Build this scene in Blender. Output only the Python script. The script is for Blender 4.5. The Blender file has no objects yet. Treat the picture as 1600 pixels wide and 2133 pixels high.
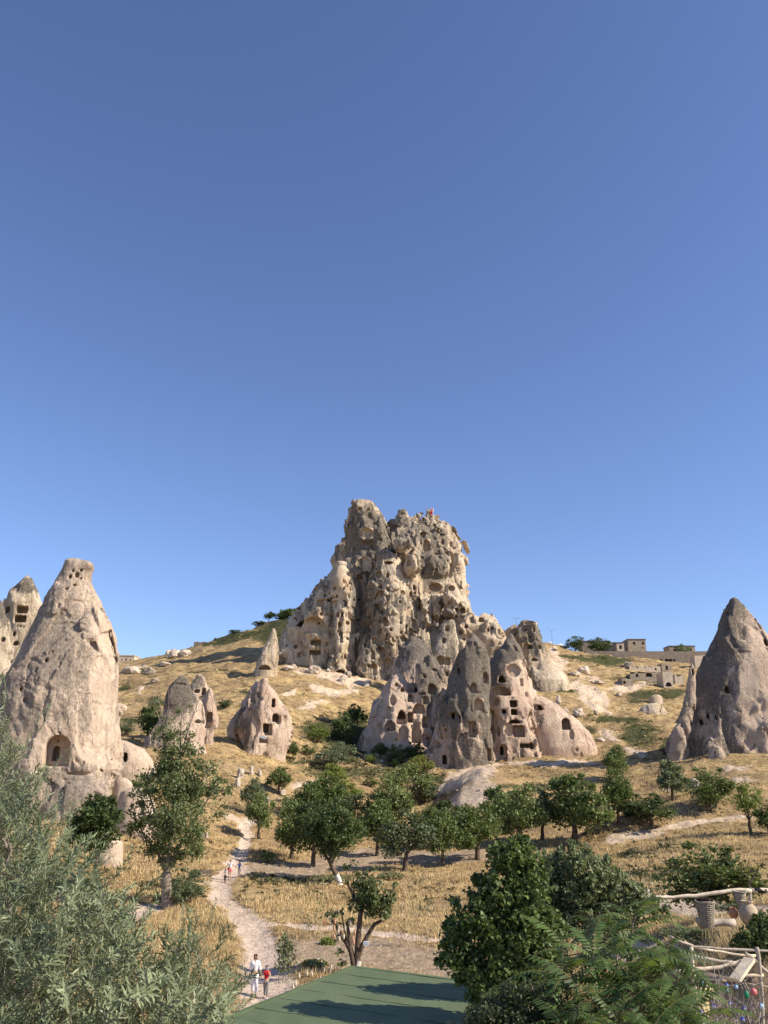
import bpy, math, random
import numpy as np
from math import radians, sin, cos, tan, atan, pi

random.seed(7)
RNG = np.random.default_rng(11)
SC = bpy.context.scene
COL = SC.collection

# ------------------------------------------------------------------ camera
CAMZ = 10.0
PITCH = radians(17.45)
FPX = 1700.0
cam_d = bpy.data.cameras.new('camera')
cam = bpy.data.objects.new('camera', cam_d)
COL.objects.link(cam)
cam.location = (0, 0, CAMZ)
cam.rotation_euler = (pi / 2 + PITCH, 0, 0)
cam_d.sensor_fit = 'HORIZONTAL'
cam_d.sensor_width = 36
cam_d.lens = 36 * FPX / 1600
cam_d.clip_start = 0.1
cam_d.clip_end = 20000
SC.camera = cam

# ------------------------------------------------------------------ world, sun, exposure
SUN_AZ = radians(73)      # from the direction back to the viewer (-y) towards +x
SUN_EL = radians(36)
sd = (sin(SUN_AZ) * cos(SUN_EL), -cos(SUN_AZ) * cos(SUN_EL), sin(SUN_EL))
world = bpy.data.worlds.new('World')
SC.world = world
world.use_nodes = True
wn = world.node_tree
for n in list(wn.nodes):
    wn.nodes.remove(n)
w_out = wn.nodes.new('ShaderNodeOutputWorld')
w_bg = wn.nodes.new('ShaderNodeBackground')
w_sky = wn.nodes.new('ShaderNodeTexSky')
w_sky.sky_type = 'NISHITA'
w_sky.sun_disc = False
w_sky.sun_elevation = SUN_EL
w_sky.sun_rotation = math.atan2(sd[0], sd[1])
w_sky.altitude = 1300
w_sky.air_density = 1.0
w_sky.dust_density = 0.6
w_sky.ozone_density = 3.0
w_bg.inputs['Strength'].default_value = 0.107
w_tint = wn.nodes.new('ShaderNodeMix')
w_tint.data_type = 'RGBA'
w_tint.blend_type = 'MULTIPLY'
w_tint.inputs[0].default_value = 1.0
w_tint.inputs[7].default_value = (1.01, 0.99, 1.14, 1)
wn.links.new(w_sky.outputs[0], w_tint.inputs[6])
wn.links.new(w_tint.outputs[2], w_bg.inputs[0])
wn.links.new(w_bg.outputs[0], w_out.inputs[0])

sun_d = bpy.data.lights.new('sun', 'SUN')
sun_d.energy = 4.9
sun_d.angle = radians(0.5)
sun_d.color = (1.0, 0.90, 0.76)
sun = bpy.data.objects.new('sun', sun_d)
COL.objects.link(sun)
from mathutils import Vector, Matrix, Euler
sun.rotation_euler = Vector(sd).to_track_quat('Z', 'Y').to_euler()
sun.location = (60, -20, 80)

SC.view_settings.view_transform = 'Standard'
SC.view_settings.look = 'None'
SC.view_settings.gamma = 1
SC.view_settings.use_curve_mapping = False
SC.view_settings.exposure = 0.6
SC.cycles.max_bounces = 5
SC.cycles.diffuse_bounces = 3
SC.cycles.transparent_max_bounces = 6
SC.cycles.use_adaptive_sampling = True

# ------------------------------------------------------------------ pixel <-> world (photograph is 1600 x 2133)
CP, SP = cos(PITCH), sin(PITCH)
def ue(px, py):
    xc = (px - 800.0) / FPX
    yc = (1066.5 - py) / FPX
    den = CP - yc * SP
    return xc / den, (SP + yc * CP) / den
def P(px, py, d):
    u, e = ue(px, py)
    return (d * u, d, CAMZ + d * e)
def proj(x, y, z):
    e = (z - CAMZ) / y
    u = x / y
    yc = (e * CP - SP) / (CP + e * SP)
    xc = u * (CP - yc * SP)
    return 800 + xc * FPX, 1066.5 - yc * FPX

# ------------------------------------------------------------------ terrain
T_PX = np.array([-500, -200, 100, 300, 500, 700, 900, 1100, 1300, 1500, 1700, 2100], float)
ROWS = [
 (4,   [0]*7 + [0, 0, 0, 0, 0], 'z'),
 (12,  [0]*7 + [0, 0.2, 1.2, 2.2, 2.2], 'z'),
 (17,  [0]*7 + [0, 0.5, 3.2, 3.9, 3.9], 'z'),
 (21.5,[0]*7 + [0, 1.6, 5.3, 5.5, 5.4], 'z'),
 (27,  [0]*7 + [0, 2.4, 5.85, 5.9, 5.8], 'z'),
 (33,  [0]*7 + [0, 2.4, 5.4, 5.6, 5.6], 'z'),
 (45,  [2047, 2047, 2047, 2047, 2047, 2047, 2047, 2035, 1970, 1900, 1890, 1880], 'p'),
 (60,  [1915, 1915, 1915, 1920, 1927, 1929, 1929, 1922, 1890, 1850, 1840, 1830], 'p'),
 (80,  [1795, 1790, 1775, 1800, 1844, 1844, 1844, 1840, 1820, 1792, 1782, 1775], 'p'),
 (100, [1690, 1690, 1685, 1700, 1780, 1794, 1792, 1787, 1768, 1742, 1730, 1725], 'p'),
 (130, [1620, 1615, 1600, 1590, 1650, 1722, 1735, 1722, 1700, 1640, 1630, 1630], 'p'),
 (155, [1590, 1590, 1570, 1540, 1560, 1660, 1675, 1640, 1615, 1568, 1562, 1560], 'p'),
 (180, [1560, 1560, 1540, 1515, 1528, 1615, 1608, 1594, 1585, 1552, 1545, 1545], 'p'),
 (220, [1520, 1520, 1495, 1480, 1452, 1520, 1575, 1560, 1548, 1530, 1525, 1520], 'p'),
 (270, [1430, 1430, 1430, 1425, 1388, 1408, 1455, 1418, 1448, 1465, 1465, 1465], 'p'),
 (320, [1405, 1405, 1402, 1392, 1352, 1378, 1390, 1365, 1400, 1415, 1415, 1410], 'p'),
 (380, [1388, 1388, 1386, 1372, 1298, 1240, 1270, 1322, 1362, 1368, 1366, 1360], 'p'),
 (430, [50, 50, 50, 57, 76, 90, 82, 66, 56, 54, 54, 54], 'z'),
 (600, [40, 40, 40, 42, 50, 55, 55, 50, 44, 42, 42, 42], 'z'),
 (1500, [10] * 12, 'z'),
 (9000, [-150] * 12, 'z'),
]
def _gauss(a, s, axis):
    r = int(3 * s)
    k = np.exp(-0.5 * (np.arange(-r, r + 1) / s) ** 2)
    k /= k.sum()
    pad = [(0, 0), (0, 0)]
    pad[axis] = (r, r)
    b = np.pad(a, pad, mode='edge')
    out = np.zeros_like(a)
    for i, w in enumerate(k):
        sl = [slice(None), slice(None)]
        sl[axis] = slice(i, i + a.shape[axis])
        out += w * b[tuple(sl)]
    return out
T_U = np.array([ue(p, 1650)[0] for p in T_PX])
T_V = np.array([math.log(r[0]) for r in ROWS])
T_E = np.array([[(ue(800, v)[1] if k == 'p' else (v - CAMZ) / d) for v in vals] for d, vals, k in ROWS])
GU = np.linspace(-1.4, 1.4, 561)
GV = np.linspace(math.log(4), math.log(9000), 900)
_tmp = np.array([np.interp(GU, T_U, row) for row in T_E])
GE = np.array([np.interp(GV, T_V, _tmp[:, j]) for j in range(len(GU))]).T
GE = _gauss(GE, 7, 0)
GE = _gauss(GE, 9, 1)
def lerp2(u, v):
    fu = np.clip((np.asarray(u) - GU[0]) / (GU[1] - GU[0]), 0, len(GU) - 1.001)
    fv = np.clip((np.asarray(v) - GV[0]) / (GV[1] - GV[0]), 0, len(GV) - 1.001)
    iu = fu.astype(int); iv = fv.astype(int)
    a = fu - iu; b = fv - iv
    return (GE[iv, iu] * (1 - a) * (1 - b) + GE[iv, iu + 1] * a * (1 - b)
            + GE[iv + 1, iu] * (1 - a) * b + GE[iv + 1, iu + 1] * a * b)

_R2 = RNG.random((256, 256)).astype(np.float32)
def vnoise2(x, y, off=0):
    x = np.asarray(x, float) + off * 17.3; y = np.asarray(y, float) + off * 9.7
    ix = np.floor(x).astype(int); iy = np.floor(y).astype(int)
    fx = x - ix; fy = y - iy
    fx = fx * fx * (3 - 2 * fx); fy = fy * fy * (3 - 2 * fy)
    a = _R2[ix & 255, iy & 255]; b = _R2[(ix + 1) & 255, iy & 255]
    c = _R2[ix & 255, (iy + 1) & 255]; d = _R2[(ix + 1) & 255, (iy + 1) & 255]
    return (a * (1 - fx) + b * fx) * (1 - fy) + (c * (1 - fx) + d * fx) * fy
def fbm2(x, y, o=4, off=0):
    s = 0; amp = .5
    for i in range(o):
        s = s + amp * (vnoise2(x * 2 ** i, y * 2 ** i, off + i) - .5)
        amp *= .55
    return s
def ground_noise(x, y):
    f = np.clip((y - 35) / 200, 0, 1)
    n = fbm2(x / 9, y / 9, 4, 1) * (.25 + 2.2 * f)
    n = n + np.abs(fbm2(x / 22, y / 14, 3, 5)) * 3.2 * f
    n = n + (np.abs(fbm2(x / 3.1, y / 1.7, 3, 9))) * (.15 + 1.1 * f)
    q = fbm2(x / 30, y / 12, 3, 14) * 7
    n = n + (np.abs((q % 1) - .5) - .25) * 1.5 * f * (f > .15)
    n = n + np.clip(fbm2(x / 1.3, y / 1.0, 3, 19), 0, 1) * 1.0 * f
    # eroded earth mound with a gully on its left, and the low bare ridge on the right
    n = n + 4.6 * np.exp(-((x - 17.5) / 7) ** 2 - ((y - 152) / 13) ** 2) - 2.6 * np.exp(-((x - 6) / 6) ** 2 - ((y - 150) / 12) ** 2)
    n = n + 2.2 * np.exp(-((y - 110 - .35 * (x - 27)) / 5) ** 2) * np.clip((x - 24) / 4, 0, 1) * np.clip((64 - x) / 12, 0, 1)
    near = np.clip((y - 12) / 20, 0.1, 1)
    return n * near
def H(x, y):
    x = np.asarray(x, float); y = np.asarray(y, float)
    yy = np.maximum(y, 4)
    e = lerp2(x / yy, np.log(yy))
    return CAMZ + yy * e + ground_noise(x, yy)
def G(px, py, dmin=8, dmax=420):
    """first ground point seen through pixel"""
    u, e = ue(px, py)
    d = np.exp(np.linspace(math.log(dmin), math.log(dmax), 1500))
    h = H(d * u, d)
    r = CAMZ + d * e
    k = np.nonzero(h >= r)[0]
    i = k[0] if len(k) else len(d) - 1
    return (float(d[i] * u), float(d[i]), float(h[i]))
def ridge(px):
    u = ue(px, 1340)[0]; d = np.linspace(200, 425, 200)
    e = (H(d * u, d) - CAMZ) / d
    return float(d[int(np.argmax(e))])
def onground(x, y):
    return (x, y, float(H(x, y)))

# ------------------------------------------------------------------ object helpers
def tag(o, label=None, cat=None, group=None, kind=None):
    if label: o['label'] = label
    if cat: o['category'] = cat
    if group: o['group'] = group
    if kind: o['kind'] = kind
    return o
def empty(name, loc=(0, 0, 0), rz=0, **k):
    o = bpy.data.objects.new(name, None)
    o.empty_display_size = .3
    o.location = loc; o.rotation_euler = (0, 0, rz)
    COL.objects.link(o)
    return tag(o, **k)
def mesh_np(name, V, F, mats=None, smooth=True, mi=None):
    """V (n,3), F (m,3|4) numpy"""
    V = np.ascontiguousarray(V, np.float32); F = np.ascontiguousarray(F, np.int32)
    me = bpy.data.meshes.new(name)
    k = F.shape[1]
    me.vertices.add(len(V)); me.vertices.foreach_set('co', V.ravel())
    me.loops.add(F.size); me.loops.foreach_set('vertex_index', F.ravel())
    me.polygons.add(len(F))
    me.polygons.foreach_set('loop_start', np.arange(0, F.size, k, dtype=np.int32))
    if smooth is not None:
        me.polygons.foreach_set('use_smooth', np.full(len(F), bool(smooth)))
    for m in (mats or []): me.materials.append(m)
    if mi is not None: me.polygons.foreach_set('material_index', np.ascontiguousarray(mi, np.int32))
    me.update(calc_edges=True)
    return me
def add_attr(me, name, arr):
    a = me.attributes.new(name, 'FLOAT', 'POINT')
    a.data.foreach_set('value', np.ascontiguousarray(arr, np.float32))
def link(name, me, parent=None, loc=None, rot=None, scale=None, **k):
    o = bpy.data.objects.new(name, me)
    COL.objects.link(o)
    if parent is not None: o.parent = parent
    if loc is not None: o.location = loc
    if rot is not None: o.rotation_euler = rot
    if scale is not None: o.scale = scale if hasattr(scale, '__len__') else (scale,) * 3
    return tag(o, **k)
class MB:
    """collects simple shapes into one mesh"""
    def __init__(s): s.v = []; s.f = []
    def add(s, vs, fs):
        b = len(s.v); s.v += [tuple(v) for v in vs]; s.f += [tuple(b + i for i in f) for f in fs]; return s
    def box(s, c, d, rz=0, taper=1.0, rot=None):
        hx, hy, hz = d[0] / 2, d[1] / 2, d[2] / 2
        M = rot if rot is not None else Matrix.Rotation(rz, 3, 'Z')
        vs = []
        for z in (-1, 1):
            t = taper if z > 0 else 1
            for x, y in ((-1, -1), (1, -1), (1, 1), (-1, 1)):
                vs.append(Vector(c) + M @ Vector((x * hx * t, y * hy * t, z * hz)))
        return s.add(vs, [(3, 2, 1, 0), (4, 5, 6, 7), (0, 1, 5, 4), (1, 2, 6, 5), (2, 3, 7, 6), (3, 0, 4, 7)])
    def tube(s, pts, rad, n=6, cap=True):
        pts = [Vector(p) for p in pts]
        if not hasattr(rad, '__len__'): rad = [rad] * len(pts)
        b = len(s.v); m = len(pts)
        prev = None
        for i, p in enumerate(pts):
            t = (pts[min(i + 1, m - 1)] - pts[max(i - 1, 0)])
            if t.length < 1e-6: t = Vector((0, 0, 1))
            t.normalize()
            a = prev if prev is not None else (Vector((1, 0, 0)) if abs(t.x) < .8 else Vector((0, 1, 0)))
            a = (a - t * a.dot(t)).normalized(); prev = a
            c = t.cross(a)
            for k in range(n):
                w = 2 * pi * k / n
                s.v.append(tuple(p + (a * cos(w) + c * sin(w)) * rad[i]))
        for i in range(m - 1):
            for k in range(n):
                k2 = (k + 1) % n
                s.f.append((b + i * n + k, b + i * n + k2, b + (i + 1) * n + k2, b + (i + 1) * n + k))
        if cap:
            s.f.append(tuple(b + k for k in reversed(range(n))))
            s.f.append(tuple(b + (m - 1) * n + k for k in range(n)))
        return s
    def lathe(s, prof, c=(0, 0, 0), n=14, closed=True, wob=0):
        b = len(s.v); m = len(prof)
        for r, z in prof:
            for k in range(n):
                w = 2 * pi * k / n
                rr = r * (1 + wob * sin(3 * w + z * 5))
                s.v.append((c[0] + rr * cos(w), c[1] + rr * sin(w), c[2] + z))
        for i in range(m - 1):
            for k in range(n):
                k2 = (k + 1) % n
                s.f.append((b + i * n + k, b + i * n + k2, b + (i + 1) * n + k2, b + (i + 1) * n + k))
        if closed:
            s.f.append(tuple(b + k for k in reversed(range(n))))
            s.f.append(tuple(b + (m - 1) * n + k for k in range(n)))
        return s
    def mesh(s, name, mat, smooth=False):
        me = bpy.data.meshes.new(name)
        me.from_pydata(s.v, [], s.f)
        me.materials.append(mat)
        if smooth: me.polygons.foreach_set('use_smooth', [True] * len(me.polygons))
        me.update()
        return me
    def build(s, name, mat, parent=None, smooth=False, loc=None, rot=None, **k):
        return link(name, s.mesh(name, mat, smooth), parent, loc, rot, **k)

# ------------------------------------------------------------------ material helpers
def mat_new(name, rough=.9, spec=.15):
    m = bpy.data.materials.new(name); m.use_nodes = True
    nt = m.node_tree; b = nt.nodes['Principled BSDF']
    b.inputs['Roughness'].default_value = rough
    b.inputs['Specular IOR Level'].default_value = spec
    return m, nt, b
def N(nt, t, **ins):
    n = nt.nodes.new(t)
    for k, v in ins.items():
        if k.startswith('_'): setattr(n, k[1:], v)
        else: n.inputs[k.replace('__', ' ')].default_value = v
    return n
def L(nt, a, b): nt.links.new(a, b)
def noise(nt, scale, detail=4, rough=.55, vec=None, dist=0.0):
    n = N(nt, 'ShaderNodeTexNoise', Scale=scale, Detail=detail, Roughness=rough, Distortion=dist)
    if vec is not None: L(nt, vec, n.inputs['Vector'])
    return n.outputs[0]
def ramp(nt, fac, stops):
    r = nt.nodes.new('ShaderNodeValToRGB')
    el = r.color_ramp.elements
    while len(el) > 1: el.remove(el[-1])
    el[0].position = stops[0][0]; el[0].color = (*stops[0][1], 1) if hasattr(stops[0][1], '__len__') else (stops[0][1],) * 3 + (1,)
    for p, c in stops[1:]:
        e = el.new(p); e.color = (*c, 1) if hasattr(c, '__len__') else (c, c, c, 1)
    L(nt, fac, r.inputs[0])
    return r.outputs[0]
def mixc(nt, fac, a, b, mode='MIX'):
    m = nt.nodes.new('ShaderNodeMix'); m.data_type = 'RGBA'; m.blend_type = mode
    for i, x in ((0, fac), (6, a), (7, b)):
        if isinstance(x, (int, float)): m.inputs[i].default_value = x
        elif isinstance(x, tuple): m.inputs[i].default_value = (*x, 1)
        else: L(nt, x, m.inputs[i])
    return m.outputs[2]
def math_(nt, op, a, b=None, clamp=False):
    m = nt.nodes.new('ShaderNodeMath'); m.operation = op; m.use_clamp = clamp
    for i, x in ((0, a), (1, b)):
        if x is None: continue
        if isinstance(x, (int, float)): m.inputs[i].default_value = x
        else: L(nt, x, m.inputs[i])
    return m.outputs[0]
def attr(nt, name):
    a = nt.nodes.new('ShaderNodeAttribute'); a.attribute_name = name
    return a.outputs['Fac']
def objrand(nt):
    return nt.nodes.new('ShaderNodeObjectInfo').outputs['Random']
def geo_pos(nt, scale=(1, 1, 1)):
    g = nt.nodes.new('ShaderNodeNewGeometry')
    m = nt.nodes.new('ShaderNodeMapping'); m.inputs['Scale'].default_value = scale
    L(nt, g.outputs['Position'], m.inputs[0])
    return m.outputs[0]
def obj_pos(nt, scale=(1, 1, 1)):
    g = nt.nodes.new('ShaderNodeTexCoord')
    m = nt.nodes.new('ShaderNodeMapping'); m.inputs['Scale'].default_value = scale
    L(nt, g.outputs['Object'], m.inputs[0])
    return m.outputs[0]
def bump(nt, b, h, strength=.5, dist=.1):
    n = N(nt, 'ShaderNodeBump', Strength=strength, Distance=dist)
    L(nt, h, n.inputs['Height']); L(nt, n.outputs[0], b.inputs['Normal'])
def simple(name, c, rough=.85, var=.25, scale=6, bmp=.2, bdist=.02, metallic=0, spec=.2):
    m, nt, b = mat_new(name, rough, spec)
    p = obj_pos(nt)
    n = noise(nt, scale, 5, .6, p)
    lo = tuple(x * (1 - var) for x in c); hi = tuple(min(1, x * (1 + var)) for x in c)
    L(nt, ramp(nt, n, [(.3, lo), (.7, hi)]), b.inputs['Base Color'])
    b.inputs['Metallic'].default_value = metallic
    if bmp: bump(nt, b, noise(nt, scale * 4, 4, .6, p), bmp, bdist)
    return m

def rock_mat(name, pale, warm, grey, fine=1.0, rough_=1.0):
    """tuff: pale/warm stone with a grey lichen patina where the 'patina' attribute says so"""
    m, nt, b = mat_new(name, .95, .1)
    p = geo_pos(nt); pv = geo_pos(nt, (1, 1, .2))
    base = mixc(nt, ramp(nt, noise(nt, .18 * fine, 5, .65, p), [(.4, 0.0), (.6, 1.0)]), pale, warm)
    st = noise(nt, 1.1 * fine, 6, .7, pv)
    base = mixc(nt, math_(nt, 'MULTIPLY', ramp(nt, st, [(.48, 0.0), (.66, 1.0)]), .55), base, tuple(x * .55 for x in warm))
    g2 = mixc(nt, ramp(nt, noise(nt, 1.5 * fine, 6, .75, p), [(.35, 0.0), (.65, 1.0)]), tuple(x * .6 for x in grey), tuple(min(1, x * 1.6) for x in grey))
    nz = math_(nt, 'ADD', math_(nt, 'MULTIPLY', noise(nt, .4 * fine, 7, .72, pv), .65), math_(nt, 'MULTIPLY', noise(nt, 2.2 * fine, 5, .75, p), .35))
    k = math_(nt, 'ADD', attr(nt, 'patina_shade'), math_(nt, 'MULTIPLY', math_(nt, 'SUBTRACT', nz, .5), 2.6))
    k = ramp(nt, k, [(.38, 0.0), (.56, 1.0)])
    c = mixc(nt, math_(nt, 'MULTIPLY', k, .92), base, g2)
    sp = noise(nt, 6 * fine, 6, .8, p)
    c = mixc(nt, .6 * rough_, c, ramp(nt, sp, [(.3, .55), (.5, 1.08), (.7, 1.4)]), 'MULTIPLY')
    L(nt, c, b.inputs['Base Color'])
    wv = nt.nodes.new('ShaderNodeVectorMath'); wv.operation = 'ADD'
    nz2 = N(nt, 'ShaderNodeTexNoise', Scale=.5 * fine, Detail=4.0); L(nt, p, nz2.inputs['Vector'])
    L(nt, geo_pos(nt, (1, 1, .35)), wv.inputs[0]); L(nt, nz2.outputs['Color'], wv.inputs[1])
    vo = N(nt, 'ShaderNodeTexVoronoi', Scale=.13 * fine); vo.feature = 'DISTANCE_TO_EDGE'; L(nt, wv.outputs[0], vo.inputs['Vector'])
    crack = ramp(nt, vo.outputs['Distance'], [(.0, 0.0), (.012, 1.0)])
    c = mixc(nt, math_(nt, 'MULTIPLY', math_(nt, 'SUBTRACT', 1.0, crack), .4), c, tuple(x * .45 for x in warm))
    L(nt, c, b.inputs['Base Color'])
    h = math_(nt, 'ADD', noise(nt, 1.6 * fine, 9, .75, p), math_(nt, 'MULTIPLY', noise(nt, 7 * fine, 5, .8, p), .5))
    h = math_(nt, 'ADD', h, math_(nt, 'MULTIPLY', noise(nt, 3.2 * fine, 5, .65, geo_pos(nt, (1, 1, .12))), .7))
    h = math_(nt, 'ADD', h, math_(nt, 'MULTIPLY', crack, .3))
    bump(nt, b, h, .9 * rough_, .75 / fine)
    return m
# ================================================================== TERRAIN MESH
def seg_mask(px, py, pts):
    """max over capsules (x, y, rx, ry) polyline -> soft 1..0"""
    out = np.zeros_like(px)
    for (x0, y0, a0, b0), (x1, y1, a1, b1) in zip(pts[:-1], pts[1:]):
        n = max(3, int(math.hypot(x1 - x0, y1 - y0) / (0.4 * min(a0, a1, b0, b1) + 1)))
        for t in np.linspace(0, 1, n):
            x = x0 + (x1 - x0) * t; y = y0 + (y1 - y0) * t; a = a0 + (a1 - a0) * t; b = b0 + (b1 - b0) * t
            sel = (np.abs(px - x) < a * 1.6) & (np.abs(py - y) < b * 1.6)
            q = np.sqrt(((px[sel] - x) / a) ** 2 + ((py[sel] - y) / b) ** 2)
            out[sel] = np.maximum(out[sel], np.clip(1.5 - q, 0, 1))
    return out
PATH = [(560, 2260, 90, 60), (562, 2133, 66, 36), (572, 2080, 56, 24), (552, 2015, 46, 20), (540, 1960, 34, 14), (512, 1915, 27, 12), (476, 1880, 22, 10),
        (452, 1858, 18, 8), (455, 1836, 20, 8), (485, 1812, 28, 7), (498, 1790, 17, 7), (505, 1765, 14, 6), (516, 1742, 11, 5), (510, 1722, 13, 6), (520, 1700, 5, 4)]
SIDE = [(600, 1985, 40, 26), (680, 1985, 60, 30), (800, 1990, 70, 32), (920, 2010, 60, 28)]
SIDE2 = [(570, 1922, 30, 4), (700, 1930, 40, 3), (800, 1945, 40, 3), (950, 1958, 40, 4)]
ORCH = [(560, 1808, 50, 12), (640, 1812, 60, 14), (720, 1798, 60, 16), (800, 1780, 70, 12), (920, 1790, 60, 12), (1000, 1780, 50, 10)]
LEFTP = [(232, 1925, 22, 18), (262, 1902, 36, 12), (330, 1888, 30, 6)]
SOLID = [  # bare chalky tuff
 [(912, 1650, 12, 10), (960, 1625, 26, 14), (1010, 1605, 30, 10)],
 [(960, 1680, 26, 18), (995, 1655, 38, 26), (1030, 1670, 22, 28)],
 [(930, 1700, 8, 6), (975, 1650, 8, 8), (1005, 1610, 5, 6)],
 [(870, 1612, 16, 6), (950, 1590, 60, 6), (1100, 1592, 70, 4), (1235, 1590, 26, 4)],
 [(1275, 1752, 20, 13), (1320, 1745, 26, 11), (1370, 1735, 26, 7), (1430, 1722, 20, 6), (1480, 1712, 20, 4), (1560, 1700, 40, 4)],
 [(1185, 1425, 10, 6), (1215, 1440, 26, 9), (1240, 1448, 20, 8), (1262, 1466, 8, 10)],
 [(1190, 1428, 6, 5), (1215, 1452, 8, 5), (1240, 1470, 10, 5), (1270, 1490, 6, 4)],
 [(1280, 1438, 30, 6), (1320, 1430, 22, 7), (1345, 1425, 12, 5)],
 [(1225, 1417, 30, 5)], [(640, 1440, 0, 0)],
 [(655, 1435, 14, 10), (690, 1445, 28, 9), (725, 1440, 20, 8)],
 [(640, 1395, 30, 5), (680, 1405, 30, 6), (740, 1420, 40, 8)],
 [(1110, 1370, 12, 12), (1140, 1385, 30, 10), (1175, 1395, 14, 5)],
 [(1150, 1355, 10, 8), (1175, 1385, 12, 5)],
 [(1260, 1530, 14, 7), (1280, 1545, 14, 5)], [(1310, 1560, 24, 4), (1340, 1572, 20, 3)],
 [(620, 1475, 20, 3), (665, 1465, 30, 3)], [(596, 1450, 12, 2), (615, 1435, 10, 2)],
 [(285, 1390, 14, 5)], [(290, 1440, 6, 12)], [(258, 1607, 12, 8), (275, 1630, 14, 5)],
 [(640, 1640, 40, 5), (690, 1620, 30, 4)], [(470, 1700, 16, 8), (520, 1712, 16, 7)],
 [(1400, 1625, 16, 5)], [(1530, 1600, 40, 5)], [(1385, 1640, 8, 6)], [(1545, 1625, 30, 6)],
 [(1310, 1870, 60, 8), (1420, 1890, 70, 16), (1520, 1900, 70, 16), (1640, 1905, 70, 18)],
 [(1290, 1975, 60, 30), (1380, 1990, 50, 30)],
]
SCRUB = [  # dark low growth
 [(610, 1300, 50, 20), (570, 1320, 50, 22), (620, 1345, 16, 30)],
 [(490, 1318, 60, 6), (430, 1340, 60, 5)],
 [(260, 1430, 18, 8)], [(300, 1400, 30, 5)], [(320, 1465, 22, 14)],
 [(690, 1520, 60, 28), (730, 1560, 40, 30), (740, 1500, 30, 20)],
 [(1270, 1378, 50, 10), (1200, 1370, 30, 6)], [(1330, 1530, 40, 25)],
 [(1180, 1440, 26, 5)], [(1290, 1500, 60, 8)], [(1220, 1520, 30, 6)], [(1330, 1415, 60, 5)], [(1400, 1440, 40, 8)], [(300, 1500, 50, 8)], [(450, 1400, 60, 4)], [(520, 1440, 30, 4)], [(640, 1590, 50, 6)], [(1100, 1640, 80, 6)], [(1250, 1660, 80, 8)],
 [(1330, 1450, 30, 14), (1380, 1450, 30, 10)], [(1390, 1555, 20, 14)],
 [(560, 1830, 60, 7), (640, 1838, 60, 6), (700, 1835, 30, 5)],
 [(340, 1865, 60, 24)], [(470, 1935, 30, 30)], [(900, 1640, 40, 24)], [(1140, 1700, 120, 20)],
 [(740, 1610, 120, 14)], [(860, 1590, 60, 12)], [(1470, 1640, 60, 14)], [(880, 1890, 25, 14)], [(1410, 1760, 50, 8)], [(1330, 1780, 40, 8)],
 [(1300, 1830, 160, 16), (1500, 1850, 120, 14)],
]
def fix(pl): return [p for p in pl if p[2] > 0] if len(pl) > 1 else ([pl[0], (pl[0][0] + 1, pl[0][1], pl[0][2], pl[0][3])] if pl[0][2] > 0 else [])

us = np.concatenate([np.linspace(-1.4, -.56, 36, endpoint=False), np.linspace(-.56, .56, 370), np.linspace(.56, 1.4, 37)[1:]])
ds = np.concatenate([np.exp(np.linspace(math.log(4), math.log(30), 40, endpoint=False)),
                     np.exp(np.linspace(math.log(30), math.log(430), 370, endpoint=False)),
                     np.exp(np.linspace(math.log(430), math.log(9000), 30))])
UU, DD = np.meshgrid(us, ds)
X = UU * DD; Y = DD
Z = H(X, Y)
pxx, pyy = proj(X.ravel(), Y.ravel(), Z.ravel())
pxx = pxx + 14 * fbm2(X.ravel() / (Y.ravel() * .012), Y.ravel() / (Y.ravel() * .012 + 1) , 3, 31)
jx = fbm2(X.ravel() / 2.2, Y.ravel() / 2.2, 4, 40); jy = fbm2(X.ravel() / 2.2, Y.ravel() / 2.2, 4, 50)
jx2 = fbm2(X.ravel() / 9, Y.ravel() / 9, 4, 60); jy2 = fbm2(X.ravel() / 9, Y.ravel() / 9, 4, 70)
near = np.clip(90 / Y.ravel(), .3, 1.6)
far = np.clip(Y.ravel() / 150, 0, 1)
mx = pxx + 30 * jx * near + 40 * jx2 * far; my = pyy + 12 * jy * near + 20 * jy2 * far
path = np.zeros(X.size)
for pl in (PATH, SIDE2, LEFTP): path = np.maximum(path, seg_mask(mx, my, pl))
soil = np.maximum(seg_mask(mx, my, ORCH), seg_mask(mx, my, SIDE))
path[Y.ravel() > 160] = 0
bare = np.zeros(X.size)
for pl in SOLID:
    pl = fix(pl)
    if pl: bare = np.maximum(bare, seg_mask(mx, my, pl))
scrub = np.zeros(X.size)
for pl in SCRUB:
    pl = fix(pl)
    if pl: scrub = np.maximum(scrub, seg_mask(mx, my, pl))
nv, nu = X.shape
Zm = Z.ravel() - .22 * np.clip(path, 0, 1) * (Y.ravel() < 130) + bare * np.clip((Y.ravel() - 60) / 150, 0, 1) * np.abs(jx) * 3
idx = np.arange(nv * nu).reshape(nv, nu)
F = np.stack([idx[:-1, :-1].ravel(), idx[:-1, 1:].ravel(), idx[1:, 1:].ravel(), idx[1:, :-1].ravel()], 1)
ZGRID = Zm.reshape(nv, nu); PATHM = np.maximum(path, soil * .8).reshape(nv, nu); BAREM = bare.reshape(nv, nu); SCRUBM = scrub.reshape(nv, nu)
LDS = np.log(ds)
def grid_at(A, x, y):
    u = x / y; v = np.log(y)
    fu = np.clip(np.interp(u, us, np.arange(nu)), 0, nu - 1.001); fv = np.clip(np.interp(v, LDS, np.arange(nv)), 0, nv - 1.001)
    iu = fu.astype(int); iv = fv.astype(int); a = fu - iu; b = fv - iv
    return A[iv, iu] * (1 - a) * (1 - b) + A[iv, iu + 1] * a * (1 - b) + A[iv + 1, iu] * (1 - a) * b + A[iv + 1, iu + 1] * a * b
def gz(x, y):
    return float(grid_at(ZGRID, np.array([float(x)]), np.array([float(y)]))[0])
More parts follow.
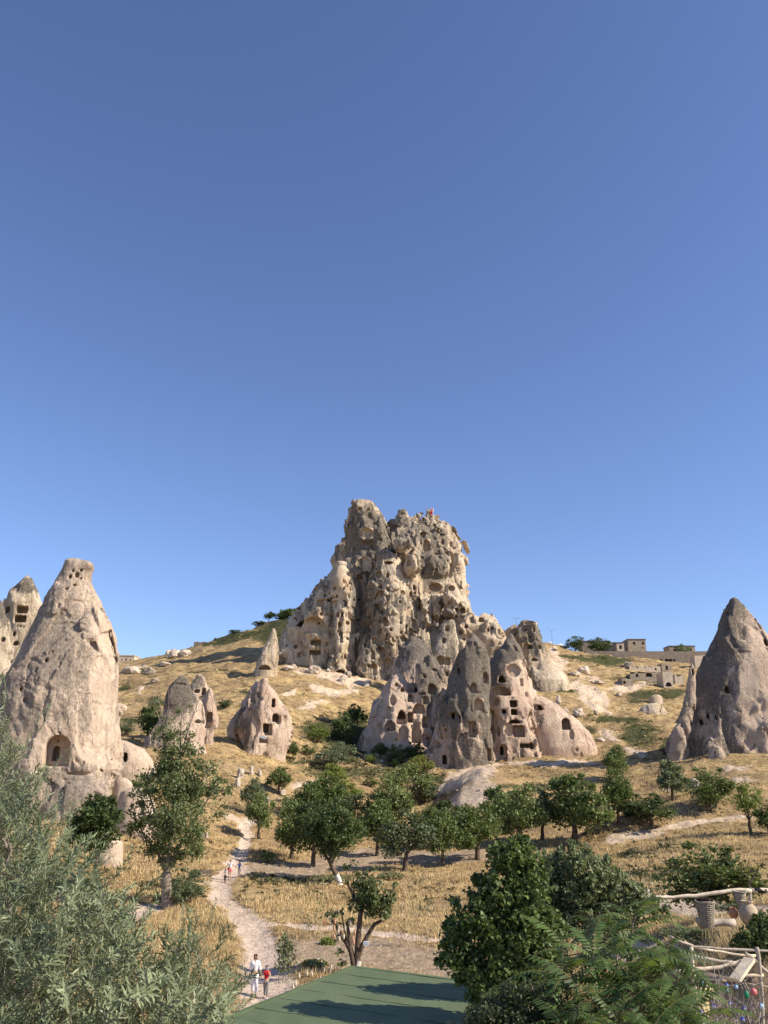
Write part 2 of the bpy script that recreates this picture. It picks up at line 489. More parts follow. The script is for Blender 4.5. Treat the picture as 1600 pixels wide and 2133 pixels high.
def GG(px, py, dmin=8, dmax=420):
    x, y, z = G(px, py, dmin, dmax)
    return (x, y, gz(x, y))

m, nt, b = mat_new('dry_hillside', 1.0, .05)
p = geo_pos(nt)
big = noise(nt, .05, 5, .6, p); med = noise(nt, .45, 6, .65, p); fin = noise(nt, 3.0, 6, .7, p)
pst = geo_pos(nt, (.6, 1, 1))
gold = ramp(nt, med, [(.30, (.17, .115, .055)), (.43, (.37, .255, .12)), (.57, (.55, .395, .19)), (.70, (.36, .245, .115))])
gold = mixc(nt, ramp(nt, noise(nt, .12, 4, .6, p), [(.42, 0.0), (.6, .75)]), gold, (.30, .20, .11))
gold = mixc(nt, ramp(nt, big, [(.52, 0.0), (.64, .35)]), gold, (.52, .39, .22))
sh = noise(nt, .7, 7, .78, pst)
gold = mixc(nt, ramp(nt, sh, [(.50, 0.0), (.62, .85)]), gold, (.10, .08, .04))
earth = ramp(nt, fin, [(.3, (.54, .41, .30)), (.6, (.68, .54, .42)), (.8, (.76, .62, .50))])
chalk = ramp(nt, noise(nt, .7, 6, .7, p), [(.3, (.50, .37, .25)), (.55, (.64, .50, .36)), (.8, (.72, .59, .45))])
green = ramp(nt, noise(nt, 1.2, 5, .7, p), [(.3, (.035, .042, .018)), (.6, (.09, .09, .04)), (.8, (.19, .15, .07))])
dn = math_(nt, 'MULTIPLY', math_(nt, 'SUBTRACT', noise(nt, 1.1, 6, .75, p), .5), 1.6)
def edge(a, lo, hi): return ramp(nt, math_(nt, 'ADD', a, dn), [(lo, 0.0), (hi, 1.0)])
c = mixc(nt, edge(attr(nt, 'scrub'), .35, .75), gold, green)
c = mixc(nt, edge(attr(nt, 'bare'), .5, .85), c, chalk)
c = mixc(nt, edge(attr(nt, 'soil'), .2, .55), c, ramp(nt, noise(nt, 1.6, 6, .75, p), [(.3, (.24, .17, .105)), (.5, (.40, .30, .20)), (.7, (.50, .38, .26))]))
c = mixc(nt, edge(attr(nt, 'path'), .25, .6), c, earth)
c = mixc(nt, .35, c, ramp(nt, fin, [(.25, .55), (.7, 1.15)]), 'MULTIPLY')
L(nt, c, b.inputs['Base Color'])
bump(nt, b, math_(nt, 'ADD', math_(nt, 'MULTIPLY', med, .8), math_(nt, 'ADD', math_(nt, 'MULTIPLY', fin, .25), math_(nt, 'MULTIPLY', sh, .5))), .9, .8)
M_HILL = m
me = mesh_np('hillside', np.stack([X.ravel(), Y.ravel(), Zm], 1), F, [m])
add_attr(me, 'path', path); add_attr(me, 'soil', soil); add_attr(me, 'bare', bare); add_attr(me, 'scrub', scrub)
link('hillside_ground', me, kind='structure')
mb = MB(); R = 15000
mb.add([(-R, -R, -1.5), (R, -R, -1.5), (R, 4, -1.5), (-R, 4, -1.5)], [(0, 1, 2, 3)])
mp = simple('plain_earth', (.40, .30, .18), var=.3, scale=.05, bmp=0)
mb.build('plain', mp, kind='structure')
# ================================================================== ROCK BY SIGNED DISTANCE + SURFACE NETS
def gnoise(shape, org, vs, cell, seed):
    """smooth value noise on a regular grid, -1..1"""
    r = np.random.default_rng(seed)
    if not hasattr(cell, '__len__'): cell = (cell,) * 3
    cs = [(org[a] + vs * np.arange(shape[a])) / cell[a] + 100.37 for a in range(3)]
    i0 = [np.floor(c).astype(int) for c in cs]
    R_ = r.random([int(i0[a][-1] - i0[a][0] + 2) for a in range(3)], dtype=np.float32) * 2 - 1
    A = R_
    for a in (0, 1, 2):
        i = i0[a] - i0[a][0]; f = (cs[a] - i0[a]).astype(np.float32); f = f * f * (3 - 2 * f)
        sh = [1, 1, 1]; sh[a] = -1; f = f.reshape(sh)
        A = np.take(A, i, axis=a) * (1 - f) + np.take(A, i + 1, axis=a) * f
    return A
_T3 = np.random.default_rng(99).random(1 << 16).astype(np.float32) * 2 - 1
def vn3(x, y, z, seed=0, lin=False):
    xi = np.floor(x); yi = np.floor(y); zi = np.floor(z)
    fx = (x - xi).astype(np.float32); fy = (y - yi).astype(np.float32); fz = (z - zi).astype(np.float32)
    if not lin: fx = fx * fx * (3 - 2 * fx); fy = fy * fy * (3 - 2 * fy); fz = fz * fz * (3 - 2 * fz)
    xi = xi.astype(np.int64); yi = yi.astype(np.int64); zi = zi.astype(np.int64)
    hx = (xi * 73856093, (xi + 1) * 73856093); hy = (yi * 19349663, (yi + 1) * 19349663); hz = (zi * 83492791 + seed * 7919, (zi + 1) * 83492791 + seed * 7919)
    def g(a, b_, c):
        h = hx[a] ^ hy[b_] ^ hz[c]
        h = h ^ (h >> 15)
        return _T3[h & 65535]
    x00 = g(0, 0, 0) * (1 - fx) + g(1, 0, 0) * fx; x10 = g(0, 1, 0) * (1 - fx) + g(1, 1, 0) * fx
    x01 = g(0, 0, 1) * (1 - fx) + g(1, 0, 1) * fx; x11 = g(0, 1, 1) * (1 - fx) + g(1, 1, 1) * fx
    return (x00 * (1 - fy) + x10 * fy) * (1 - fz) + (x01 * (1 - fy) + x11 * fy) * fz
def rock_disp(x, y, z, noises, seed, warp=1.2, ycut=1e9):
    front = y < ycut
    wx = vn3(x / 4.3, y / 4.3, z / 7, seed + 50) * warp; wy = vn3(x / 4.1, y / 4.7, z / 6, seed + 51) * warp
    wz = vn3(x / 3.7, y / 4.2, z / 4, seed + 52) * warp * .8
    wx += vn3(x / 1.6, y / 1.7, z / 1.9, seed + 53) * warp * .3; wz += vn3(x / 1.5, y / 1.8, z / 1.6, seed + 54) * warp * .3
    x = x + wx; y = y + wy; z = z + wz
    ca, sa = cos(.6), sin(.6)
    x2 = x * ca - y * sa; y2 = x * sa + y * ca
    rm = np.clip(vn3(x / 9, y / 9, z / 9, seed + 60) * 1.3 + .75, .15, 1.5)
    out = np.zeros(len(x), np.float32)
    for i, (cell, a_, kind) in enumerate(noises):
        if kind == 'l':
            t = z / cell + vn3(x / 6, y / 6, z / 6, seed + 70 + i) * 1.3
            f = t - np.floor(t)
            out += a_ * (f ** 3 - .25) * rm * np.clip(vn3(x / 5, y / 5, z / 3, seed + 80 + i) + .6, 0, 1.4)
            continue
        if not hasattr(cell, '__len__'): cell = (cell,) * 3
        if kind == 'w':     # spalled planar facets
            f32 = np.float32
            px_, py_, pz_ = (x2[front] / cell[0]).astype(f32), (y2[front] / cell[1]).astype(f32), (z[front] / cell[2]).astype(f32)
            bx, by, bz = np.floor(px_), np.floor(py_), np.floor(pz_)
            fx_, fy_, fz_ = px_ - bx - f32(.5), py_ - by - f32(.5), pz_ - bz - f32(.5)
            bx = bx.astype(np.int32); by = by.astype(np.int32); bz = bz.astype(np.int32)
            # only the 8 cells on the near side of each axis can hold the nearest centre (jitter is below half a cell)
            sx_ = np.where(fx_ > 0, 1, -1).astype(np.int32); sy_ = np.where(fy_ > 0, 1, -1).astype(np.int32); sz_ = np.where(fz_ > 0, 1, -1).astype(np.int32)
            best = np.full(len(px_), 9., f32); val = np.zeros(len(px_), f32)
            for dx in (0, 1):
                for dy in (0, 1):
                    for dz in (0, 1):
                        ox, oy, oz = sx_ * dx, sy_ * dy, sz_ * dz
                        h_ = ((bx + ox) * 1237 + (by + oy) * 7919 + (bz + oz) * 5821 + (seed + i) * 379) & 65535
                        r1_ = _T3[h_]; r2_ = _T3[(h_ + 12347) & 65535]; r3_ = _T3[(h_ + 31337) & 65535]; r4_ = _T3[(h_ + 50021) & 65535]
                        ex = fx_ - ox - f32(.42) * r1_; ey = fy_ - oy - f32(.42) * r2_; ez = fz_ - oz - f32(.42) * r3_
                        dd = ex * ex + ey * ey + ez * ez
                        m_ = dd < best
                        np.copyto(best, dd, where=m_); np.copyto(val, f32(.55) * r4_ + f32(1.1) * (r2_ * ex + r3_ * ey + r1_ * ez), where=m_)
            out[front] += val * a_ * rm[front]
            continue
        g = vn3(x2 / cell[0] + .3 * z / cell[2], y2 / cell[1] + .2 * z / cell[2], z / cell[2] + .35 * x2 / cell[0], seed + i, kind in 'fr')
        if kind == 'r': g = 1 - 2.8 * np.abs(g)
        elif kind == 'f': g = 1.4 * g
        elif kind == 'v': g = 2 * np.abs(g) - 1
        elif kind == 'p': g = -np.clip(g * 2.2 - .7, 0, 1)      # scoops
        out += g * a_ * (rm if cell[0] < 4 else 1)
    return out
def surface_nets(S, org, vs):
    nx, ny, nz = S.shape
    ins = S < 0
    c = np.zeros((nx - 1, ny - 1, nz - 1), np.uint8)
    for i in (0, 1):
        for j in (0, 1):
            for k in (0, 1):
                c += ins[i:nx - 1 + i, j:ny - 1 + j, k:nz - 1 + k]
    act = (c > 0) & (c < 8)
    ids = np.full(act.shape, -1, np.int32)
    ii, jj, kk = np.nonzero(act)
    ids[ii, jj, kk] = np.arange(len(ii))
    corners = [(i, j, k) for i in (0, 1) for j in (0, 1) for k in (0, 1)]
    val = {q: S[ii + q[0], jj + q[1], kk + q[2]] for q in corners}
    acc = np.zeros((len(ii), 3), np.float32); cnt = np.zeros(len(ii), np.float32)
    for q in corners:
        for ax in range(3):
            if q[ax] == 0:
                q2 = list(q); q2[ax] = 1; q2 = tuple(q2)
                a, b_ = val[q], val[q2]
                m_ = (a < 0) != (b_ < 0)
                t = np.where(m_, a / np.where(m_, a - b_, 1), 0)
                for x in range(3):
                    acc[:, x] += np.where(m_, q[x] + (t if x == ax else 0), 0)
                cnt += m_
    V = acc / cnt[:, None] + np.stack([ii, jj, kk], 1)
    V = V * vs + np.array(org, np.float32)
    faces = []
    # x edges
    for ax in range(3):
        A = [slice(None)] * 3; B = [slice(None)] * 3
        A[ax] = slice(0, -1); B[ax] = slice(1, None)
        o = [x for x in range(3) if x != ax]
        for q in o: A[q] = slice(1, -1); B[q] = slice(1, -1)
        a = ins[tuple(A)]; b_ = ins[tuple(B)]
        d = a != b_
        e = np.stack(np.nonzero(d), 1)
        if not len(e): continue
        for q in o: e[:, q] += 1
        e1 = e.copy(); e1[:, o[0]] -= 1
        e2 = e1.copy(); e2[:, o[1]] -= 1
        e3 = e.copy(); e3[:, o[1]] -= 1
        f = np.stack([ids[tuple(x.T)] for x in (e, e1, e2, e3)], 1)
        flip = a[d]
        if ax == 1: flip = ~flip
        f[~flip] = f[~flip][:, ::-1]
        faces.append(f)
    return V, np.concatenate(faces)
def smin(a, b, k):
    if k <= 0: return np.minimum(a, b)
    h = np.clip(k - np.abs(a - b), 0, None) / k
    return np.minimum(a, b) - h * h * k * .25

class Rock:
    """lobes: dict(d=depth of axis plane, rows=[(py, pxL, pxR)], k=depth ratio, n=superellipse power, r=blend)"""
    def __init__(s, name, vs, lobes, caves=(), amp=1.0, noises=(), seed=1, pits=(), ylim=None, patina_shade=(), base_patina_shade=.0,
                 mat=None, label='', cat='rock', group=None, zb=None, pock=0, smooth_k=1.5, cavename='cave_opening', warp=1.2, glim=1.0, smooth=True):
        L_ = []
        for lb in lobes:
            d = lb['d']; k = lb.get('k', .9)
            if 'ball' in lb:
                px, py, rx, rz = lb['ball']
                x, y, z = P(px, py, d); sx = rx * d / FPX * 1.0; sz = rz * d / FPX
                L_.append(dict(t='ball', c=(x, y, z), r=(sx, lb.get('ry', sx), sz), k=k, b=lb.get('b', smooth_k), tilt=lb.get('tilt', 0)))
                continue
            zs, cx, hw = [], [], []
            for py, a, b_ in lb['rows']:
                u0, e = ue(a, py); u1, _ = ue(b_, py)
                zs.append(CAMZ + d * e); cx.append(d * (u0 + u1) / 2); hw.append(max(.02, d * (u1 - u0) / 2))
            zs, cx, hw = map(np.array, (zs, cx, hw)); o = np.argsort(zs); zs, cx, hw = zs[o], cx[o], hw[o]
            if zb is None: zs = np.r_[zs[0] - 7, zs]; cx = np.r_[cx[0], cx]; hw = np.r_[hw[0] * 1.1, hw]
            L_.append(dict(t='lobe', zs=zs, cx=cx, hw=hw, k=k, d=d, n=lb.get('n', 2), b=lb.get('b', smooth_k), yo=lb.get('yo', 0),
                           lean=lb.get('lean', 0)))
        lo = np.array([1e9] * 3); hi = -lo
        for q in L_:
            if q['t'] == 'ball':
                a = np.array(q['c']) - np.array(q['r']); b_ = np.array(q['c']) + np.array(q['r'])
            else:
                a = np.array([(q['cx'] - q['hw']).min(), q['d'] - (q['hw'] * q['k']).max() - abs(q['lean']) * 8, q['zs'][0]])
                b_ = np.array([(q['cx'] + q['hw']).max(), q['d'] + (q['hw'] * q['k']).max() + abs(q['lean']) * 8, q['zs'][-1]])
            lo = np.minimum(lo, a); hi = np.maximum(hi, b_)
        m_ = amp * 1.2 + 2 * vs
        lo -= m_; hi += m_
        if zb is not None: lo[2] = zb
        if ylim is not None: hi[1] = min(hi[1], ylim)
        shape = tuple(int(x) for x in np.ceil((hi - lo) / vs) + 1)
        org = lo
        xs = (org[0] + vs * np.arange(shape[0])).astype(np.float32)[:, None, None]
        ys = (org[1] + vs * np.arange(shape[1])).astype(np.float32)[None, :, None]
        z1 = (org[2] + vs * np.arange(shape[2])).astype(np.float32)
        zz = z1[None, None, :]
        S = np.full(shape, 50, np.float32)
        for q in L_:
            if q['t'] == 'ball':
                c, r = q['c'], q['r']
                dx = (xs - c[0]) / r[0]; dy = (ys - c[1]) / r[1]; dz = (zz - c[2] - q['tilt'] * (xs - c[0])) / r[2]
                v = (np.sqrt(dx * dx + dy * dy + dz * dz) - 1) * min(r)
                S = smin(S, v, q['b'])
                continue
            cx = np.interp(z1, q['zs'], q['cx']).astype(np.float32); hw = np.interp(z1, q['zs'], q['hw']).astype(np.float32)
            top = q['zs'][-1]
            dx = np.abs(xs - cx[None, None, :])
            yc = q['d'] + q['yo'] + q['lean'] * (z1 - q['zs'][0]) / max(1, top - q['zs'][0])
            dy = np.abs(ys - yc[None, None, :].astype(np.float32)) / q['k']
            if q['n'] == 2: rr = np.sqrt(dx * dx + dy * dy)
            else: rr = (dx ** q['n'] + dy ** q['n']) ** (1 / q['n'])
            v = (rr - hw[None, None, :]) * min(1, q['k'] ** .5) * .9
            v = np.maximum(v, (zz - top) * .8)
            S = smin(S, v, q['b'])
        mx_ = amp * sum(abs(n[1]) for n in noises) * 1.05 + vs
        bi, bj, bk = np.nonzero(np.abs(S) < mx_)
        S0_ = S[bi, bj, bk]
        wz = np.zeros(len(z1), np.float32)
        for q in L_:
            if q['t'] == 'lobe': wz = np.maximum(wz, np.where(z1 <= q['zs'][-1], np.interp(z1, q['zs'], q['hw']), 0))
            else: wz = np.maximum(wz, np.where(np.abs(z1 - q['c'][2]) < q['r'][2], q['r'][0], 0))
        att = np.clip(wz / (3.2 * amp), .16, 1).astype(np.float32)
        S[bi, bj, bk] -= att[bk] * amp * rock_disp((org[0] + bi * vs).astype(np.float32), (org[1] + bj * vs).astype(np.float32), (org[2] + bk * vs).astype(np.float32), noises, seed * 131, warp=warp, ycut=max(q['d'] if q['t'] == 'lobe' else 0 for q in L_) + 1)
        S[bi, bj, bk] = np.maximum(S[bi, bj, bk], S0_ - amp * glim)
        del bi, bj, bk, S0_
        # random weathering pocks
        r = np.random.default_rng(seed + 5)
        firsty = np.argmax(S < 0, axis=1)
        solid = (S < 0).any(axis=1)
        def carve(x, y, z, fn, R3):
            i0 = [max(0, int((v - R3[a] - org[a]) / vs)) for a, v in enumerate((x, y, z))]
            i1 = [min(shape[a], int((v + R3[a] - org[a]) / vs) + 2) for a, v in enumerate((x, y, z))]
            if any(i1[a] - i0[a] < 1 for a in range(3)): return
            sl = tuple(slice(i0[a], i1[a]) for a in range(3))
            v = fn(xs[sl[0]] - x, ys[:, sl[1]] - y, zz[:, :, sl[2]] - z)
            S[sl] = np.maximum(S[sl], -v)
        if pock:
            pk = np.argwhere(solid)
            for _ in range(pock):
                i, k = pk[r.integers(len(pk))]
                x = org[0] + i * vs; z = org[2] + k * vs; y = org[1] + firsty[i, k] * vs
                a = r.uniform(1.0, 2.4) * vs; h = a * r.uniform(.8, 1.8)
                carve(x, y, z, lambda X_, Y_, Z_: (np.sqrt((X_ / a) ** 2 + (Y_ / (a * 1.3)) ** 2 + (Z_ / h) ** 2) - 1) * a, (a, a * 1.3, h))
        s.cv = []
        for cvx in caves:
            px, py, w, h, kind = cvx[:5]
            dep = cvx[5] if len(cvx) > 5 else None
            # march along the ray to find the rock face
            u, e = ue(px, py)
            yy = np.arange(org[1], org[1] + shape[1] * vs, vs * .5)
            ii = ((yy * u - org[0]) / vs).round().astype(int); jj = ((yy - org[1]) / vs).round().astype(int)
            kk = ((CAMZ + yy * e - org[2]) / vs).round().astype(int)
            ok = (ii >= 0) & (ii < shape[0]) & (jj >= 0) & (jj < shape[1]) & (kk >= 0) & (kk < shape[2])
            if not ok.any(): continue
            vv = np.full(len(yy), 9.); vv[ok] = S[ii[ok], jj[ok], kk[ok]]
            hit = np.nonzero(vv < 0)[0]
            if not len(hit): continue
            y = yy[hit[0]]; x = y * u; z = CAMZ + y * e
            W = max(w * y / FPX * .5, vs * .75); Hh = max(h * y / FPX * .5, vs * .75)
            D = dep if dep else min(6.0, max(2.2 * W, vs * 5))
            sx = u * .5   # jambs roughly follow the line of sight
            def fn(X_, Y_, Z_, W=W, Hh=Hh, D=D, kind=kind, sx=sx):
                ax = np.abs(X_ - sx * Y_)
                if kind == 'o':
                    sec = (np.sqrt((ax / W) ** 2 + (Z_ / Hh) ** 2) - 1) * min(W, Hh)
                elif kind == 'a':
                    zt = Hh - W
                    sec = np.where(Z_ > zt, np.sqrt(ax ** 2 + (Z_ - zt) ** 2) - W, np.maximum(ax - W, -Z_ - Hh)) if Hh > W else \
                        np.where(Z_ > -Hh, (np.sqrt((ax / W) ** 2 + ((Z_ + Hh) / (2 * Hh)) ** 2) - 1) * min(W, Hh), -Z_ - Hh)
                else:
                    sec = np.maximum(ax - W, np.abs(Z_) - Hh)
                return np.maximum(sec, np.maximum(Y_ - D, -Y_ - 2.5 - D))
            carve(x, y, z, fn, (W + abs(sx) * (D + 3) + vs, D + 3, Hh + vs))
            s.cv.append((x, y, z, W + .3 * vs, Hh + .3 * vs, D, kind, sx))
        # close the volume
        S[0] = S[-1] = 1; S[:, 0] = 1; S[:, -1] = np.maximum(S[:, -1], .01); S[:, :, -1] = 1
        V, Fq = surface_nets(S, org, vs)
        del S
        lb = np.arange(len(V)); E0 = np.concatenate([Fq[:, 0], Fq[:, 1]]); E1 = np.concatenate([Fq[:, 2], Fq[:, 3]]); E2 = np.concatenate([Fq[:, 1], Fq[:, 2]])
        for _ in range(400):
            m_ = np.minimum(np.minimum(lb[E0], lb[E1]), lb[E2]); l2 = lb.copy()
            np.minimum.at(l2, E0, m_); np.minimum.at(l2, E1, m_); np.minimum.at(l2, E2, m_)
            l2 = l2[l2]; l2 = l2[l2]
            if (l2 == lb).all(): break
            lb = l2
        big = np.bincount(lb).argmax()
        gq = H(V[:, 0], V[:, 1]); low = V[:, 2] < gq - 1.6 - .006 * V[:, 1]
        Fq = Fq[(lb[Fq[:, 0]] == big) & ~low[Fq].all(1)]
        fc = V[Fq].mean(1)
        lab = np.full(len(Fq), -1)
        for i, (x, y, z, W, Hh, D, kind, sx) in enumerate(s.cv):
            dx = np.abs(fc[:, 0] - x - sx * (fc[:, 1] - y)); dz = np.abs(fc[:, 2] - z)
            inb = (dx < W) & (dz < Hh) & (fc[:, 1] > y + .35 * vs - .25 * D * 0) & (fc[:, 1] < y + D + vs)
            lab[inb & (lab < 0)] = i
        # patina attribute (weathered skin; on the great cone and fin also painted light)
        pxv, pyv = proj(V[:, 0], V[:, 1], V[:, 2])
        pat = np.full(len(V), base_patina_shade)
        for (ax, ay, rx, ry, val) in patina_shade:
            q = ((pxv - ax) / rx) ** 2 + ((pyv - ay) / ry) ** 2
            pat += val * np.exp(-q)
        s.V = V
        root = None
        cen = np.array([V[:, 0].mean(), V[:, 1].mean(), V[:, 2].min()])
        root = empty(name, cen, label=label, cat=cat, group=group)
        def sub(sel, nm):
            f = Fq[sel]
            used, inv = np.unique(f, return_inverse=True)
            me = mesh_np(nm, V[used] - cen, inv.reshape(f.shape), [mat], smooth)
            add_attr(me, 'patina_shade', pat[used] - (.5 if nm != 'rock_body' else 0))
            return link(nm, me, root)
        sub(lab < 0, 'rock_body')
        for i in range(len(s.cv)):
            sel = lab == i
            if sel.sum() > 5:
                sub(sel, cavename)
        s.root = root
        s.nf = len(Fq)
        print('ROCK', name, shape, len(Fq), 'caves', len(s.cv))

M_TUFF = rock_mat('tuff_castle', (.78, .65, .47), (.64, .49, .33), (.18, .155, .12), .8)
M_PINK = rock_mat('tuff_pink', (.75, .59, .44), (.62, .45, .33), (.16, .14, .11), 1.2)
M_LEFT = rock_mat('tuff_cream', (.62, .485, .36), (.52, .395, .285), (.27, .22, .17), 1.8, .7)
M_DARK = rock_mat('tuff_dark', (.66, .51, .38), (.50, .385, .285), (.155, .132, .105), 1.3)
# ================================================================== THE ROCKS
def c1(x, y, w, h, k, *r): return (560 + x / 3.636, 1020 + y / 3.636, w / 3.636, h / 3.636, k) + r
def c2(x, y, w, h, k, *r): return (720 + x / 2.963, 1260 + y / 2.963, w / 2.963, h / 2.963, k) + r
def c3(x, y, w, h, k, *r): return (x / 3.678, 1140 + y / 3.678, w / 3.678, h / 3.678, k) + r
def c4(x, y, w, h, k, *r): return (300 + x / 4, 1240 + y / 4, w / 4, h / 4, k) + r
def c5(x, y, w, h, k, *r): return (1100 + x / 3.2, 1220 + y / 3.2, w / 3.2, h / 3.2, k) + r
def r1(*a): return [(1020 + y / 3.636, 560 + x0 / 3.636, 560 + x1 / 3.636) for y, x0, x1 in a]
def r2(*a): return [(1260 + y / 2.963, 720 + x0 / 2.963, 720 + x1 / 2.963) for y, x0, x1 in a]
def r3(*a): return [(1140 + y / 3.678, x0 / 3.678, x1 / 3.678) for y, x0, x1 in a]
def r4(*a): return [(1240 + y / 4, 300 + x0 / 4, 300 + x1 / 4) for y, x0, x1 in a]
def r5(*a): return [(1220 + y / 3.2, 1100 + x0 / 3.2, 1100 + x1 / 3.2) for y, x0, x1 in a]
def b1(x, y, rx, ry): return (560 + x / 3.636, 1020 + y / 3.636, rx / 3.636, ry / 3.636)

CASTLE_L = [
 dict(d=297, k=.75, n=2.4, rows=r1((88, 660, 690), (100, 608, 760), (180, 600, 815), (280, 594, 870), (330, 598, 900), (400, 600, 930), (480, 605, 960), (700, 560, 1050), (1000, 500, 1120), (1500, 480, 1150))),
 dict(d=303, k=.6, n=2.6, rows=r1((215, 1110, 1290), (240, 1030, 1310), (300, 960, 1370), (345, 900, 1400), (400, 880, 1450), (450, 870, 1470), (530, 860, 1488), (600, 850, 1478), (680, 850, 1452), (740, 840, 1495), (830, 830, 1505), (900, 830, 1500), (1000, 800, 1500), (1200, 760, 1530), (1500, 700, 1560))),
 dict(d=303, k=.7, n=3, rows=r1((168, 1115, 1215), (200, 1112, 1225), (260, 1105, 1230)), b=.5),
 dict(d=303, k=.9, rows=r1((193, 1012, 1025), (210, 1006, 1040), (250, 1008, 1045)), b=.3),
 dict(d=306, k=.7, n=3, rows=r1((232, 1000, 1040), (240, 935, 1060), (310, 925, 1080)), b=.3),
 dict(d=308, k=.6, n=2.3, rows=r1((400, 590, 620), (425, 537, 640), (480, 533, 640), (500, 500, 640), (540, 487, 640), (600, 492, 640), (650, 455, 640), (690, 448, 640), (730, 398, 640), (790, 355, 640), (840, 300, 640), (900, 240, 640), (950, 218, 640), (1050, 155, 640), (1150, 105, 640), (1260, 78, 640), (1500, 60, 640)), b=.35),
 # pale fluted buttresses
 dict(d=286, k=1.0, rows=r1((590, 535, 560), (680, 505, 610), (800, 500, 640), (950, 500, 650), (1150, 480, 655), (1340, 450, 660), (1500, 440, 680)), b=.35),
 dict(d=292, k=.9, rows=r1((620, 590, 640), (700, 560, 680), (900, 550, 700), (1200, 540, 700), (1500, 540, 720)), b=.35),
 dict(d=289, k=.9, rows=r1((690, 405, 435), (760, 370, 470), (860, 330, 500), (940, 290, 510)), b=.35),
 dict(d=285, k=.9, rows=r1((560, 820, 900), (700, 790, 900), (900, 745, 900), (1100, 740, 850), (1300, 660, 880), (1500, 640, 900)), b=.35),
 dict(d=286, k=.9, rows=r1((440, 820, 870), (520, 805, 980), (620, 800, 1010), (760, 775, 1050), (900, 780, 1080), (1100, 800, 1050), (1500, 830, 1050)), b=.35),
 dict(d=285, k=.9, rows=r1((930, 925, 945), (1050, 890, 1000), (1200, 860, 1040), (1500, 820, 1060)), b=.35),
 dict(d=288, k=.9, rows=r1((400, 1010, 1060), (500, 990, 1140), (640, 980, 1150), (800, 960, 1150), (1000, 1000, 1170), (1200, 1020, 1190), (1500, 1020, 1200)), b=.35),
 dict(d=290, ball=b1(1240, 590, 105, 105), ry=4, b=.2),
 dict(d=292, ball=b1(1230, 740, 110, 80), ry=5, b=.3),
 dict(d=288, ball=b1(1265, 890, 45, 100), ry=4, b=.2), dict(d=288, ball=b1(1200, 900, 40, 90), ry=4, b=.2),
 dict(d=288, ball=b1(1370, 860, 60, 100), ry=5, b=.2), dict(d=290, ball=b1(1450, 930, 50, 90), ry=4, b=.2),
 dict(d=291, ball=b1(750, 330, 90, 110), ry=4, b=.3),
 # lower-left carved facade
 dict(d=291, k=.28, n=5, rows=r1((1085, 185, 330), (1120, 150, 440), (1180, 125, 460), (1300, 100, 470), (1500, 60, 480)), b=.3),
 dict(d=284, ball=b1(1020, 420, 60, 70), ry=4, b=.35), dict(d=283, ball=b1(1090, 570, 60, 80), ry=4, b=.35),
 dict(d=284, ball=b1(560, 1480, 70, 90), ry=4, b=.2), dict(d=282, ball=b1(740, 1520, 60, 80), ry=4, b=.2),
 dict(d=290, k=.8, rows=r1((900, 1420, 1500), (1000, 1400, 1560), (1120, 1380, 1570), (1300, 1300, 1600)), b=.4),
]
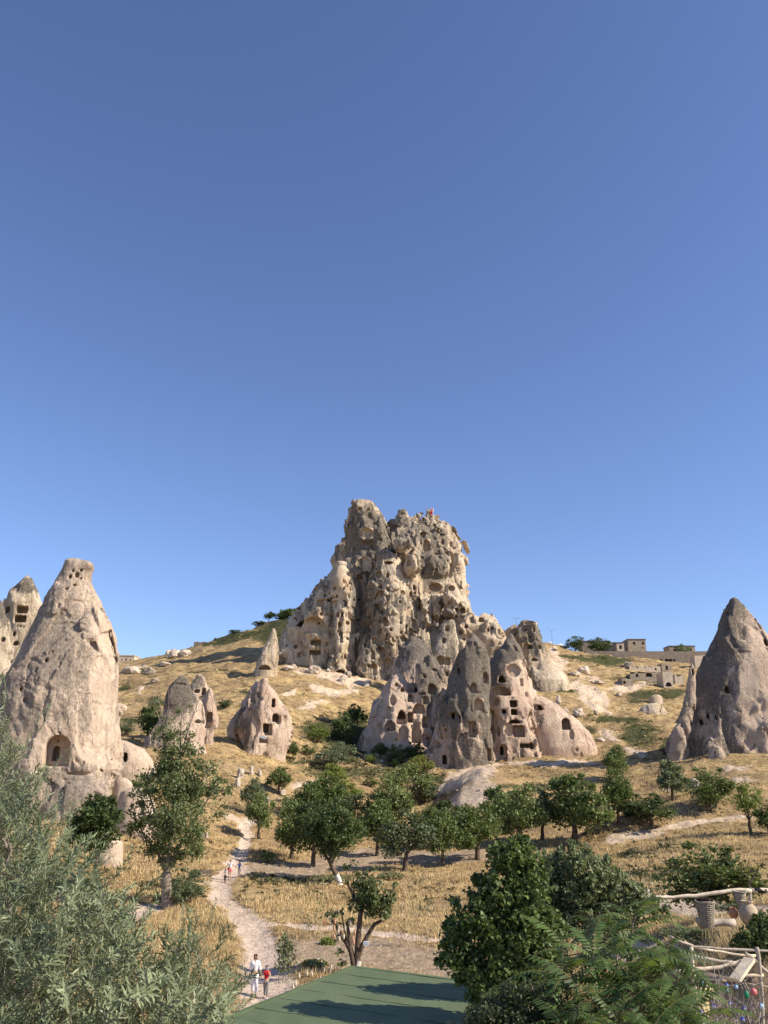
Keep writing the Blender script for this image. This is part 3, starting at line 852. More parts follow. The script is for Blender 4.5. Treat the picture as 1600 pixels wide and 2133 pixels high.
CASTLE_C = [c1(330, 1020, 240, 130, 'a', 4.5), c1(720, 560, 120, 110, 'o', 2.5), c1(1195, 430, 60, 120, 'o', 2.5), c1(655, 1050, 70, 150, 'r', 3.5), c1(690, 800, 90, 330, 'o', 2.2),
 c1(740, 320, 110, 80, 'o', 3), c1(690, 145, 35, 30, 'o'), c1(750, 150, 30, 24, 'o'),
 c1(390, 860, 55, 60, 'r'), c1(398, 940, 22, 28, 'a'), c1(250, 1030, 80, 80, 'a', 8), c1(380, 1010, 14, 16, 'r', 7), c1(460, 1025, 14, 14, 'r', 7), c1(355, 1160, 78, 46, 'r'),
 c1(205, 1190, 26, 34, 'a'), c1(230, 1250, 26, 36, 'r'), c1(275, 1242, 26, 30, 'r'), c1(350, 1232, 86, 36, 'r'), c1(440, 1165, 22, 28, 'a'), c1(135, 1180, 14, 22, 'a'), c1(90, 1275, 18, 30, 'a'),
 c1(500, 870, 35, 55, 'r'), c1(583, 865, 20, 46, 'a'), c1(568, 745, 14, 30, 'o'), c1(618, 755, 14, 30, 'o'), c1(515, 805, 15, 22, 'a'), c1(485, 810, 28, 28, 'o'), c1(645, 830, 16, 32, 'a'), c1(683, 832, 15, 22, 'a'),
 c1(525, 945, 20, 42, 'a'), c1(557, 945, 16, 36, 'a'), c1(603, 945, 16, 42, 'r'), c1(537, 1020, 30, 46, 'o'), c1(545, 1090, 36, 42, 'o'), c1(550, 1132, 22, 50, 'a'), c1(732, 738, 12, 20, 'a'), c1(705, 665, 14, 18, 'a'),
 c1(542, 1382, 68, 42, 'o', 4), c1(485, 1330, 34, 34, 'o'), c1(470, 1275, 22, 32, 'a'), c1(610, 640, 50, 40, 'o'), c1(470, 890, 16, 20, 'o'), c1(440, 740, 34, 34, 'o'), c1(425, 800, 26, 30, 'o'), c1(500, 745, 26, 30, 'o'),
 c1(820, 890, 38, 55, 'a'), c1(857, 822, 32, 30, 'a'), c1(768, 1055, 25, 60, 'r'), c1(803, 1140, 42, 60, 'a'), c1(790, 1255, 30, 64, 'r'), c1(855, 1230, 35, 64, 'r'), c1(802, 1365, 28, 80, 'r'), c1(885, 1010, 42, 50, 'r'),
 c1(900, 1180, 30, 50, 'r'), c1(925, 1060, 20, 26, 'a'), c1(900, 1315, 46, 90, 'a'), c1(842, 1310, 26, 60, 'a'), c1(722, 1350, 32, 60, 'r'), c1(895, 810, 22, 34, 'a'), c1(900, 650, 20, 50, 'a'), c1(850, 735, 14, 30, 'o'),
 c1(1020, 553, 32, 34, 'r'), c1(1063, 550, 30, 52, 'a'), c1(1110, 495, 32, 42, 'a'), c1(1040, 458, 30, 34, 'a'), c1(1120, 625, 22, 26, 'r'), c1(1015, 778, 30, 36, 'r'), c1(1065, 925, 38, 56, 'a'), c1(1113, 945, 26, 56, 'r'),
 c1(1165, 930, 34, 34, 'a'), c1(1207, 853, 18, 26, 'o'), c1(1100, 1010, 40, 60, 'r'), c1(1112, 1080, 16, 24, 'a'), c1(1075, 1060, 40, 32, 'a'), c1(1260, 735, 105, 72, 'o', 4), c1(1385, 745, 52, 50, 'o'), c1(1368, 865, 30, 36, 'a'),
 c1(1470, 912, 36, 46, 'a'), c1(1455, 740, 13, 30, 'a'), c1(905, 552, 70, 32, 'o'), c1(833, 640, 44, 62, 'o'), c1(1300, 865, 40, 40, 'o'), c1(1255, 860, 26, 40, 'o'), c1(1270, 975, 30, 60, 'o'), c1(1390, 690, 40, 40, 'o'),
 c1(1170, 325, 60, 34, 'a'), c1(1280, 320, 34, 40, 'o'), c1(1140, 240, 60, 16, 'o'), c1(910, 430, 26, 30, 'o'), c1(950, 400, 20, 30, 'o'), c1(880, 470, 24, 30, 'o'), c1(945, 490, 30, 36, 'o'), c1(850, 1070, 16, 40, 'a'),
 c1(770, 800, 24, 30, 'o'), c1(940, 1130, 16, 30, 'a'), c1(985, 1190, 16, 26, 'a'), c1(1075, 790, 24, 40, 'a'), c1(1210, 930, 22, 28, 'o'), c1(835, 1200, 16, 30, 'a'), c1(760, 130, 18, 16, 'o')]
_rw = np.random.default_rng(404)
for _ in range(60):
    x_, y_ = (_rw.uniform(490, 1170), _rw.uniform(720, 1370)) if _rw.random() < .8 else (_rw.uniform(1180, 1470), _rw.uniform(700, 1000))
    if all(abs(560 + x_ / 3.636 - q[0]) > (q[2] + 6) / 2 + 1 or abs(1020 + y_ / 3.636 - q[1]) > (q[3] + 8) / 2 + 1 for q in CASTLE_C[8:]):
        CASTLE_C.append(c1(x_, y_, _rw.uniform(13, 26), _rw.uniform(18, 40), 'ra'[int(_rw.random() < .5)]))
Rock('castle_rock', .355, CASTLE_L, CASTLE_C, amp=1.0, seed=3,
     noises=[((11, 11, 16), .8, 'f'), ((6.5, 6.5, 11), 2.5, 'w'), ((4.6, 4.6, 22), .9, 'r'), ((2.6, 2.6, 4.6), 1.35, 'w'), ((1.5, 1.5, 2.4), .45, 'r')],
     pock=150, ylim=318, zb=36, glim=1.6, smooth=False, smooth_k=.6,
     patina_shade=[(775, 1120, 45, 45, .55), (745, 1230, 18, 110, .6), (900, 1180, 28, 32, .7), (840, 1250, 30, 20, .25), (690, 1330, 25, 80, .2), (770, 1300, 25, 70, .25), (890, 1120, 40, 25, .25), (960, 1200, 25, 60, -.6), (720, 1300, 18, 90, -.75), (712, 1215, 14, 30, -.6), (850, 1200, 35, 35, -.4), (640, 1350, 40, 40, -.5)],
     base_patina_shade=.42, mat=M_TUFF, label='huge craggy rock castle riddled with cave windows towering over the hillside', cat='rock castle')

# --- rock spire with a balanced cap boulder in front of the castle's right foot
Rock('capped_rock_spire', .33, [
   dict(d=262, k=.9, rows=r1((985, 1330, 1400), (1010, 1310, 1410), (1100, 1275, 1420), (1200, 1230, 1430), (1300, 1220, 1440), (1420, 1230, 1450), (1560, 1200, 1460)))],
   [c1(1350, 1055, 30, 40, 'r'), c1(1325, 1145, 26, 44, 'r'), c1(1300, 1290, 55, 70, 'a'), c1(1352, 1300, 40, 62, 'r'), c1(1340, 1395, 44, 38, 'r'), c1(1285, 1350, 30, 50, 'a')],
   smooth=False, amp=.8, seed=6, noises=[((3.4, 3.4, 14), .8, 'r'), ((2.2, 2.2, 3), .5, 'f'), ((1.6, 1.6, 2.5), .5, 'n'), ((2.2, 2.2, 4.2), .6, 'w')], pock=7, base_patina_shade=.5, mat=M_TUFF, smooth_k=.6,
   label='grey cave-cut rock spire carrying the dark cap boulder, behind the tall dark cone', cat='rock spire')
Rock('cap_boulder', .3, [dict(d=262, ball=b1(1362, 942, 50, 34), ry=5, tilt=-.25)], amp=.3, seed=8, noises=[((1.5, 1.5, 1), 1, 'n'), ((2.2, 2.2, 4.2), .6, 'w')], base_patina_shade=.9, mat=M_DARK,
   label='dark flat boulder balanced on top of the cave-cut rock spire', cat='boulder')

# --- central cluster
Rock('pink_rock_cone', .26, [
   dict(d=212, k=.8, rows=r2((190, 402, 415), (215, 372, 462), (270, 330, 520), (350, 300, 550), (460, 270, 600), (600, 190, 640), (1000, 100, 700))),
   dict(d=203, k=.8, rows=r2((455, 290, 330), (500, 255, 400), (590, 205, 480), (720, 150, 560), (870, 90, 600), (1010, 60, 640)), b=1),
   dict(d=201, k=.9, rows=r2((375, 450, 475), (420, 440, 510), (520, 420, 520), (700, 380, 560), (1000, 330, 600)), b=.8),
   dict(d=202, k=.9, rows=r2((330, 500, 540), (420, 500, 590), (520, 500, 615), (700, 500, 620), (1000, 440, 640)), b=.8)],
   [c2(315, 492, 22, 24, 'a'), c2(293, 590, 38, 66, 'o', 1.2), c2(255, 665, 52, 70, 'r', 1.5), c2(345, 675, 50, 50, 'a', 5), c2(345, 715, 62, 44, 'r', 2), c2(398, 695, 34, 62, 'r', 4), c2(415, 515, 56, 62, 'a', 2), c2(432, 525, 12, 26, 'r', 5),
    c2(400, 575, 36, 50, 'a'), c2(402, 565, 10, 16, 'r', 4), c2(452, 640, 80, 60, 'a', 1.6), c2(492, 725, 42, 68, 'a', 2), c2(200, 765, 48, 64, 'r', 1.2), c2(275, 745, 62, 60, 'a', 1.4), c2(355, 795, 56, 86, 'a', 1.5), c2(438, 805, 60, 90, 'a', 1.5),
    c2(316, 832, 14, 22, 'o'), c2(488, 440, 22, 26, 'a'), c2(532, 520, 48, 60, 'a', 2), c2(495, 590, 34, 46, 'a'), c2(350, 525, 26, 30, 'o'), c2(262, 770, 12, 12, 'r', 3), c2(475, 548, 40, 14, 'r')],
   smooth=False, amp=.8, seed=12, noises=[((5, 5, 11), .8, 'f'), ((2.6, 2.6, 12), .75, 'r'), ((1.6, 1.6, 2), .4, 'p'), ((.9, .9, 1.4), .22, 'n'), ((2.2, 2.2, 4.2), .6, 'w')], pock=12, smooth_k=1.2,
   patina_shade=[(855, 1345, 40, 40, .6), (900, 1400, 25, 60, .4), (800, 1500, 40, 60, -.5), (740, 1560, 20, 60, .5), (880, 1480, 30, 50, .1)], base_patina_shade=.3, mat=M_PINK,
   label='broad pinkish rock cone with many carved niches, left of the tall dark cone', cat='rock cone')
Rock('tall_dark_rock_cone', .25, [
   dict(d=186, k=.95, rows=r2((165, 780, 788), (200, 762, 812), (260, 732, 850), (330, 702, 868), (450, 655, 878), (600, 605, 880), (750, 590, 890), (880, 600, 895), (990, 610, 905), (1060, 600, 920))),
   dict(d=188, k=.8, rows=r2((640, 580, 600), (760, 545, 660), (880, 508, 690), (1000, 488, 720), (1060, 480, 740)), b=1.0),
   dict(d=184, k=.8, rows=r2((240, 790, 800), (400, 740, 800), (600, 690, 760), (800, 670, 750), (1060, 660, 860)), b=.8),
   dict(d=183.5, k=.8, rows=r2((300, 830, 850), (500, 820, 872), (700, 810, 885), (860, 800, 890), (1060, 760, 900)), b=.8)],
   [c2(790, 512, 34, 60, 'a', 1.6), c2(822, 615, 58, 70, 'a', 1.6), c2(655, 685, 56, 42, 'r', 2), c2(665, 684, 18, 34, 'r', 4), c2(782, 770, 46, 92, 'r', 1.5), c2(790, 776, 10, 14, 'r', 3), c2(862, 450, 28, 66, 'a', 1.5),
    c2(612, 955, 26, 56, 'a', 4), c2(560, 860, 60, 40, 'a', 1.4), c2(665, 865, 16, 40, 'a'), c2(886, 925, 22, 74, 'r', 2), c2(620, 770, 18, 22, 'o'), c2(600, 820, 12, 14, 'o'), c2(700, 410, 16, 50, 'o', 1), c2(572, 780, 50, 26, 'a', 1)],
   smooth=False, amp=.7, seed=14, noises=[((6, 6, 18), .4, 'f'), ((2.4, 2.4, 18), .8, 'r'), ((1.6, 1.6, 4), .3, 'f'), ((.9, .9, 1.4), .2, 'n'), ((2.2, 2.2, 4.2), .6, 'w')], pock=4, smooth_k=1.0,
   patina_shade=[(975, 1400, 60, 110, .5), (960, 1530, 30, 60, -.15), (915, 1560, 30, 40, -.3), (1000, 1480, 18, 60, -.25)], base_patina_shade=.6, mat=M_PINK,
   label='tallest dark pointed rock cone in the middle of the cluster, with doorways', cat='rock cone')
Rock('broken_rock_cone', .25, [
   dict(d=195, k=.9, rows=r2((168, 1016, 1024), (200, 1000, 1045), (270, 955, 1085), (330, 925, 1108), (400, 895, 1122), (480, 885, 1130), (600, 880, 1160), (800, 880, 1180), (1060, 880, 1190))),
   dict(d=190, k=.6, n=3, rows=r2((575, 925, 1100), (640, 900, 1160), (800, 905, 1170), (1060, 900, 1190)), b=.8),
   dict(d=196, k=.8, rows=r2((470, 1115, 1130), (540, 1100, 1150), (640, 1090, 1165)), b=.6)],
   [c2(965, 455, 46, 46, 'a', 5), c2(955, 530, 130, 60, 'a', 3), c2(1035, 405, 88, 80, 'o', 1.0), c2(1036, 610, 44, 44, 'r', 4), c2(978, 657, 26, 26, 'r', 4), c2(1040, 662, 40, 34, 'r', 4), c2(1045, 720, 76, 24, 'a', 4),
    c2(1070, 780, 70, 70, 'r', 3), c2(1105, 870, 60, 26, 'r', 4), c2(975, 915, 44, 100, 'a', 2), c2(965, 900, 20, 50, 'r', 5), c2(1085, 480, 20, 44, 'r', 1), c2(930, 600, 40, 50, 'o', 2), c2(1150, 870, 24, 40, 'a', 3), c2(1010, 770, 60, 80, 'o', 1.2),
    c2(905, 680, 30, 60, 'o', 1.5), c2(945, 780, 20, 60, 'o', 1.2)],
   smooth=False, amp=.85, seed=16, noises=[((4.5, 4.5, 8), .8, 'f'), ((2.1, 2.1, 9), .6, 'r'), ((2, 2, 2.2), .6, 'p'), ((.8, .8, 1.2), .22, 'n'), ((2.2, 2.2, 4.2), .6, 'w')], pock=15, smooth_k=.8,
   patina_shade=[(1060, 1360, 40, 50, .7), (1030, 1400, 20, 40, .4), (1070, 1390, 18, 20, -.9), (1090, 1420, 18, 40, -.7), (1050, 1500, 50, 60, -.45)], base_patina_shade=.45, mat=M_PINK,
   label='dark-tipped rock cone with a broken pink face, just right of the tallest cone', cat='rock cone')
Rock('smooth_pink_dome', .25, [
   dict(d=196, k=.8, n=2.2, rows=r2((555, 1150, 1200), (575, 1120, 1240), (610, 1105, 1290), (650, 1095, 1335), (720, 1095, 1430), (800, 1095, 1500), (880, 1095, 1540), (965, 1095, 1540), (1060, 1095, 1560))),
   dict(d=185, k=.9, n=3, rows=r2((655, 1225, 1250), (690, 1180, 1275), (760, 1172, 1300), (960, 1170, 1310), (1060, 1160, 1320)), b=.3),
   dict(d=182, k=.7, n=2, rows=r2((868, 1370, 1385), (900, 1345, 1410), (970, 1320, 1470), (1060, 1300, 1500)), b=.3)],
   [c2(1182, 632, 80, 36, 'a', 4), c2(1283, 720, 30, 60, 'a', 2.5), c2(1360, 735, 52, 70, 'a', 3), c2(1395, 800, 30, 60, 'o', .8)],
   amp=.45, seed=18, noises=[((6, 6, 10), .9, 'n'), ((2.5, 2.5, 7), .25, 'r'), ((.9, .9, 1.2), .15, 'n'), ((2.2, 2.2, 4.2), .6, 'w')], pock=2, smooth_k=.8,
   patina_shade=[(1128, 1500, 14, 25, .7), (1190, 1530, 14, 20, .25)], base_patina_shade=-.08, mat=M_PINK,
   label='smooth pale pink rock dome at the right end of the cone cluster', cat='rock dome')

# --- ragged tower and crags behind, right of the castle
Rock('ragged_rock_tower', .33, [
   dict(d=272, k=.7, n=2.5, rows=r2((95, 1088, 1115), (110, 1080, 1195), (180, 1068, 1200), (250, 1062, 1235), (330, 1090, 1245), (400, 1110, 1280), (500, 1100, 1330))),
   dict(d=272, k=.8, rows=r2((92, 1172, 1190), (150, 1150, 1202), (200, 1150, 1210)), b=.4),
   dict(d=270, k=.8, rows=r2((300, 1238, 1258), (340, 1215, 1280), (400, 1170, 1330), (470, 1120, 1380)), b=.6),
   dict(d=276, k=.8, rows=r2((125, 1030, 1045), (150, 1000, 1068), (230, 980, 1080), (330, 960, 1090)), b=.5)],
   [c2(1112, 152, 18, 22, 'o'), c2(1162, 150, 14, 40, 'o'), c2(1090, 200, 10, 14, 'o'), c2(1138, 198, 12, 20, 'o'), c2(1178, 215, 10, 14, 'o'), c2(1118, 252, 46, 38, 'a', 2), c2(1140, 260, 22, 28, 'r', 4), c2(1198, 260, 18, 26, 'a'), c2(1105, 290, 40, 60, 'o', 1.5), c2(1165, 335, 40, 20, 'a', 2), c2(1130, 108, 60, 22, 'o', 2)],
   smooth=False, amp=.8, seed=21, noises=[((3.4, 3.4, 11), .8, 'r'), ((2, 2, 2.6), .5, 'f'), ((1.5, 1.5, 2.5), .4, 'n'), ((2.2, 2.2, 4.2), .6, 'w')], pock=7, smooth_k=1.0,
   patina_shade=[(1110, 1330, 35, 35, .5), (1150, 1385, 30, 18, -.8)], base_patina_shade=.4, mat=M_TUFF,
   label='ragged grey rock tower with small holes on the skyline right of the castle', cat='rock tower')
Rock('pale_rock_crag', .33, [
   dict(d=268, k=.8, rows=r2((112, 860, 930), (160, 835, 960), (230, 830, 990), (330, 860, 1000), (420, 860, 1000))),
   dict(d=262, k=.8, rows=r2((150, 835, 845), (180, 815, 885), (230, 835, 895), (330, 870, 900)), b=.3),
   dict(d=272, k=.8, rows=r2((50, 850, 862), (75, 820, 915), (110, 770, 925), (160, 760, 930)), b=.6),
   dict(d=274, k=.8, rows=r2((50, 888, 905), (80, 880, 922), (110, 870, 930)), b=.4),
   dict(d=270, k=.8, rows=r2((40, 755, 775), (80, 740, 815), (140, 690, 850), (200, 680, 780), (260, 680, 780)), b=.6)],
   [c2(838, 88, 40, 32, 'a', 3), c2(775, 70, 26, 34, 'a', 2), c2(875, 222, 26, 26, 'o', 2), c2(905, 145, 18, 22, 'o'), c2(880, 155, 16, 26, 'o'), c2(745, 130, 26, 22, 'a', 2), c2(970, 185, 18, 34, 'o', 2), c2(710, 170, 26, 30, 'o')],
   smooth=False, amp=.7, seed=23, noises=[((3.4, 3.4, 4), .9, 'f'), ((2, 2, 3), .6, 'r'), ((1.5, 1.5, 2), .4, 'n'), ((2.2, 2.2, 4.2), .6, 'w')], pock=12, smooth_k=.8,
   patina_shade=[(1020, 1310, 25, 15, .35)], base_patina_shade=.12, mat=M_TUFF,
   label='pale broken crag of hollowed blocks on the ridge between castle and ragged tower', cat='rock crag')

# --- big chimney on the left
Rock('broad_rock_chimney', .135, [
   dict(d=99.2, ball=(184, 1176, 8, 6), ry=.5, b=.05),
   dict(d=100, k=.85, n=2.3, rows=r3((88, 522, 608), (100, 505, 640), (114, 496, 700), (128, 488, 710), (165, 475, 712), (200, 455, 695), (255, 425, 690), (300, 405, 705), (400, 345, 755), (480, 320, 785), (570, 285, 825), (700, 230, 852), (830, 175, 882), (1000, 80, 892), (1150, 20, 890), (1300, -20, 890), (1500, -60, 905), (1700, -80, 915), (1850, -90, 880), (2000, -100, 860), (2250, -110, 850))),
   dict(d=95, k=.5, n=1.7, rows=r3((1665, 470, 500), (1700, 430, 560), (1760, 390, 680), (1830, 350, 790), (1950, 290, 850), (2300, 200, 900)), b=.4)],
   [c3(440, 1558, 178, 222, 'a', 1.5), c3(430, 1580, 54, 108, 'a', 1.72), c3(446, 1486, 14, 20, 'o', 3.2), c3(355, 868, 26, 36, 'o'), c3(158, 1090, 22, 34, 'o'), c3(462, 1424, 14, 18, 'o'),
    c3(590, 212, 36, 50, 'o'), c3(538, 226, 26, 36, 'o'), c3(622, 178, 20, 26, 'o'), c3(560, 180, 18, 26, 'o'), c3(620, 238, 16, 22, 'o'), c3(510, 318, 34, 20, 'o'), c3(338, 815, 8, 8, 'o'), c3(372, 806, 8, 8, 'o'), c3(400, 802, 8, 10, 'o'), c3(570, 290, 34, 20, 'o'), c3(620, 1735, 210, 22, 'o', .4)],
   amp=.5, seed=31, noises=[((5, 5, 9), .5, 'f'), ((3.4, 3.4, 18), .3, 'r'), ((1.6, 1.6, 1.6), .35, 'p'), ((1.2, 1.2, 1.5), .2, 'f'), ((.5, .5, .4), .1, 'r'), ((3.0, 3.0, 5.5), .8, 'w'), ((1.1, 1.1, 1.5), .26, 'w')], pock=7, smooth_k=.6,
   patina_shade=[(90, 1330, 30, 90, .4), (140, 1370, 60, 110, .16), (30, 1450, 40, 60, .3), (140, 1640, 60, 40, .5), (160, 1200, 40, 30, .0), (215, 1400, 25, 150, -.2), (140, 1560, 80, 40, -.35)], base_patina_shade=.46, mat=M_LEFT, zb=2,
   label='massive blunt-topped rock chimney at left with an arched carved doorway near its foot', cat='rock chimney')
for (nm, L_, cv, sd_, lab, dd) in [
  ('white_rock_dome', [dict(d=118, k=.8, rows=r3((1470, 880, 930), (1500, 860, 1010), (1545, 850, 1110), (1620, 840, 1160), (1720, 830, 1200)))], [c3(953, 1610, 42, 66, 'a', 2.5)], 41, 'white rock hump with a dark arched doorway, beside the blunt rock chimney', 0),
  ('striped_rock_mound', [dict(d=92, k=.8, rows=r3((1835, 1000, 1060), (1870, 930, 1120), (1950, 900, 1170), (2060, 890, 1200), (2200, 880, 1220)))], [], 42, 'rounded pink rock mound at the foot of the blunt chimney, nearest the leafy trees', 0),
  ('smooth_rock_mound', [dict(d=97, k=.8, rows=r3((1762, 900, 960), (1800, 880, 1010), (1900, 860, 1040), (2100, 850, 1060)))], [], 43, 'smooth cream rock hump wedged between the blunt chimney and the pink mound', 0),
  ('white_rock_horn', [dict(d=112, k=.7, rows=r3((1196, 900, 920), (1215, 880, 978), (1245, 870, 975), (1300, 860, 925), (1380, 850, 900)))], [], 44, 'small white rock horn jutting out right of the blunt chimney', 0),
  ('pale_boulder_outcrop', [dict(d=79, k=.8, rows=[(1735, 215, 235), (1755, 200, 252), (1790, 200, 254), (1830, 205, 250)])], [], 45, 'pale boulder below the round dark-green tree at left', 0)]:
    Rock(nm, .16, L_, cv, amp=.3, seed=sd_, noises=[((3, 3, 3), .7, 'n'), ((1, 1, 1), .25, 'n'), ((2.2, 2.2, 4.2), .6, 'w')], base_patina_shade=-.1, mat=M_LEFT, smooth_k=.5, label=lab, cat='rock')
Rock('grey_rock_peak', .2, [
   dict(d=132, k=.8, rows=r3((212, 205, 235), (250, 175, 250), (340, 100, 285), (430, 40, 315), (560, 10, 330), (800, -40, 340), (1300, -80, 350)))],
   [c3(62, 478, 34, 56, 'a'), c3(168, 478, 84, 58, 'r'), c3(155, 548, 90, 56, 'r'), c3(110, 665, 22, 36, 'a'), c3(120, 732, 44, 34, 'a'), c3(60, 608, 14, 28, 'a'), c3(78, 868, 30, 40, 'a'), c3(135, 604, 14, 14, 'r'), c3(160, 606, 12, 14, 'r'), c3(180, 612, 10, 14, 'r')],
   amp=.6, seed=33, noises=[((3, 3, 10), .6, 'r'), ((1.8, 1.8, 2.4), .35, 'f'), ((1.4, 1.4, 2.5), .35, 'n'), ((2.2, 2.2, 4.2), .6, 'w')], pock=5, smooth_k=.6,
   patina_shade=[(60, 1225, 40, 25, .6), (40, 1300, 40, 60, -.3)], base_patina_shade=.2, mat=M_TUFF,
   label='grey-tipped rock peak with square cave rooms, behind the blunt chimney on the left', cat='rock peak')
Rock('pale_rock_pinnacle', .2, [
   dict(d=120, k=.8, rows=r3((388, -20, 6), (430, -40, 25), (600, -80, 45), (800, -110, 60), (1300, -140, 80)))],
   [c3(22, 705, 30, 40, 'a', 1)],
   amp=.6, seed=35, noises=[((3, 3, 10), .6, 'r'), ((1.8, 1.8, 2.4), .35, 'f'), ((1.4, 1.4, 2.5), .35, 'n'), ((2.2, 2.2, 4.2), .6, 'w')], pock=3, base_patina_shade=.2, mat=M_TUFF, patina_shade=[(0, 1270, 30, 30, .5)],
   label='pale rock pinnacle cut off by the left edge of the view', cat='rock peak')

# --- two cones behind the poplar-like tree
Rock('dark_ridge_cone', .2, [dict(d=150, k=.7, n=1.8, rows=r4((668, 300, 325), (700, 280, 345), (750, 245, 370), (850, 205, 428), (920, 188, 462), (1060, 130, 500), (1180, 50, 520), (1330, 20, 540), (1500, 0, 560)))],
   [c4(375, 1082, 12, 16, 'o'), c4(450, 1050, 60, 26, 'a', 2), c4(508, 1100, 22, 12, 'a'), c4(105, 1205, 12, 14, 'o')],
   amp=.6, seed=51, noises=[((3, 3, 14), .7, 'r'), ((1.8, 1.8, 3), .35, 'f'), ((1.4, 1.4, 2.5), .3, 'n'), ((2.2, 2.2, 4.2), .6, 'w')], patina_shade=[(370, 1440, 35, 50, .7), (390, 1530, 50, 30, -.3)], base_patina_shade=.3, mat=M_PINK, pock=2,
   label='dark-ridged rock cone half hidden behind the tall sparse tree', cat='rock cone')
Rock('pale_notched_cone', .2, [dict(d=158, k=.7, rows=r4((655, 450, 470), (680, 435, 500), (750, 390, 520), (800, 400, 545), (870, 410, 580), (970, 420, 600), (1250, 430, 605), (1420, 420, 610)))
    , dict(d=157, k=.7, rows=r4((780, 535, 550), (830, 520, 572), (1000, 500, 602), (1300, 480, 604)), b=.5)],
   [c4(475, 853, 40, 20, 'a', 3), c4(495, 800, 34, 60, 'a', 1.5), c4(545, 1010, 46, 70, 'r', 1.5), c4(528, 1067, 28, 16, 'a', 3), c4(440, 800, 50, 30, 'o', 1.2)],
   amp=.55, seed=53, noises=[((3, 3, 10), .6, 'r'), ((1.8, 1.8, 2.4), .35, 'f'), ((1.4, 1.4, 2.5), .3, 'n'), ((2.2, 2.2, 4.2), .6, 'w')], patina_shade=[(415, 1420, 20, 22, .6), (448, 1450, 8, 40, .4)], base_patina_shade=.05, mat=M_PINK, pock=2,
   label='pale rock cone with a notched tip, right behind the dark-ridged cone', cat='rock cone')
Rock('holed_rock_cone', .2, [
   dict(d=165, k=.8, n=2.1, rows=r4((705, 930, 1030), (740, 915, 1060), (830, 880, 1120), (930, 835, 1185), (1010, 800, 1218), (1110, 760, 1222), (1200, 790, 1215), (1330, 830, 1170), (1450, 850, 1160))),
   dict(d=167, k=.8, rows=r4((690, 940, 952), (760, 900, 960), (1000, 760, 900), (1110, 700, 880), (1180, 700, 880), (1350, 830, 900)), b=.6),
   dict(d=161, k=.8, rows=r4((700, 990, 1020), (850, 960, 1040), (1100, 900, 1000), (1350, 830, 960)), b=.7),
   dict(d=160, ball=(300 + 728 / 4, 1240 + 1190 / 4, 8, 10), ry=1.1, b=.3)],
   [c4(1077, 898, 30, 74, 'a', 2.5), c4(1093, 1020, 50, 68, 'a', 3), c4(1118, 1040, 46, 66, 'o', .8), c4(1035, 1118, 62, 92, 'r', 1.6), c4(1015, 1110, 40, 70, 'r', 2.2), c4(990, 1208, 62, 42, 'r', 1.2), c4(885, 925, 30, 70, 'a', .8), c4(880, 1010, 46, 90, 'r', .8), c4(1118, 810, 26, 60, 'a', 1.2), c4(716, 1195, 14, 34, 'a', .8), c4(785, 1168, 8, 26, 'a'), c4(968, 735, 22, 20, 'o')],
   amp=.5, seed=55, noises=[((4, 4, 9), .6, 'f'), ((2, 2, 12), .65, 'r'), ((1.4, 1.4, 2), .3, 'f'), ((.8, .8, 1.2), .14, 'n'), ((2.2, 2.2, 4.2), .6, 'w')], patina_shade=[(545, 1470, 30, 40, .3), (500, 1510, 20, 30, .4), (515, 1550, 15, 20, .4), (580, 1500, 22, 50, -.3)], base_patina_shade=.25, mat=M_PINK, pock=4,
   label='squat rock cone with three dark window holes, standing alone left of centre', cat='rock cone')
Rock('slender_rock_spire', .25, [dict(d=262, k=.8, rows=r4((275, 1070, 1090), (300, 1060, 1103), (350, 1042, 1110), (430, 1002, 1118), (520, 960, 1125), (610, 915, 1115), (680, 900, 1110)))],
   [c4(1003, 600, 105, 40, 'a', 3)], smooth=False, amp=.6, seed=57, noises=[((2.4, 2.4, 9), .6, 'r'), ((1.6, 1.6, 2), .3, 'f'), ((1.4, 1.4, 2), .3, 'n'), ((2.2, 2.2, 4.2), .6, 'w')], base_patina_shade=.35, mat=M_TUFF, pock=1,
   label='slender grey rock spire with a low cave at its foot, left of the castle', cat='rock spire')
# --- big right cone
Rock('great_dark_rock_cone', .21, [
   dict(d=165, k=.95, n=2, rows=r5((80, 1362, 1380), (95, 1352, 1396), (115, 1348, 1402), (160, 1318, 1434), (260, 1272, 1510), (370, 1225, 1575), (460, 1192, 1630), (560, 1152, 1680), (680, 1112, 1730), (820, 1062, 1790), (950, 1030, 1840), (1110, 1012, 1890), (1250, 1000, 1920))),
   dict(d=168, k=.8, rows=r5((285, 1515, 1540), (330, 1505, 1570), (400, 1500, 1600), (600, 1500, 1700)), b=.5),
   dict(d=153.5, k=.9, rows=r5((740, 1268, 1282), (850, 1255, 1300), (960, 1240, 1310), (1110, 1200, 1340)), b=1.2)],
   [c5(1328, 695, 32, 46, 'r', 2.5), c5(1202, 870, 17, 34, 'r', 2.5), c5(1254, 880, 12, 32, 'r', 2), c5(1160, 912, 22, 36, 'r', 3), c5(1585, 380, 30, 60, 'o', 2), c5(1325, 180, 26, 30, 'o', .8), c5(1130, 780, 30, 60, 'o', .7)],
   amp=.75, seed=61, noises=[((7, 7, 18), .9, 'f'), ((2.8, 2.8, 20), .75, 'r'), ((1.8, 1.8, 3), .35, 'f'), ((1, 1, 1.6), .2, 'n'), ((2.2, 2.2, 4.2), .6, 'w')], base_patina_shade=.5, patina_shade=[(1520, 1300, 40, 60, .3), (1480, 1420, 50, 60, .3), (1600, 1430, 50, 150, -.75), (1470, 1525, 30, 12, -.3)], mat=M_DARK, pock=3, zb=6,  # paler right flank: sunlight painted into the rock colour
   label='great dark pointed rock cone filling the right edge, sunlit on its right flank', cat='rock cone')
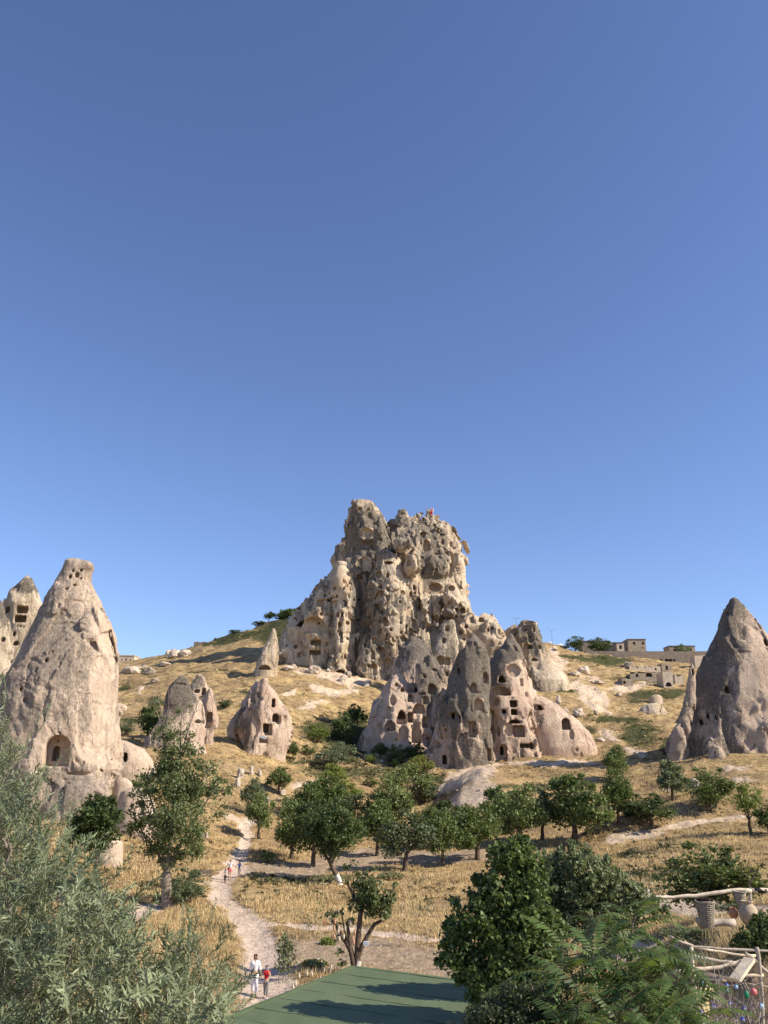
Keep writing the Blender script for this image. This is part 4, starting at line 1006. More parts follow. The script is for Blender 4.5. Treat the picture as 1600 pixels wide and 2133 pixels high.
Rock('thin_rock_fin', .22, [
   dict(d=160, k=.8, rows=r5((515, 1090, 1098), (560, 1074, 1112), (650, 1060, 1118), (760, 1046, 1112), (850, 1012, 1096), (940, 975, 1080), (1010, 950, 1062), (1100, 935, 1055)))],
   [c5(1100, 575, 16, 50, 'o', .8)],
   amp=.45, seed=63, noises=[((3, 3, 7), .5, 'r'), ((1.6, 1.6, 3), .7, 'w')], base_patina_shade=.36, mat=M_DARK,  # grey over the whole fin: its shade painted into the colour
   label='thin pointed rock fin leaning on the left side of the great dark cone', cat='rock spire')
for (nm, L_, sd_, bp, lab) in [
  ('shaded_rock_dome', [dict(d=250, k=.7, rows=r5((785, 800, 860), (800, 775, 885), (840, 750, 915), (890, 740, 935), (980, 730, 950)))], 65, -.1, 'pinkish rock dome lying in the shadow of the great dark cone'),
  ('small_white_hump', [dict(d=260, k=.7, rows=r5((725, 840, 870), (740, 815, 895), (765, 805, 900), (800, 800, 900)))], 66, -.3, 'small white rock hump on the slope above the shaded dome'),
  ('pointed_white_rock', [dict(d=268, k=.8, rows=r1((1440, 735, 745), (1480, 715, 765), (1530, 690, 800), (1600, 670, 830)))], 67, -.3, 'small white rock pyramid at the foot of the castle'),
  ('knobbly_rock', [dict(d=268, k=.8, rows=r1((1405, 555, 590), (1450, 520, 610), (1520, 500, 620), (1600, 490, 640)))], 68, .1, 'knobbly pale rock at the left foot of the castle')]:
    Rock(nm, .3, L_, [], amp=.5, seed=sd_, noises=[((2.5, 2.5, 3), .7, 'f'), ((1.2, 1.2, 1.2), .35, 'n'), ((2.2, 2.2, 4.2), .6, 'w')], base_patina_shade=bp, mat=M_TUFF, smooth_k=.5, label=lab, cat='rock')
# ================================================================== FOLIAGE
def leaf_mat(name, c, hi=None, trans=.25, rough=.55, spec=.3, sc=3.0):
    m, nt, b = mat_new(name, rough, spec)
    p = geo_pos(nt)
    hi = hi or tuple(min(1, x * 1.9) for x in c)
    lo = tuple(x * .6 for x in c)
    n = math_(nt, 'ADD', math_(nt, 'MULTIPLY', noise(nt, sc, 5, .75, p), .8), math_(nt, 'MULTIPLY', objrand(nt), .2))
    col = ramp(nt, n, [(.34, lo), (.5, c), (.68, hi)])
    L(nt, col, b.inputs['Base Color'])
    tr = nt.nodes.new('ShaderNodeBsdfTranslucent'); L(nt, mixc(nt, .5, col, (.25, .30, .04), 'MIX'), tr.inputs[0])
    mx = nt.nodes.new('ShaderNodeMixShader'); mx.inputs[0].default_value = trans
    o = nt.nodes['Material Output']
    L(nt, b.outputs[0], mx.inputs[1]); L(nt, tr.outputs[0], mx.inputs[2]); L(nt, mx.outputs[0], o.inputs[0])
    return m
LM = dict(
 green=leaf_mat('leaf_green', (.125, .165, .05), (.23, .27, .10)),
 dark=leaf_mat('leaf_dark', (.072, .106, .034), (.145, .185, .066), trans=.22),
 dark2=leaf_mat('leaf_glossy', (.085, .13, .038), (.20, .26, .085), trans=.25, sc=5),
 lime=leaf_mat('leaf_lime', (.19, .24, .055), (.32, .36, .09), trans=.35),
 grey=leaf_mat('leaf_grey_green', (.125, .152, .078), (.21, .24, .13)),
 silver=leaf_mat('leaf_silver', (.185, .22, .115), (.35, .38, .235), trans=.15, sc=9),
 olive=leaf_mat('leaf_olive', (.13, .16, .07), (.32, .34, .19), sc=7),
 frond=leaf_mat('leaf_frond', (.065, .12, .028), (.14, .22, .055), trans=.35, spec=.45, sc=5),
 poplar=leaf_mat('leaf_poplar', (.145, .18, .075), (.28, .31, .15), trans=.35),
 gold=leaf_mat('leaf_gold', (.30, .29, .07), (.45, .40, .10), trans=.35))
BARK = simple('bark_brown', (.11, .080, .055), var=.4, scale=9, bmp=.6)
BARKG = simple('bark_grey', (.23, .185, .145), var=.35, scale=9, bmp=.6)
LIME = simple('limewash', (.55, .52, .46), var=.1, scale=12, bmp=.3)

def leaves(C, size, r, up=.5, aspect=1.7, N_=None):
    """rhombic leaves, one quad each: C centres (n,3)"""
    n = len(C)
    a = r.normal(size=(n, 3)); a /= np.linalg.norm(a, axis=1)[:, None] + 1e-9
    nn = r.normal(size=(n, 3)); nn[:, 2] += up * 2
    nn -= a * (nn * a).sum(1)[:, None]; nn /= np.linalg.norm(nn, axis=1)[:, None] + 1e-9
    b_ = np.cross(nn, a)
    s = size * r.uniform(.6, 1.3, n)[:, None]
    A = a * s * aspect * .5; B = b_ * s * .5
    V = np.stack([C - A, C + B + A * .1, C + A, C - B + A * .1], 1).reshape(-1, 3)
    return V, np.arange(4 * n).reshape(n, 4)
def crown_points(blobs, n, r, shell=.55, main=None, mixf=.4):
    if main is not None:
        a = crown_points(blobs, int(n * (1 - mixf)), r, shell); b_ = crown_points([(x, y, z, R * 1.02) for x, y, z, R in main], int(n * mixf), r, .45)
        f = vn3(b_[:, 0] / main[0][3] * 3.5, b_[:, 1] / main[0][3] * 3.5, b_[:, 2] / main[0][3] * 3.5, 5)
        return np.concatenate([a, b_[f > -.28]])
    B = np.array(blobs, float)
    w = B[:, 3] ** 2; w /= w.sum()
    k = r.choice(len(B), n, p=w)
    d = r.normal(size=(n, 3)); d /= np.linalg.norm(d, axis=1)[:, None]
    q = r.random(n) ** shell * B[k, 3]
    return B[k, :3] + d * q[:, None] * np.array([1, 1, .85])
def sub_blobs(main, n, r, fr=(.22, .42)):
    out = []
    M_ = np.array(main, float); w = M_[:, 3] ** 2; w /= w.sum()
    for k in r.choice(len(M_), n, p=w):
        d = r.normal(size=3); d /= np.linalg.norm(d)
        if d[2] < -.5: d[2] *= .4
        R = M_[k, 3]
        c = M_[k, :3] + d * R * r.uniform(.45, 1.0)
        out.append((*c, R * r.uniform(*fr)))
    return out
def limb(mb, a, b_, r0, r1, r, n=5, seg=5, bend=.12):
    a = np.array(a, float); b_ = np.array(b_, float); Ln = np.linalg.norm(b_ - a)
    mid = [a + (b_ - a) * t + r.normal(size=3) * bend * Ln * math.sin(pi * t) * .5 for t in np.linspace(0, 1, seg)]
    mb.tube(mid, [r0 + (r1 - r0) * t for t in np.linspace(0, 1, seg)], n, cap=False)
    return mid
def tree_template(seed, main, nsub=34, nleaf=4500, ls=.030, trunk=(.035, .28), forks=5, lean=(0, 0), fr=(.16, .34), shell=.6, aspect=1.6, twigs=14, stems=1):
    r = np.random.default_rng(seed)
    subs = sub_blobs(main, nsub, r, fr)
    C = crown_points(subs, int(nleaf * 1.5), r, shell, main)
    Vl, Fl = leaves(C, ls, r, aspect=aspect)
    mb = MB(); tr, th = trunk
    for sidx in range(stems):
        off = np.array([r.normal() * .05, r.normal() * .05, 0]) if stems > 1 else np.zeros(3)
        top = np.array([lean[0], lean[1], th]) + off * 2
        limb(mb, off + np.array([0, 0, -.06]), top, tr * 1.35, tr * .8, r, 7, 5, .06)
        for j in range(forks):
            k = subs[r.integers(len(subs))]
            e = limb(mb, top, k[:3], tr * .55, tr * .16, r, 5, 6, .16)
            for _ in range(max(1, twigs // forks // stems)):
                q = subs[r.integers(len(subs))]
                limb(mb, e[r.integers(2, 5)], np.array(q[:3]) * .9 + np.array(e[3]) * .1, tr * .22, tr * .06, r, 4, 4, .2)
    return mb, (Vl, Fl)
def tmpl(seed, main, **k):
    mb, (V, F) = tree_template(seed, main, **k)
    return mb.v, mb.f, V, F
TT = {}
def tset(name, seed, main, **k): TT[name] = tmpl(seed, main, **k)
# unit trees: height 1, width about 1
tset('orch_a', 1, [(0, 0, .60, .36), (.26, .1, .46, .25), (-.26, -.1, .52, .26), (.05, 0, .82, .17), (0, -.1, .36, .26)], nleaf=4200, fr=(.2, .45))
tset('orch_b', 2, [(-.14, 0, .55, .34), (.3, -.05, .62, .22), (-.12, .1, .84, .15), (.02, -.2, .38, .28), (.3, 0, .36, .22)], nleaf=4000, fr=(.2, .48))
tset('orch_c', 3, [(.05, 0, .52, .32), (-.26, 0, .55, .24), (.28, 0, .52, .24), (.1, 0, .78, .2), (-.2, 0, .34, .22)], nleaf=3400, nsub=26, fr=(.22, .5), lean=(.05, 0))
tset('orch_d', 4, [(-.05, 0, .62, .32), (.24, .12, .42, .28), (-.24, 0, .38, .26), (.1, 0, .82, .16)], nleaf=4600, nsub=34, fr=(.18, .42))
tset('bush_a', 5, [(0, 0, .42, .42), (.25, 0, .35, .3), (-.25, 0, .32, .3), (0, 0, .7, .25)], nleaf=3600, nsub=30, trunk=(.025, .12), stems=3, forks=4)
tset('bush_b', 6, [(0, 0, .35, .38), (.3, 0, .3, .28), (-.3, .1, .4, .3), (.1, 0, .65, .22)], nleaf=2600, nsub=26, trunk=(.02, .1), stems=3, forks=3)
tset('sparse', 7, [(0, 0, .6, .3), (.25, 0, .68, .25), (-.28, 0, .6, .22), (.1, 0, .85, .15)], nleaf=1300, nsub=18, fr=(.3, .5), trunk=(.03, .25), twigs=26, forks=6)
tset('round', 8, [(0, 0, .52, .44), (0, 0, .3, .36)], nleaf=3200, nsub=40, trunk=(.03, .12))
tset('far', 9, [(0, 0, .55, .4), (.2, 0, .5, .3), (-.2, 0, .6, .28)], nleaf=900, nsub=16, ls=.07, trunk=(.03, .25), twigs=6)
tset('farbush', 10, [(0, 0, .35, .42), (.3, 0, .3, .3), (-.3, 0, .3, .3)], nleaf=800, nsub=16, ls=.07, trunk=(.02, .1), twigs=4)
_mc = {}
def tree_mesh(t, lm, bark):
    key = (t, lm, bark.name)
    if key not in _mc:
        tv, tf, V, F = TT[t]
        tm = _mc.get((t, bark.name))
        if tm is None:
            tm = bpy.data.meshes.new('trunk'); tm.from_pydata(tv, [], tf); tm.materials.append(bark)
            tm.polygons.foreach_set('use_smooth', [True] * len(tm.polygons)); _mc[(t, bark.name)] = tm
        fm = mesh_np('crown', V, F, [LM[lm]], None)
        _mc[key] = (tm, fm)
    return _mc[key]
def mpp(d): return d / (FPX * 1.05)
def plant(t, lm, px, py, wpx, hpx, label, cat='tree', name='tree', group=None, d=None, bark=None, seed=None, depth=1.0, tilt=0, top=None):
    bark = bark or BARK
    if d is None: x, y, z = GG(px, py)
    else:
        x = ue(px, py)[0] * d; y = d; z = gz(x, y)
        if top is not None:
            ztop = CAMZ + d * ue(px, top)[1]; hpx = (ztop - z) / mpp(d)
    s = mpp(y)
    tm, fm = tree_mesh(t, lm, bark)
    rz = (seed if seed is not None else (px * 7 + py * 3) % 628 / 100)
    root = empty(name, (x, y, z), rz, label=label, cat=cat, group=group)
    wpx *= 1.22; hpx *= 1.04
    root.scale = (wpx * s, wpx * s * depth, hpx * s)
    if tilt: root.rotation_euler = (0, tilt, 0)
    link('trunk', tm, root); link('crown', fm, root)
    return root
OG = 'fruit trees scattered over the valley floor'
for a in [
 ('orch_b', 'green', 607, 1791, 92, 118, 'dark leafy fruit tree at the left end of the front orchard row'),
 ('orch_d', 'dark', 652, 1805, 100, 130, 'dense dark fruit tree with a short straight trunk, second from left in the front row'),
 ('orch_a', 'green', 786, 1783, 90, 105, 'fruit tree with thin upright trunk standing right of the leaning whitewashed one'),
 ('orch_c', 'grey', 842, 1818, 112, 122, 'grey-green fruit tree on a crooked dark trunk at the orchard centre'),
 ('orch_a', 'green', 923, 1806, 76, 112, 'small slim fruit tree in dry dirt, right of the crooked-trunk tree'),
 ('orch_b', 'green', 996, 1790, 112, 112, 'spreading fruit tree forked low, just left of the big dark foreground tree'),
 ('orch_c', 'green', 540, 1748, 66, 92, 'small two-stemmed fruit tree beside the top of the footpath'),
 ('orch_a', 'grey', 527, 1702, 48, 76, 'little grey-green tree left of the footpath top, near white boulders'),
 ('orch_a', 'green', 580, 1656, 50, 54, 'small fruit tree on the slope above the white boulders'),
 ('orch_b', 'green', 676, 1692, 84, 76, 'mid-green fruit tree on the slope behind the front orchard row'),
 ('sparse', 'grey', 741, 1730, 66, 70, 'thin-crowned tree with bare twigs behind the orchard centre'),
 ('orch_d', 'lime', 694, 1650, 66, 56, 'yellow-green young tree on the golden slope'),
 ('sparse', 'green', 852, 1690, 104, 92, 'gnarled open tree leaning beside the bare earth mound'),
 ('orch_a', 'green', 812, 1742, 90, 118, 'broad leafy tree behind the slim-trunked fruit tree'),
 ('orch_d', 'dark', 930, 1752, 74, 80, 'dark rounded tree just below the bare earth mound'),
 ('orch_b', 'green', 1082, 1768, 96, 128, 'grey-green tree standing left of the large round fruit tree'),
 ('orch_d', 'green', 1036, 1752, 60, 110, 'narrow dark tree at the right foot of the bare earth mound'),
 ('orch_d', 'green', 1198, 1762, 138, 142, 'large round leafy tree with a low fork, right of the earth mound'),
 ('orch_a', 'green', 1290, 1716, 78, 112, 'upright tree with long bare trunk below the pale dome'),
 ('orch_a', 'green', 1286, 1630, 62, 74, 'small tree on the ridge line right of the pale dome'),
 ('bush_a', 'dark', 1352, 1716, 118, 62, 'wide low dark bushy tree on the right slope'),
 ('orch_d', 'grey', 1402, 1668, 78, 82, 'grey-green tree on the right slope above the wide bushy one'),
 ('bush_a', 'green', 1484, 1690, 96, 92, 'dense rounded bushy tree under the great dark cone'),
 ('sparse', 'lime', 1565, 1738, 84, 98, 'sparse yellowing tree with a V-shaped trunk at the right'),
 ('sparse', 'gold', 878, 1632, 60, 56, 'yellowish open shrub tree at the mouth of the earth bank')]:
    plant(*a, group=OG)
for a in [
 ('orch_d', 'green', 700, 1722, 80, 84, 'leafy tree glimpsed between the leaning tree and the orchard centre'),
 ('orch_a', 'dark', 968, 1768, 60, 84, 'dark tree tucked behind the low-forked spreading one'),
 ('orch_c', 'grey', 1128, 1752, 84, 106, 'grey-green tree touching the left side of the large round tree'),
 ('orch_b', 'green', 890, 1770, 78, 84, 'mid-green tree behind the crooked-trunk tree'),
 ('orch_a', 'green', 640, 1716, 70, 82, 'fruit tree behind the two trees at the left of the front row'),
 ('orch_d', 'green', 1060, 1728, 70, 74, 'compact tree at the lower right corner of the bare earth mound'),
 ('orch_c', 'lime', 720, 1690, 66, 60, 'pale green tree right of the thin-crowned one on the slope')]:
    plant(*a, group=OG)
for a in [
 ('bush_b', 'grey', 1375, 1858, 110, 40, 'low grey scrubby bush at the left end of the rail', 'bush', 'bush', 34),
 ('bush_b', 'olive', 1440, 1862, 110, 36, 'low olive scrub just behind the rail', 'bush', 'bush', 33),
 ('bush_b', 'grey', 1530, 1858, 80, 26, 'dusty low scrub behind the baskets', 'bush', 'bush', 33),
 ('bush_a', 'grey', 880, 1668, 70, 40, 'grey-brown scrub at the left foot of the bare mound', 'bush', 'bush', None),
 ('bush_a', 'green', 600, 1690, 44, 34, 'small green bush right of the white boulders', 'bush', 'bush', None)]:
    plant(*a[:8], name=a[8], d=a[9])
plant('bush_a', 'dark', 1605, 1738, 60, 70, 'dark bush cut off by the right edge below the great cone', 'bush', 'bush')
plant('bush_a', 'green', 1490, 1860, 190, 132, 'large ragged green bush above the wooden rail', 'bush', 'bush', d=44, top=1745)
SG = 'small shrubs on the slope below the rock cluster'
for a in [
 ('bush_b', 'lime', 660, 1548, 62, 44, 'bright green shrub on the slope left of the shaded thicket', 'shrub', 'shrub', SG),
 ('bush_b', 'silver', 690, 1600, 82, 52, 'silvery grey shrub at the centre of the slope', 'shrub', 'shrub', SG),
 ('bush_b', 'silver', 712, 1582, 50, 46, 'smaller silvery shrub touching the right of the first silvery one', 'shrub', 'shrub', SG),
 ('bush_a', 'dark', 715, 1545, 60, 66, 'dark thicket in the shade left of the pink cone', 'shrub', 'shrub', SG),
 ('bush_a', 'dark', 738, 1512, 50, 50, 'dark bush tucked against the left foot of the pink cone', 'shrub', 'shrub', SG),
 ('bush_b', 'lime', 774, 1590, 28, 24, 'small bright shrub below the pink cone', 'shrub', 'shrub', SG),
 ('orch_a', 'dark', 792, 1580, 34, 32, 'little dark tree against the foot of the pink cone', 'shrub', 'shrub', SG),
 ('bush_a', 'dark', 825, 1590, 46, 42, 'dark bush in front of the pink cone, left of the corner bush', 'shrub', 'shrub', SG),
 ('bush_a', 'dark', 866, 1592, 50, 46, 'very dark bush in the shaded corner of the two cones', 'shrub', 'shrub', SG),
 ('bush_b', 'green', 872, 1612, 58, 42, 'fresh green shrub at the foot of the tall dark cone', 'shrub', 'shrub', SG),
 ('bush_b', 'lime', 823, 1600, 22, 22, 'tiny lime shrub just above the grassy bank', 'shrub', 'shrub', SG),
 ('bush_b', 'green', 1492, 1540, 26, 24, 'small green shrub growing at the base of the great dark cone', 'shrub', 'shrub', SG),
 ('orch_a', 'green', 610, 1582, 24, 36, 'small shrub right of the squat holed cone', 'shrub', 'shrub', SG),
 ('bush_b', 'green', 640, 1575, 34, 26, 'low green shrub left of the silvery ones', 'shrub', 'shrub', SG),
 ('bush_b', 'green', 773, 1640, 32, 24, 'lone round shrub on the golden slope', 'shrub', 'shrub', SG),
 ('bush_a', 'grey', 470, 1473, 36, 18, 'round shrub on the slope between two rock cones', 'shrub', 'shrub', SG),
 ('orch_d', 'dark', 305, 1545, 66, 74, 'dark tree on the slope between the blunt chimney and the ridge cone', 'tree', 'tree', None),
 ('bush_b', 'grey', 262, 1532, 44, 40, 'grey bush beside the right wall of the blunt chimney', 'shrub', 'shrub', None),
 ('bush_a', 'green', 300, 1662, 80, 50, 'green bush among the pale mounds beside the tall sparse tree', 'shrub', 'shrub', None),
 ('bush_b', 'grey', 385, 1885, 96, 80, 'loose grey-green shrub growing right of the thick pollard trunk', 'shrub', 'shrub', None),
 ('bush_b', 'green', 556, 1798, 38, 32, 'little bush beside the footpath in front of the orchard', 'shrub', 'shrub', None),
 ('bush_b', 'lime', 590, 1545, 14, 12, 'tiny green sprig beside the holed cone', 'shrub', 'shrub', None),
 ('bush_b', 'green', 676, 1660, 30, 30, 'green shrub below the yellow-green young tree', 'shrub', 'shrub', None),
]:
    plant(*a[:8], name=a[8], group=a[9])
for a in [
 ('far', 'grey', 560, 1291, 24, 24, 'tiny round tree alone on the left skyline', None),
 ('farbush', 'dark', 600, 1288, 46, 28, 'dark scrub patch on the skyline beside the castle', None),
 ('farbush', 'dark', 632, 1282, 34, 20, 'dark scrub directly against the left wall of the castle', None),
 ('farbush', 'dark', 585, 1298, 40, 18, 'dark scrub on the left skyline, first one right of the tiny round tree', None),
 ('farbush', 'dark', 612, 1300, 44, 26, 'dark bush low on the hill shoulder beside the castle', None),
 ('farbush', 'dark', 540, 1312, 40, 12, 'low dark scrub on the left skyline slope below the tiny tree', None),
 ('farbush', 'grey', 490, 1326, 34, 9, 'thin scrub line on the skyline right of the ruined wall', None),
 ('round', 'dark', 1200, 1360, 36, 38, 'dense dark tree on the right skyline beside the parasols', None),
 ('round', 'dark', 1250, 1358, 46, 34, 'broad brownish tree on the skyline before the long building', None),
 ('round', 'green', 1425, 1378, 34, 40, 'tree rising in front of the low building on the right skyline', None),
 ('farbush', 'dark', 1338, 1372, 20, 16, 'dark bush growing from the long retaining wall', None),
 ('farbush', 'dark', 1176, 1356, 22, 14, 'dark bush on the skyline left of the dense tree', None),
 ('farbush', 'dark', 1300, 1400, 22, 16, 'dark bush left of the ruined houses', None)]:
    plant(a[0], a[1], a[2], a[3], a[4], a[5], a[6], 'tree' if a[0] in ('far', 'round') else 'bush', 'tree' if a[0] in ('far', 'round') else 'bush', a[7], d=372 if a[2] > 1000 else ridge(a[2]),
          top=a[3] - a[5] if a[2] > 1000 else None)

# ---------------- the orchard tree that leans over a whitewashed trunk
def px_limbs(mb, pts, d, r0, r1, n=7):
    """a limb through real points given as (px, py, extra depth)"""
    q = [P(p[0], p[1], d + (p[2] if len(p) > 2 else 0)) for p in pts]
    mb.tube(q, [r0 + (r1 - r0) * i / (len(q) - 1) for i in range(len(q))], n, cap=False)
def blob_tree(name, label, cat, d, base, limbs, blobs, n, ls, mat, bark, seed, fr=(.2, .4), nsub=40, shell=.6, aspect=1.7, lime=None, depth=1.0, up=.5):
    r = np.random.default_rng(seed)
    bx, by, bz = P(base[0], base[1], d); bz = gz(bx, d)
    o = Vector((bx, d, bz))
    root = empty(name, o, label=label, cat=cat)
    mb = MB()
    for pts, r0, r1 in limbs: px_limbs(mb, pts, d, r0, r1)
    mb.v = [tuple(Vector(v) - o) for v in mb.v]
    mb.build('trunk', bark, root, True)
    if lime:
        m2 = MB(); px_limbs(m2, lime[0], d, lime[1], lime[2]); m2.v = [tuple(Vector(v) - o) for v in m2.v]
        m2.build('limewashed_trunk', LIME, root, True)
    main = []
    for (px, py, rp, *dz) in blobs:
        x, y, z = P(px, py, d + (dz[0] if dz else 0))
        main.append((x, y, z, rp * mpp(d)))
    subs = sub_blobs(main, nsub, r, fr)
    V, F = leaves(crown_points(subs, n, r, shell, main, .3), ls, r, up, aspect)
    me = mesh_np('crown', V - np.array(o), F, [mat], None)
    link('crown', me, root)
    # twigs
    mt = MB()
    for q in subs[::2]:
        k = min(main, key=lambda m_: (m_[0] - q[0]) ** 2 + (m_[1] - q[1]) ** 2 + (m_[2] - q[2]) ** 2)
        limb(mt, k[:3], q[:3], .012 * d / 20, .004 * d / 20, r, 3, 4, .2)
    mt.v = [tuple(Vector(v) - o) for v in mt.v]
    link('twigs', mt.mesh('twigs', bark), root, kind='stuff')
    return root
x_, dl, z_ = GG(707, 1843)
blob_tree('tree', 'fruit tree leaning left over its whitewashed trunk base, middle of the front row', 'tree', dl, (707, 1843),
   [([(709, 1846), (704, 1828), (694, 1812), (688, 1798), (690, 1770)], .24, .15), ([(690, 1800), (705, 1770), (720, 1740)], .13, .06), ([(688, 1798), (665, 1760), (655, 1730)], .13, .05)],
   [(700, 1735, 52), (672, 1712, 38), (735, 1730, 36, 2), (705, 1690, 34), (690, 1765, 34), (650, 1740, 24)], 9000, .17, LM['dark'], BARK, 71, nsub=90,
   lime=([(709, 1847), (706, 1834), (701, 1822)], .27, .23))
# ---------------- pollarded poplar-like tree
x_, dp, z_ = GG(348, 1888)
blob_tree('tall_sparse_tree', 'tall pollarded tree with thick bare trunk and long wispy upper twigs, left of the path', 'tree', dp, (348, 1888),
   [([(348, 1892), (347, 1860), (346, 1836), (347, 1818)], .42, .36), ([(347, 1822), (340, 1780), (325, 1700), (300, 1620)], .2, .04), ([(347, 1822), (355, 1760), (362, 1660), (372, 1560)], .22, .05),
    ([(347, 1822), (370, 1770), (410, 1700), (450, 1640)], .18, .04), ([(347, 1822), (330, 1780), (300, 1740), (275, 1690)], .14, .03), ([(362, 1660), (345, 1560), (336, 1480), (325, 1430)], .09, .015),
    ([(362, 1680), (376, 1560), (378, 1500), (380, 1440)], .09, .015), ([(370, 1600), (392, 1520), (410, 1470), (432, 1410)], .07, .01), ([(345, 1600), (338, 1520), (318, 1450), (316, 1420)], .05, .008), ([(378, 1540), (400, 1490), (420, 1475)], .03, .008),
    ([(340, 1520), (352, 1470), (350, 1415)], .03, .006)],
   [(360, 1640, 62), (420, 1640, 52, 2), (310, 1700, 46), (380, 1720, 60, -2), (330, 1760, 40), (400, 1770, 34), (290, 1650, 24), (440, 1600, 30), (465, 1645, 26), (385, 1590, 38), (345, 1590, 30), (360, 1790, 30), (275, 1730, 22), (340, 1530, 30), (380, 1525, 26), (365, 1560, 40), (405, 1560, 22), (352, 1500, 16), (372, 1480, 10), (330, 1465, 14), (395, 1470, 8), (460, 1690, 22)],
   25000, .13, LM['poplar'], BARKG, 72, nsub=300, fr=(.16, .42), shell=.9)
for i, (px_, py_) in enumerate([(0, 0)]): pass
x_, dr_, z_ = P(200, 1770, 64)
blob_tree('round_dark_tree', 'compact dark green tree in front of the blunt rock chimney', 'tree', 64, (200, 1840),
   [([(200, 1870), (202, 1800), (205, 1740)], .2, .1), ([(204, 1780), (180, 1740)], .08, .04)],
   [(200, 1705, 46), (175, 1730, 36), (225, 1690, 30), (230, 1740, 22), (190, 1670, 20), (160, 1745, 24), (205, 1755, 30), (238, 1665, 10)],
   13000, .14, LM['dark'], BARK, 73, nsub=120, fr=(.16, .34))
# ---------------- tree of hanging clay jugs behind the green roof
x_, dj, z_ = GG(740, 2030)
JD = dj
jt = blob_tree('jug_tree', 'low-forking tree with whitewashed foot and clay jugs hung on its stubs, behind the green roof', 'tree', dj, (738, 2030),
   [([(738, 2034), (736, 2005), (732, 1985), (728, 1972)], .17, .13), ([(742, 2030), (744, 2000), (744, 1975), (748, 1930), (752, 1895)], .16, .13), ([(744, 1998), (752, 1975), (765, 1950), (780, 1925), (795, 1918)], .15, .08),
    ([(732, 1985), (722, 1965), (708, 1945), (698, 1925), (688, 1915)], .13, .06), ([(730, 1975), (727, 1950), (722, 1920)], .12, .08), ([(752, 1895), (735, 1858), (726, 1845), (722, 1815)], .06, .02),
    ([(735, 1868), (724, 1842), (710, 1838), (698, 1835)], .04, .02), ([(736, 1880), (738, 1850), (734, 1810), (728, 1785)], .05, .015), ([(752, 1895), (765, 1860), (775, 1825)], .07, .02), ([(795, 1918), (805, 1890), (815, 1860)], .05, .02),
    ([(720, 1955), (710, 1948), (700, 1950)], .05, .04), ([(722, 1958), (716, 1930), (712, 1900)], .05, .03)],
   [(755, 1870, 26), (775, 1850, 22), (760, 1828, 20), (790, 1880, 26), (812, 1868, 18), (800, 1905, 16), (740, 1890, 16), (722, 1808, 10), (738, 1800, 10), (778, 1808, 10), (826, 1842, 8), (770, 1900, 18), (690, 1905, 12), (710, 1900, 9), (705, 1925, 8), (730, 1920, 9), (745, 1845, 14), (722, 1838, 7), (700, 1960, 7), (707, 1985, 9), (712, 2005, 10)],
   3800, .12, LM['poplar'], BARK, 74, nsub=150, fr=(.25, .6), lime=([(742, 2034), (742.5, 2018), (747, 2000)], .185, .16))

# ---------------- large foreground trees, right
blob_tree('big_dark_tree', 'big dark leafy tree filling the right foreground beside the green roof', 'tree', 22, (1030, 2080),
   [([(1040, 2330), (1045, 2150), (1040, 1980), (1050, 1850)], .2, .08), ([(1042, 2120), (990, 2000), (960, 1920)], .12, .04), ([(1042, 2060), (1090, 1950), (1120, 1850)], .11, .04)],
   [(1062, 1790, 50), (1040, 1850, 56), (1100, 1850, 50), (1010, 1930, 60), (955, 1925, 32), (1070, 1950, 70), (960, 1990, 50), (1020, 2030, 60), (1120, 1930, 55), (1040, 2070, 60), (950, 1880, 16), (1100, 1780, 30), (945, 1960, 30), (1110, 2030, 60), (1000, 1890, 30), (1085, 1755, 22), (1030, 1775, 18), (925, 1995, 22), (932, 1930, 14), (1135, 1800, 18), (978, 1862, 14)],
   38000, .088, LM['dark2'], BARK, 75, nsub=330, fr=(.14, .34), shell=.8, aspect=1.4)
blob_tree('olive_bush', 'broad grey-green bush with small glossy leaves behind the feather-leaved tree', 'bush', 24, (1220, 1940),
   [([(1220, 2000), (1215, 1880), (1200, 1820)], .1, .04), ([(1220, 1960), (1260, 1860), (1290, 1820)], .08, .03), ([(1215, 1960), (1160, 1880), (1140, 1840)], .08, .03)],
   [(1130, 1800, 34), (1110, 1840, 40), (1200, 1820, 62), (1150, 1850, 52), (1250, 1840, 56), (1300, 1870, 46), (1220, 1880, 60), (1160, 1920, 60), (1340, 1885, 34), (1370, 1890, 26), (1320, 1860, 26), (1120, 1900, 50), (1280, 1910, 50), (1210, 1780, 30), (1180, 1785, 24), (1290, 1835, 24)],
   38000, .06, LM['olive'], BARKG, 76, nsub=500, fr=(.10, .24), shell=.8, aspect=2.2)
blob_tree('twiggy_bush', 'fine-leaved grey bush at the bottom edge beside the green roof', 'bush', 11.5, (1060, 2200),
   [([(1060, 2500), (1050, 2200), (1040, 2100)], .05, .02), ([(1060, 2300), (1110, 2150), (1130, 2100)], .04, .02), ([(1060, 2300), (990, 2180), (980, 2110)], .04, .02)],
   [(1050, 2120, 60), (1120, 2110, 60), (1000, 2150, 50), (1170, 2130, 50), (1080, 2180, 80), (980, 2200, 50), (950, 2140, 20), (1060, 2075, 30), (1110, 2065, 26)],
   30000, .026, LM['grey'], BARKG, 77, nsub=260, fr=(.16, .34), shell=.8, aspect=2.0)
blob_tree('dark_shrub', 'dark shrub with red flowers at the right edge beside the clay jar', 'bush', 21.5, (1585, 1990),
   [([(1585, 2010), (1590, 1960), (1595, 1930)], .04, .02)],
   [(1560, 1955, 26), (1590, 1935, 30), (1600, 1965, 36), (1610, 1920, 26), (1545, 1965, 20), (1570, 1985, 24)],
   12000, .045, LM['dark'], BARK, 78, nsub=90, fr=(.2, .4), shell=.7)

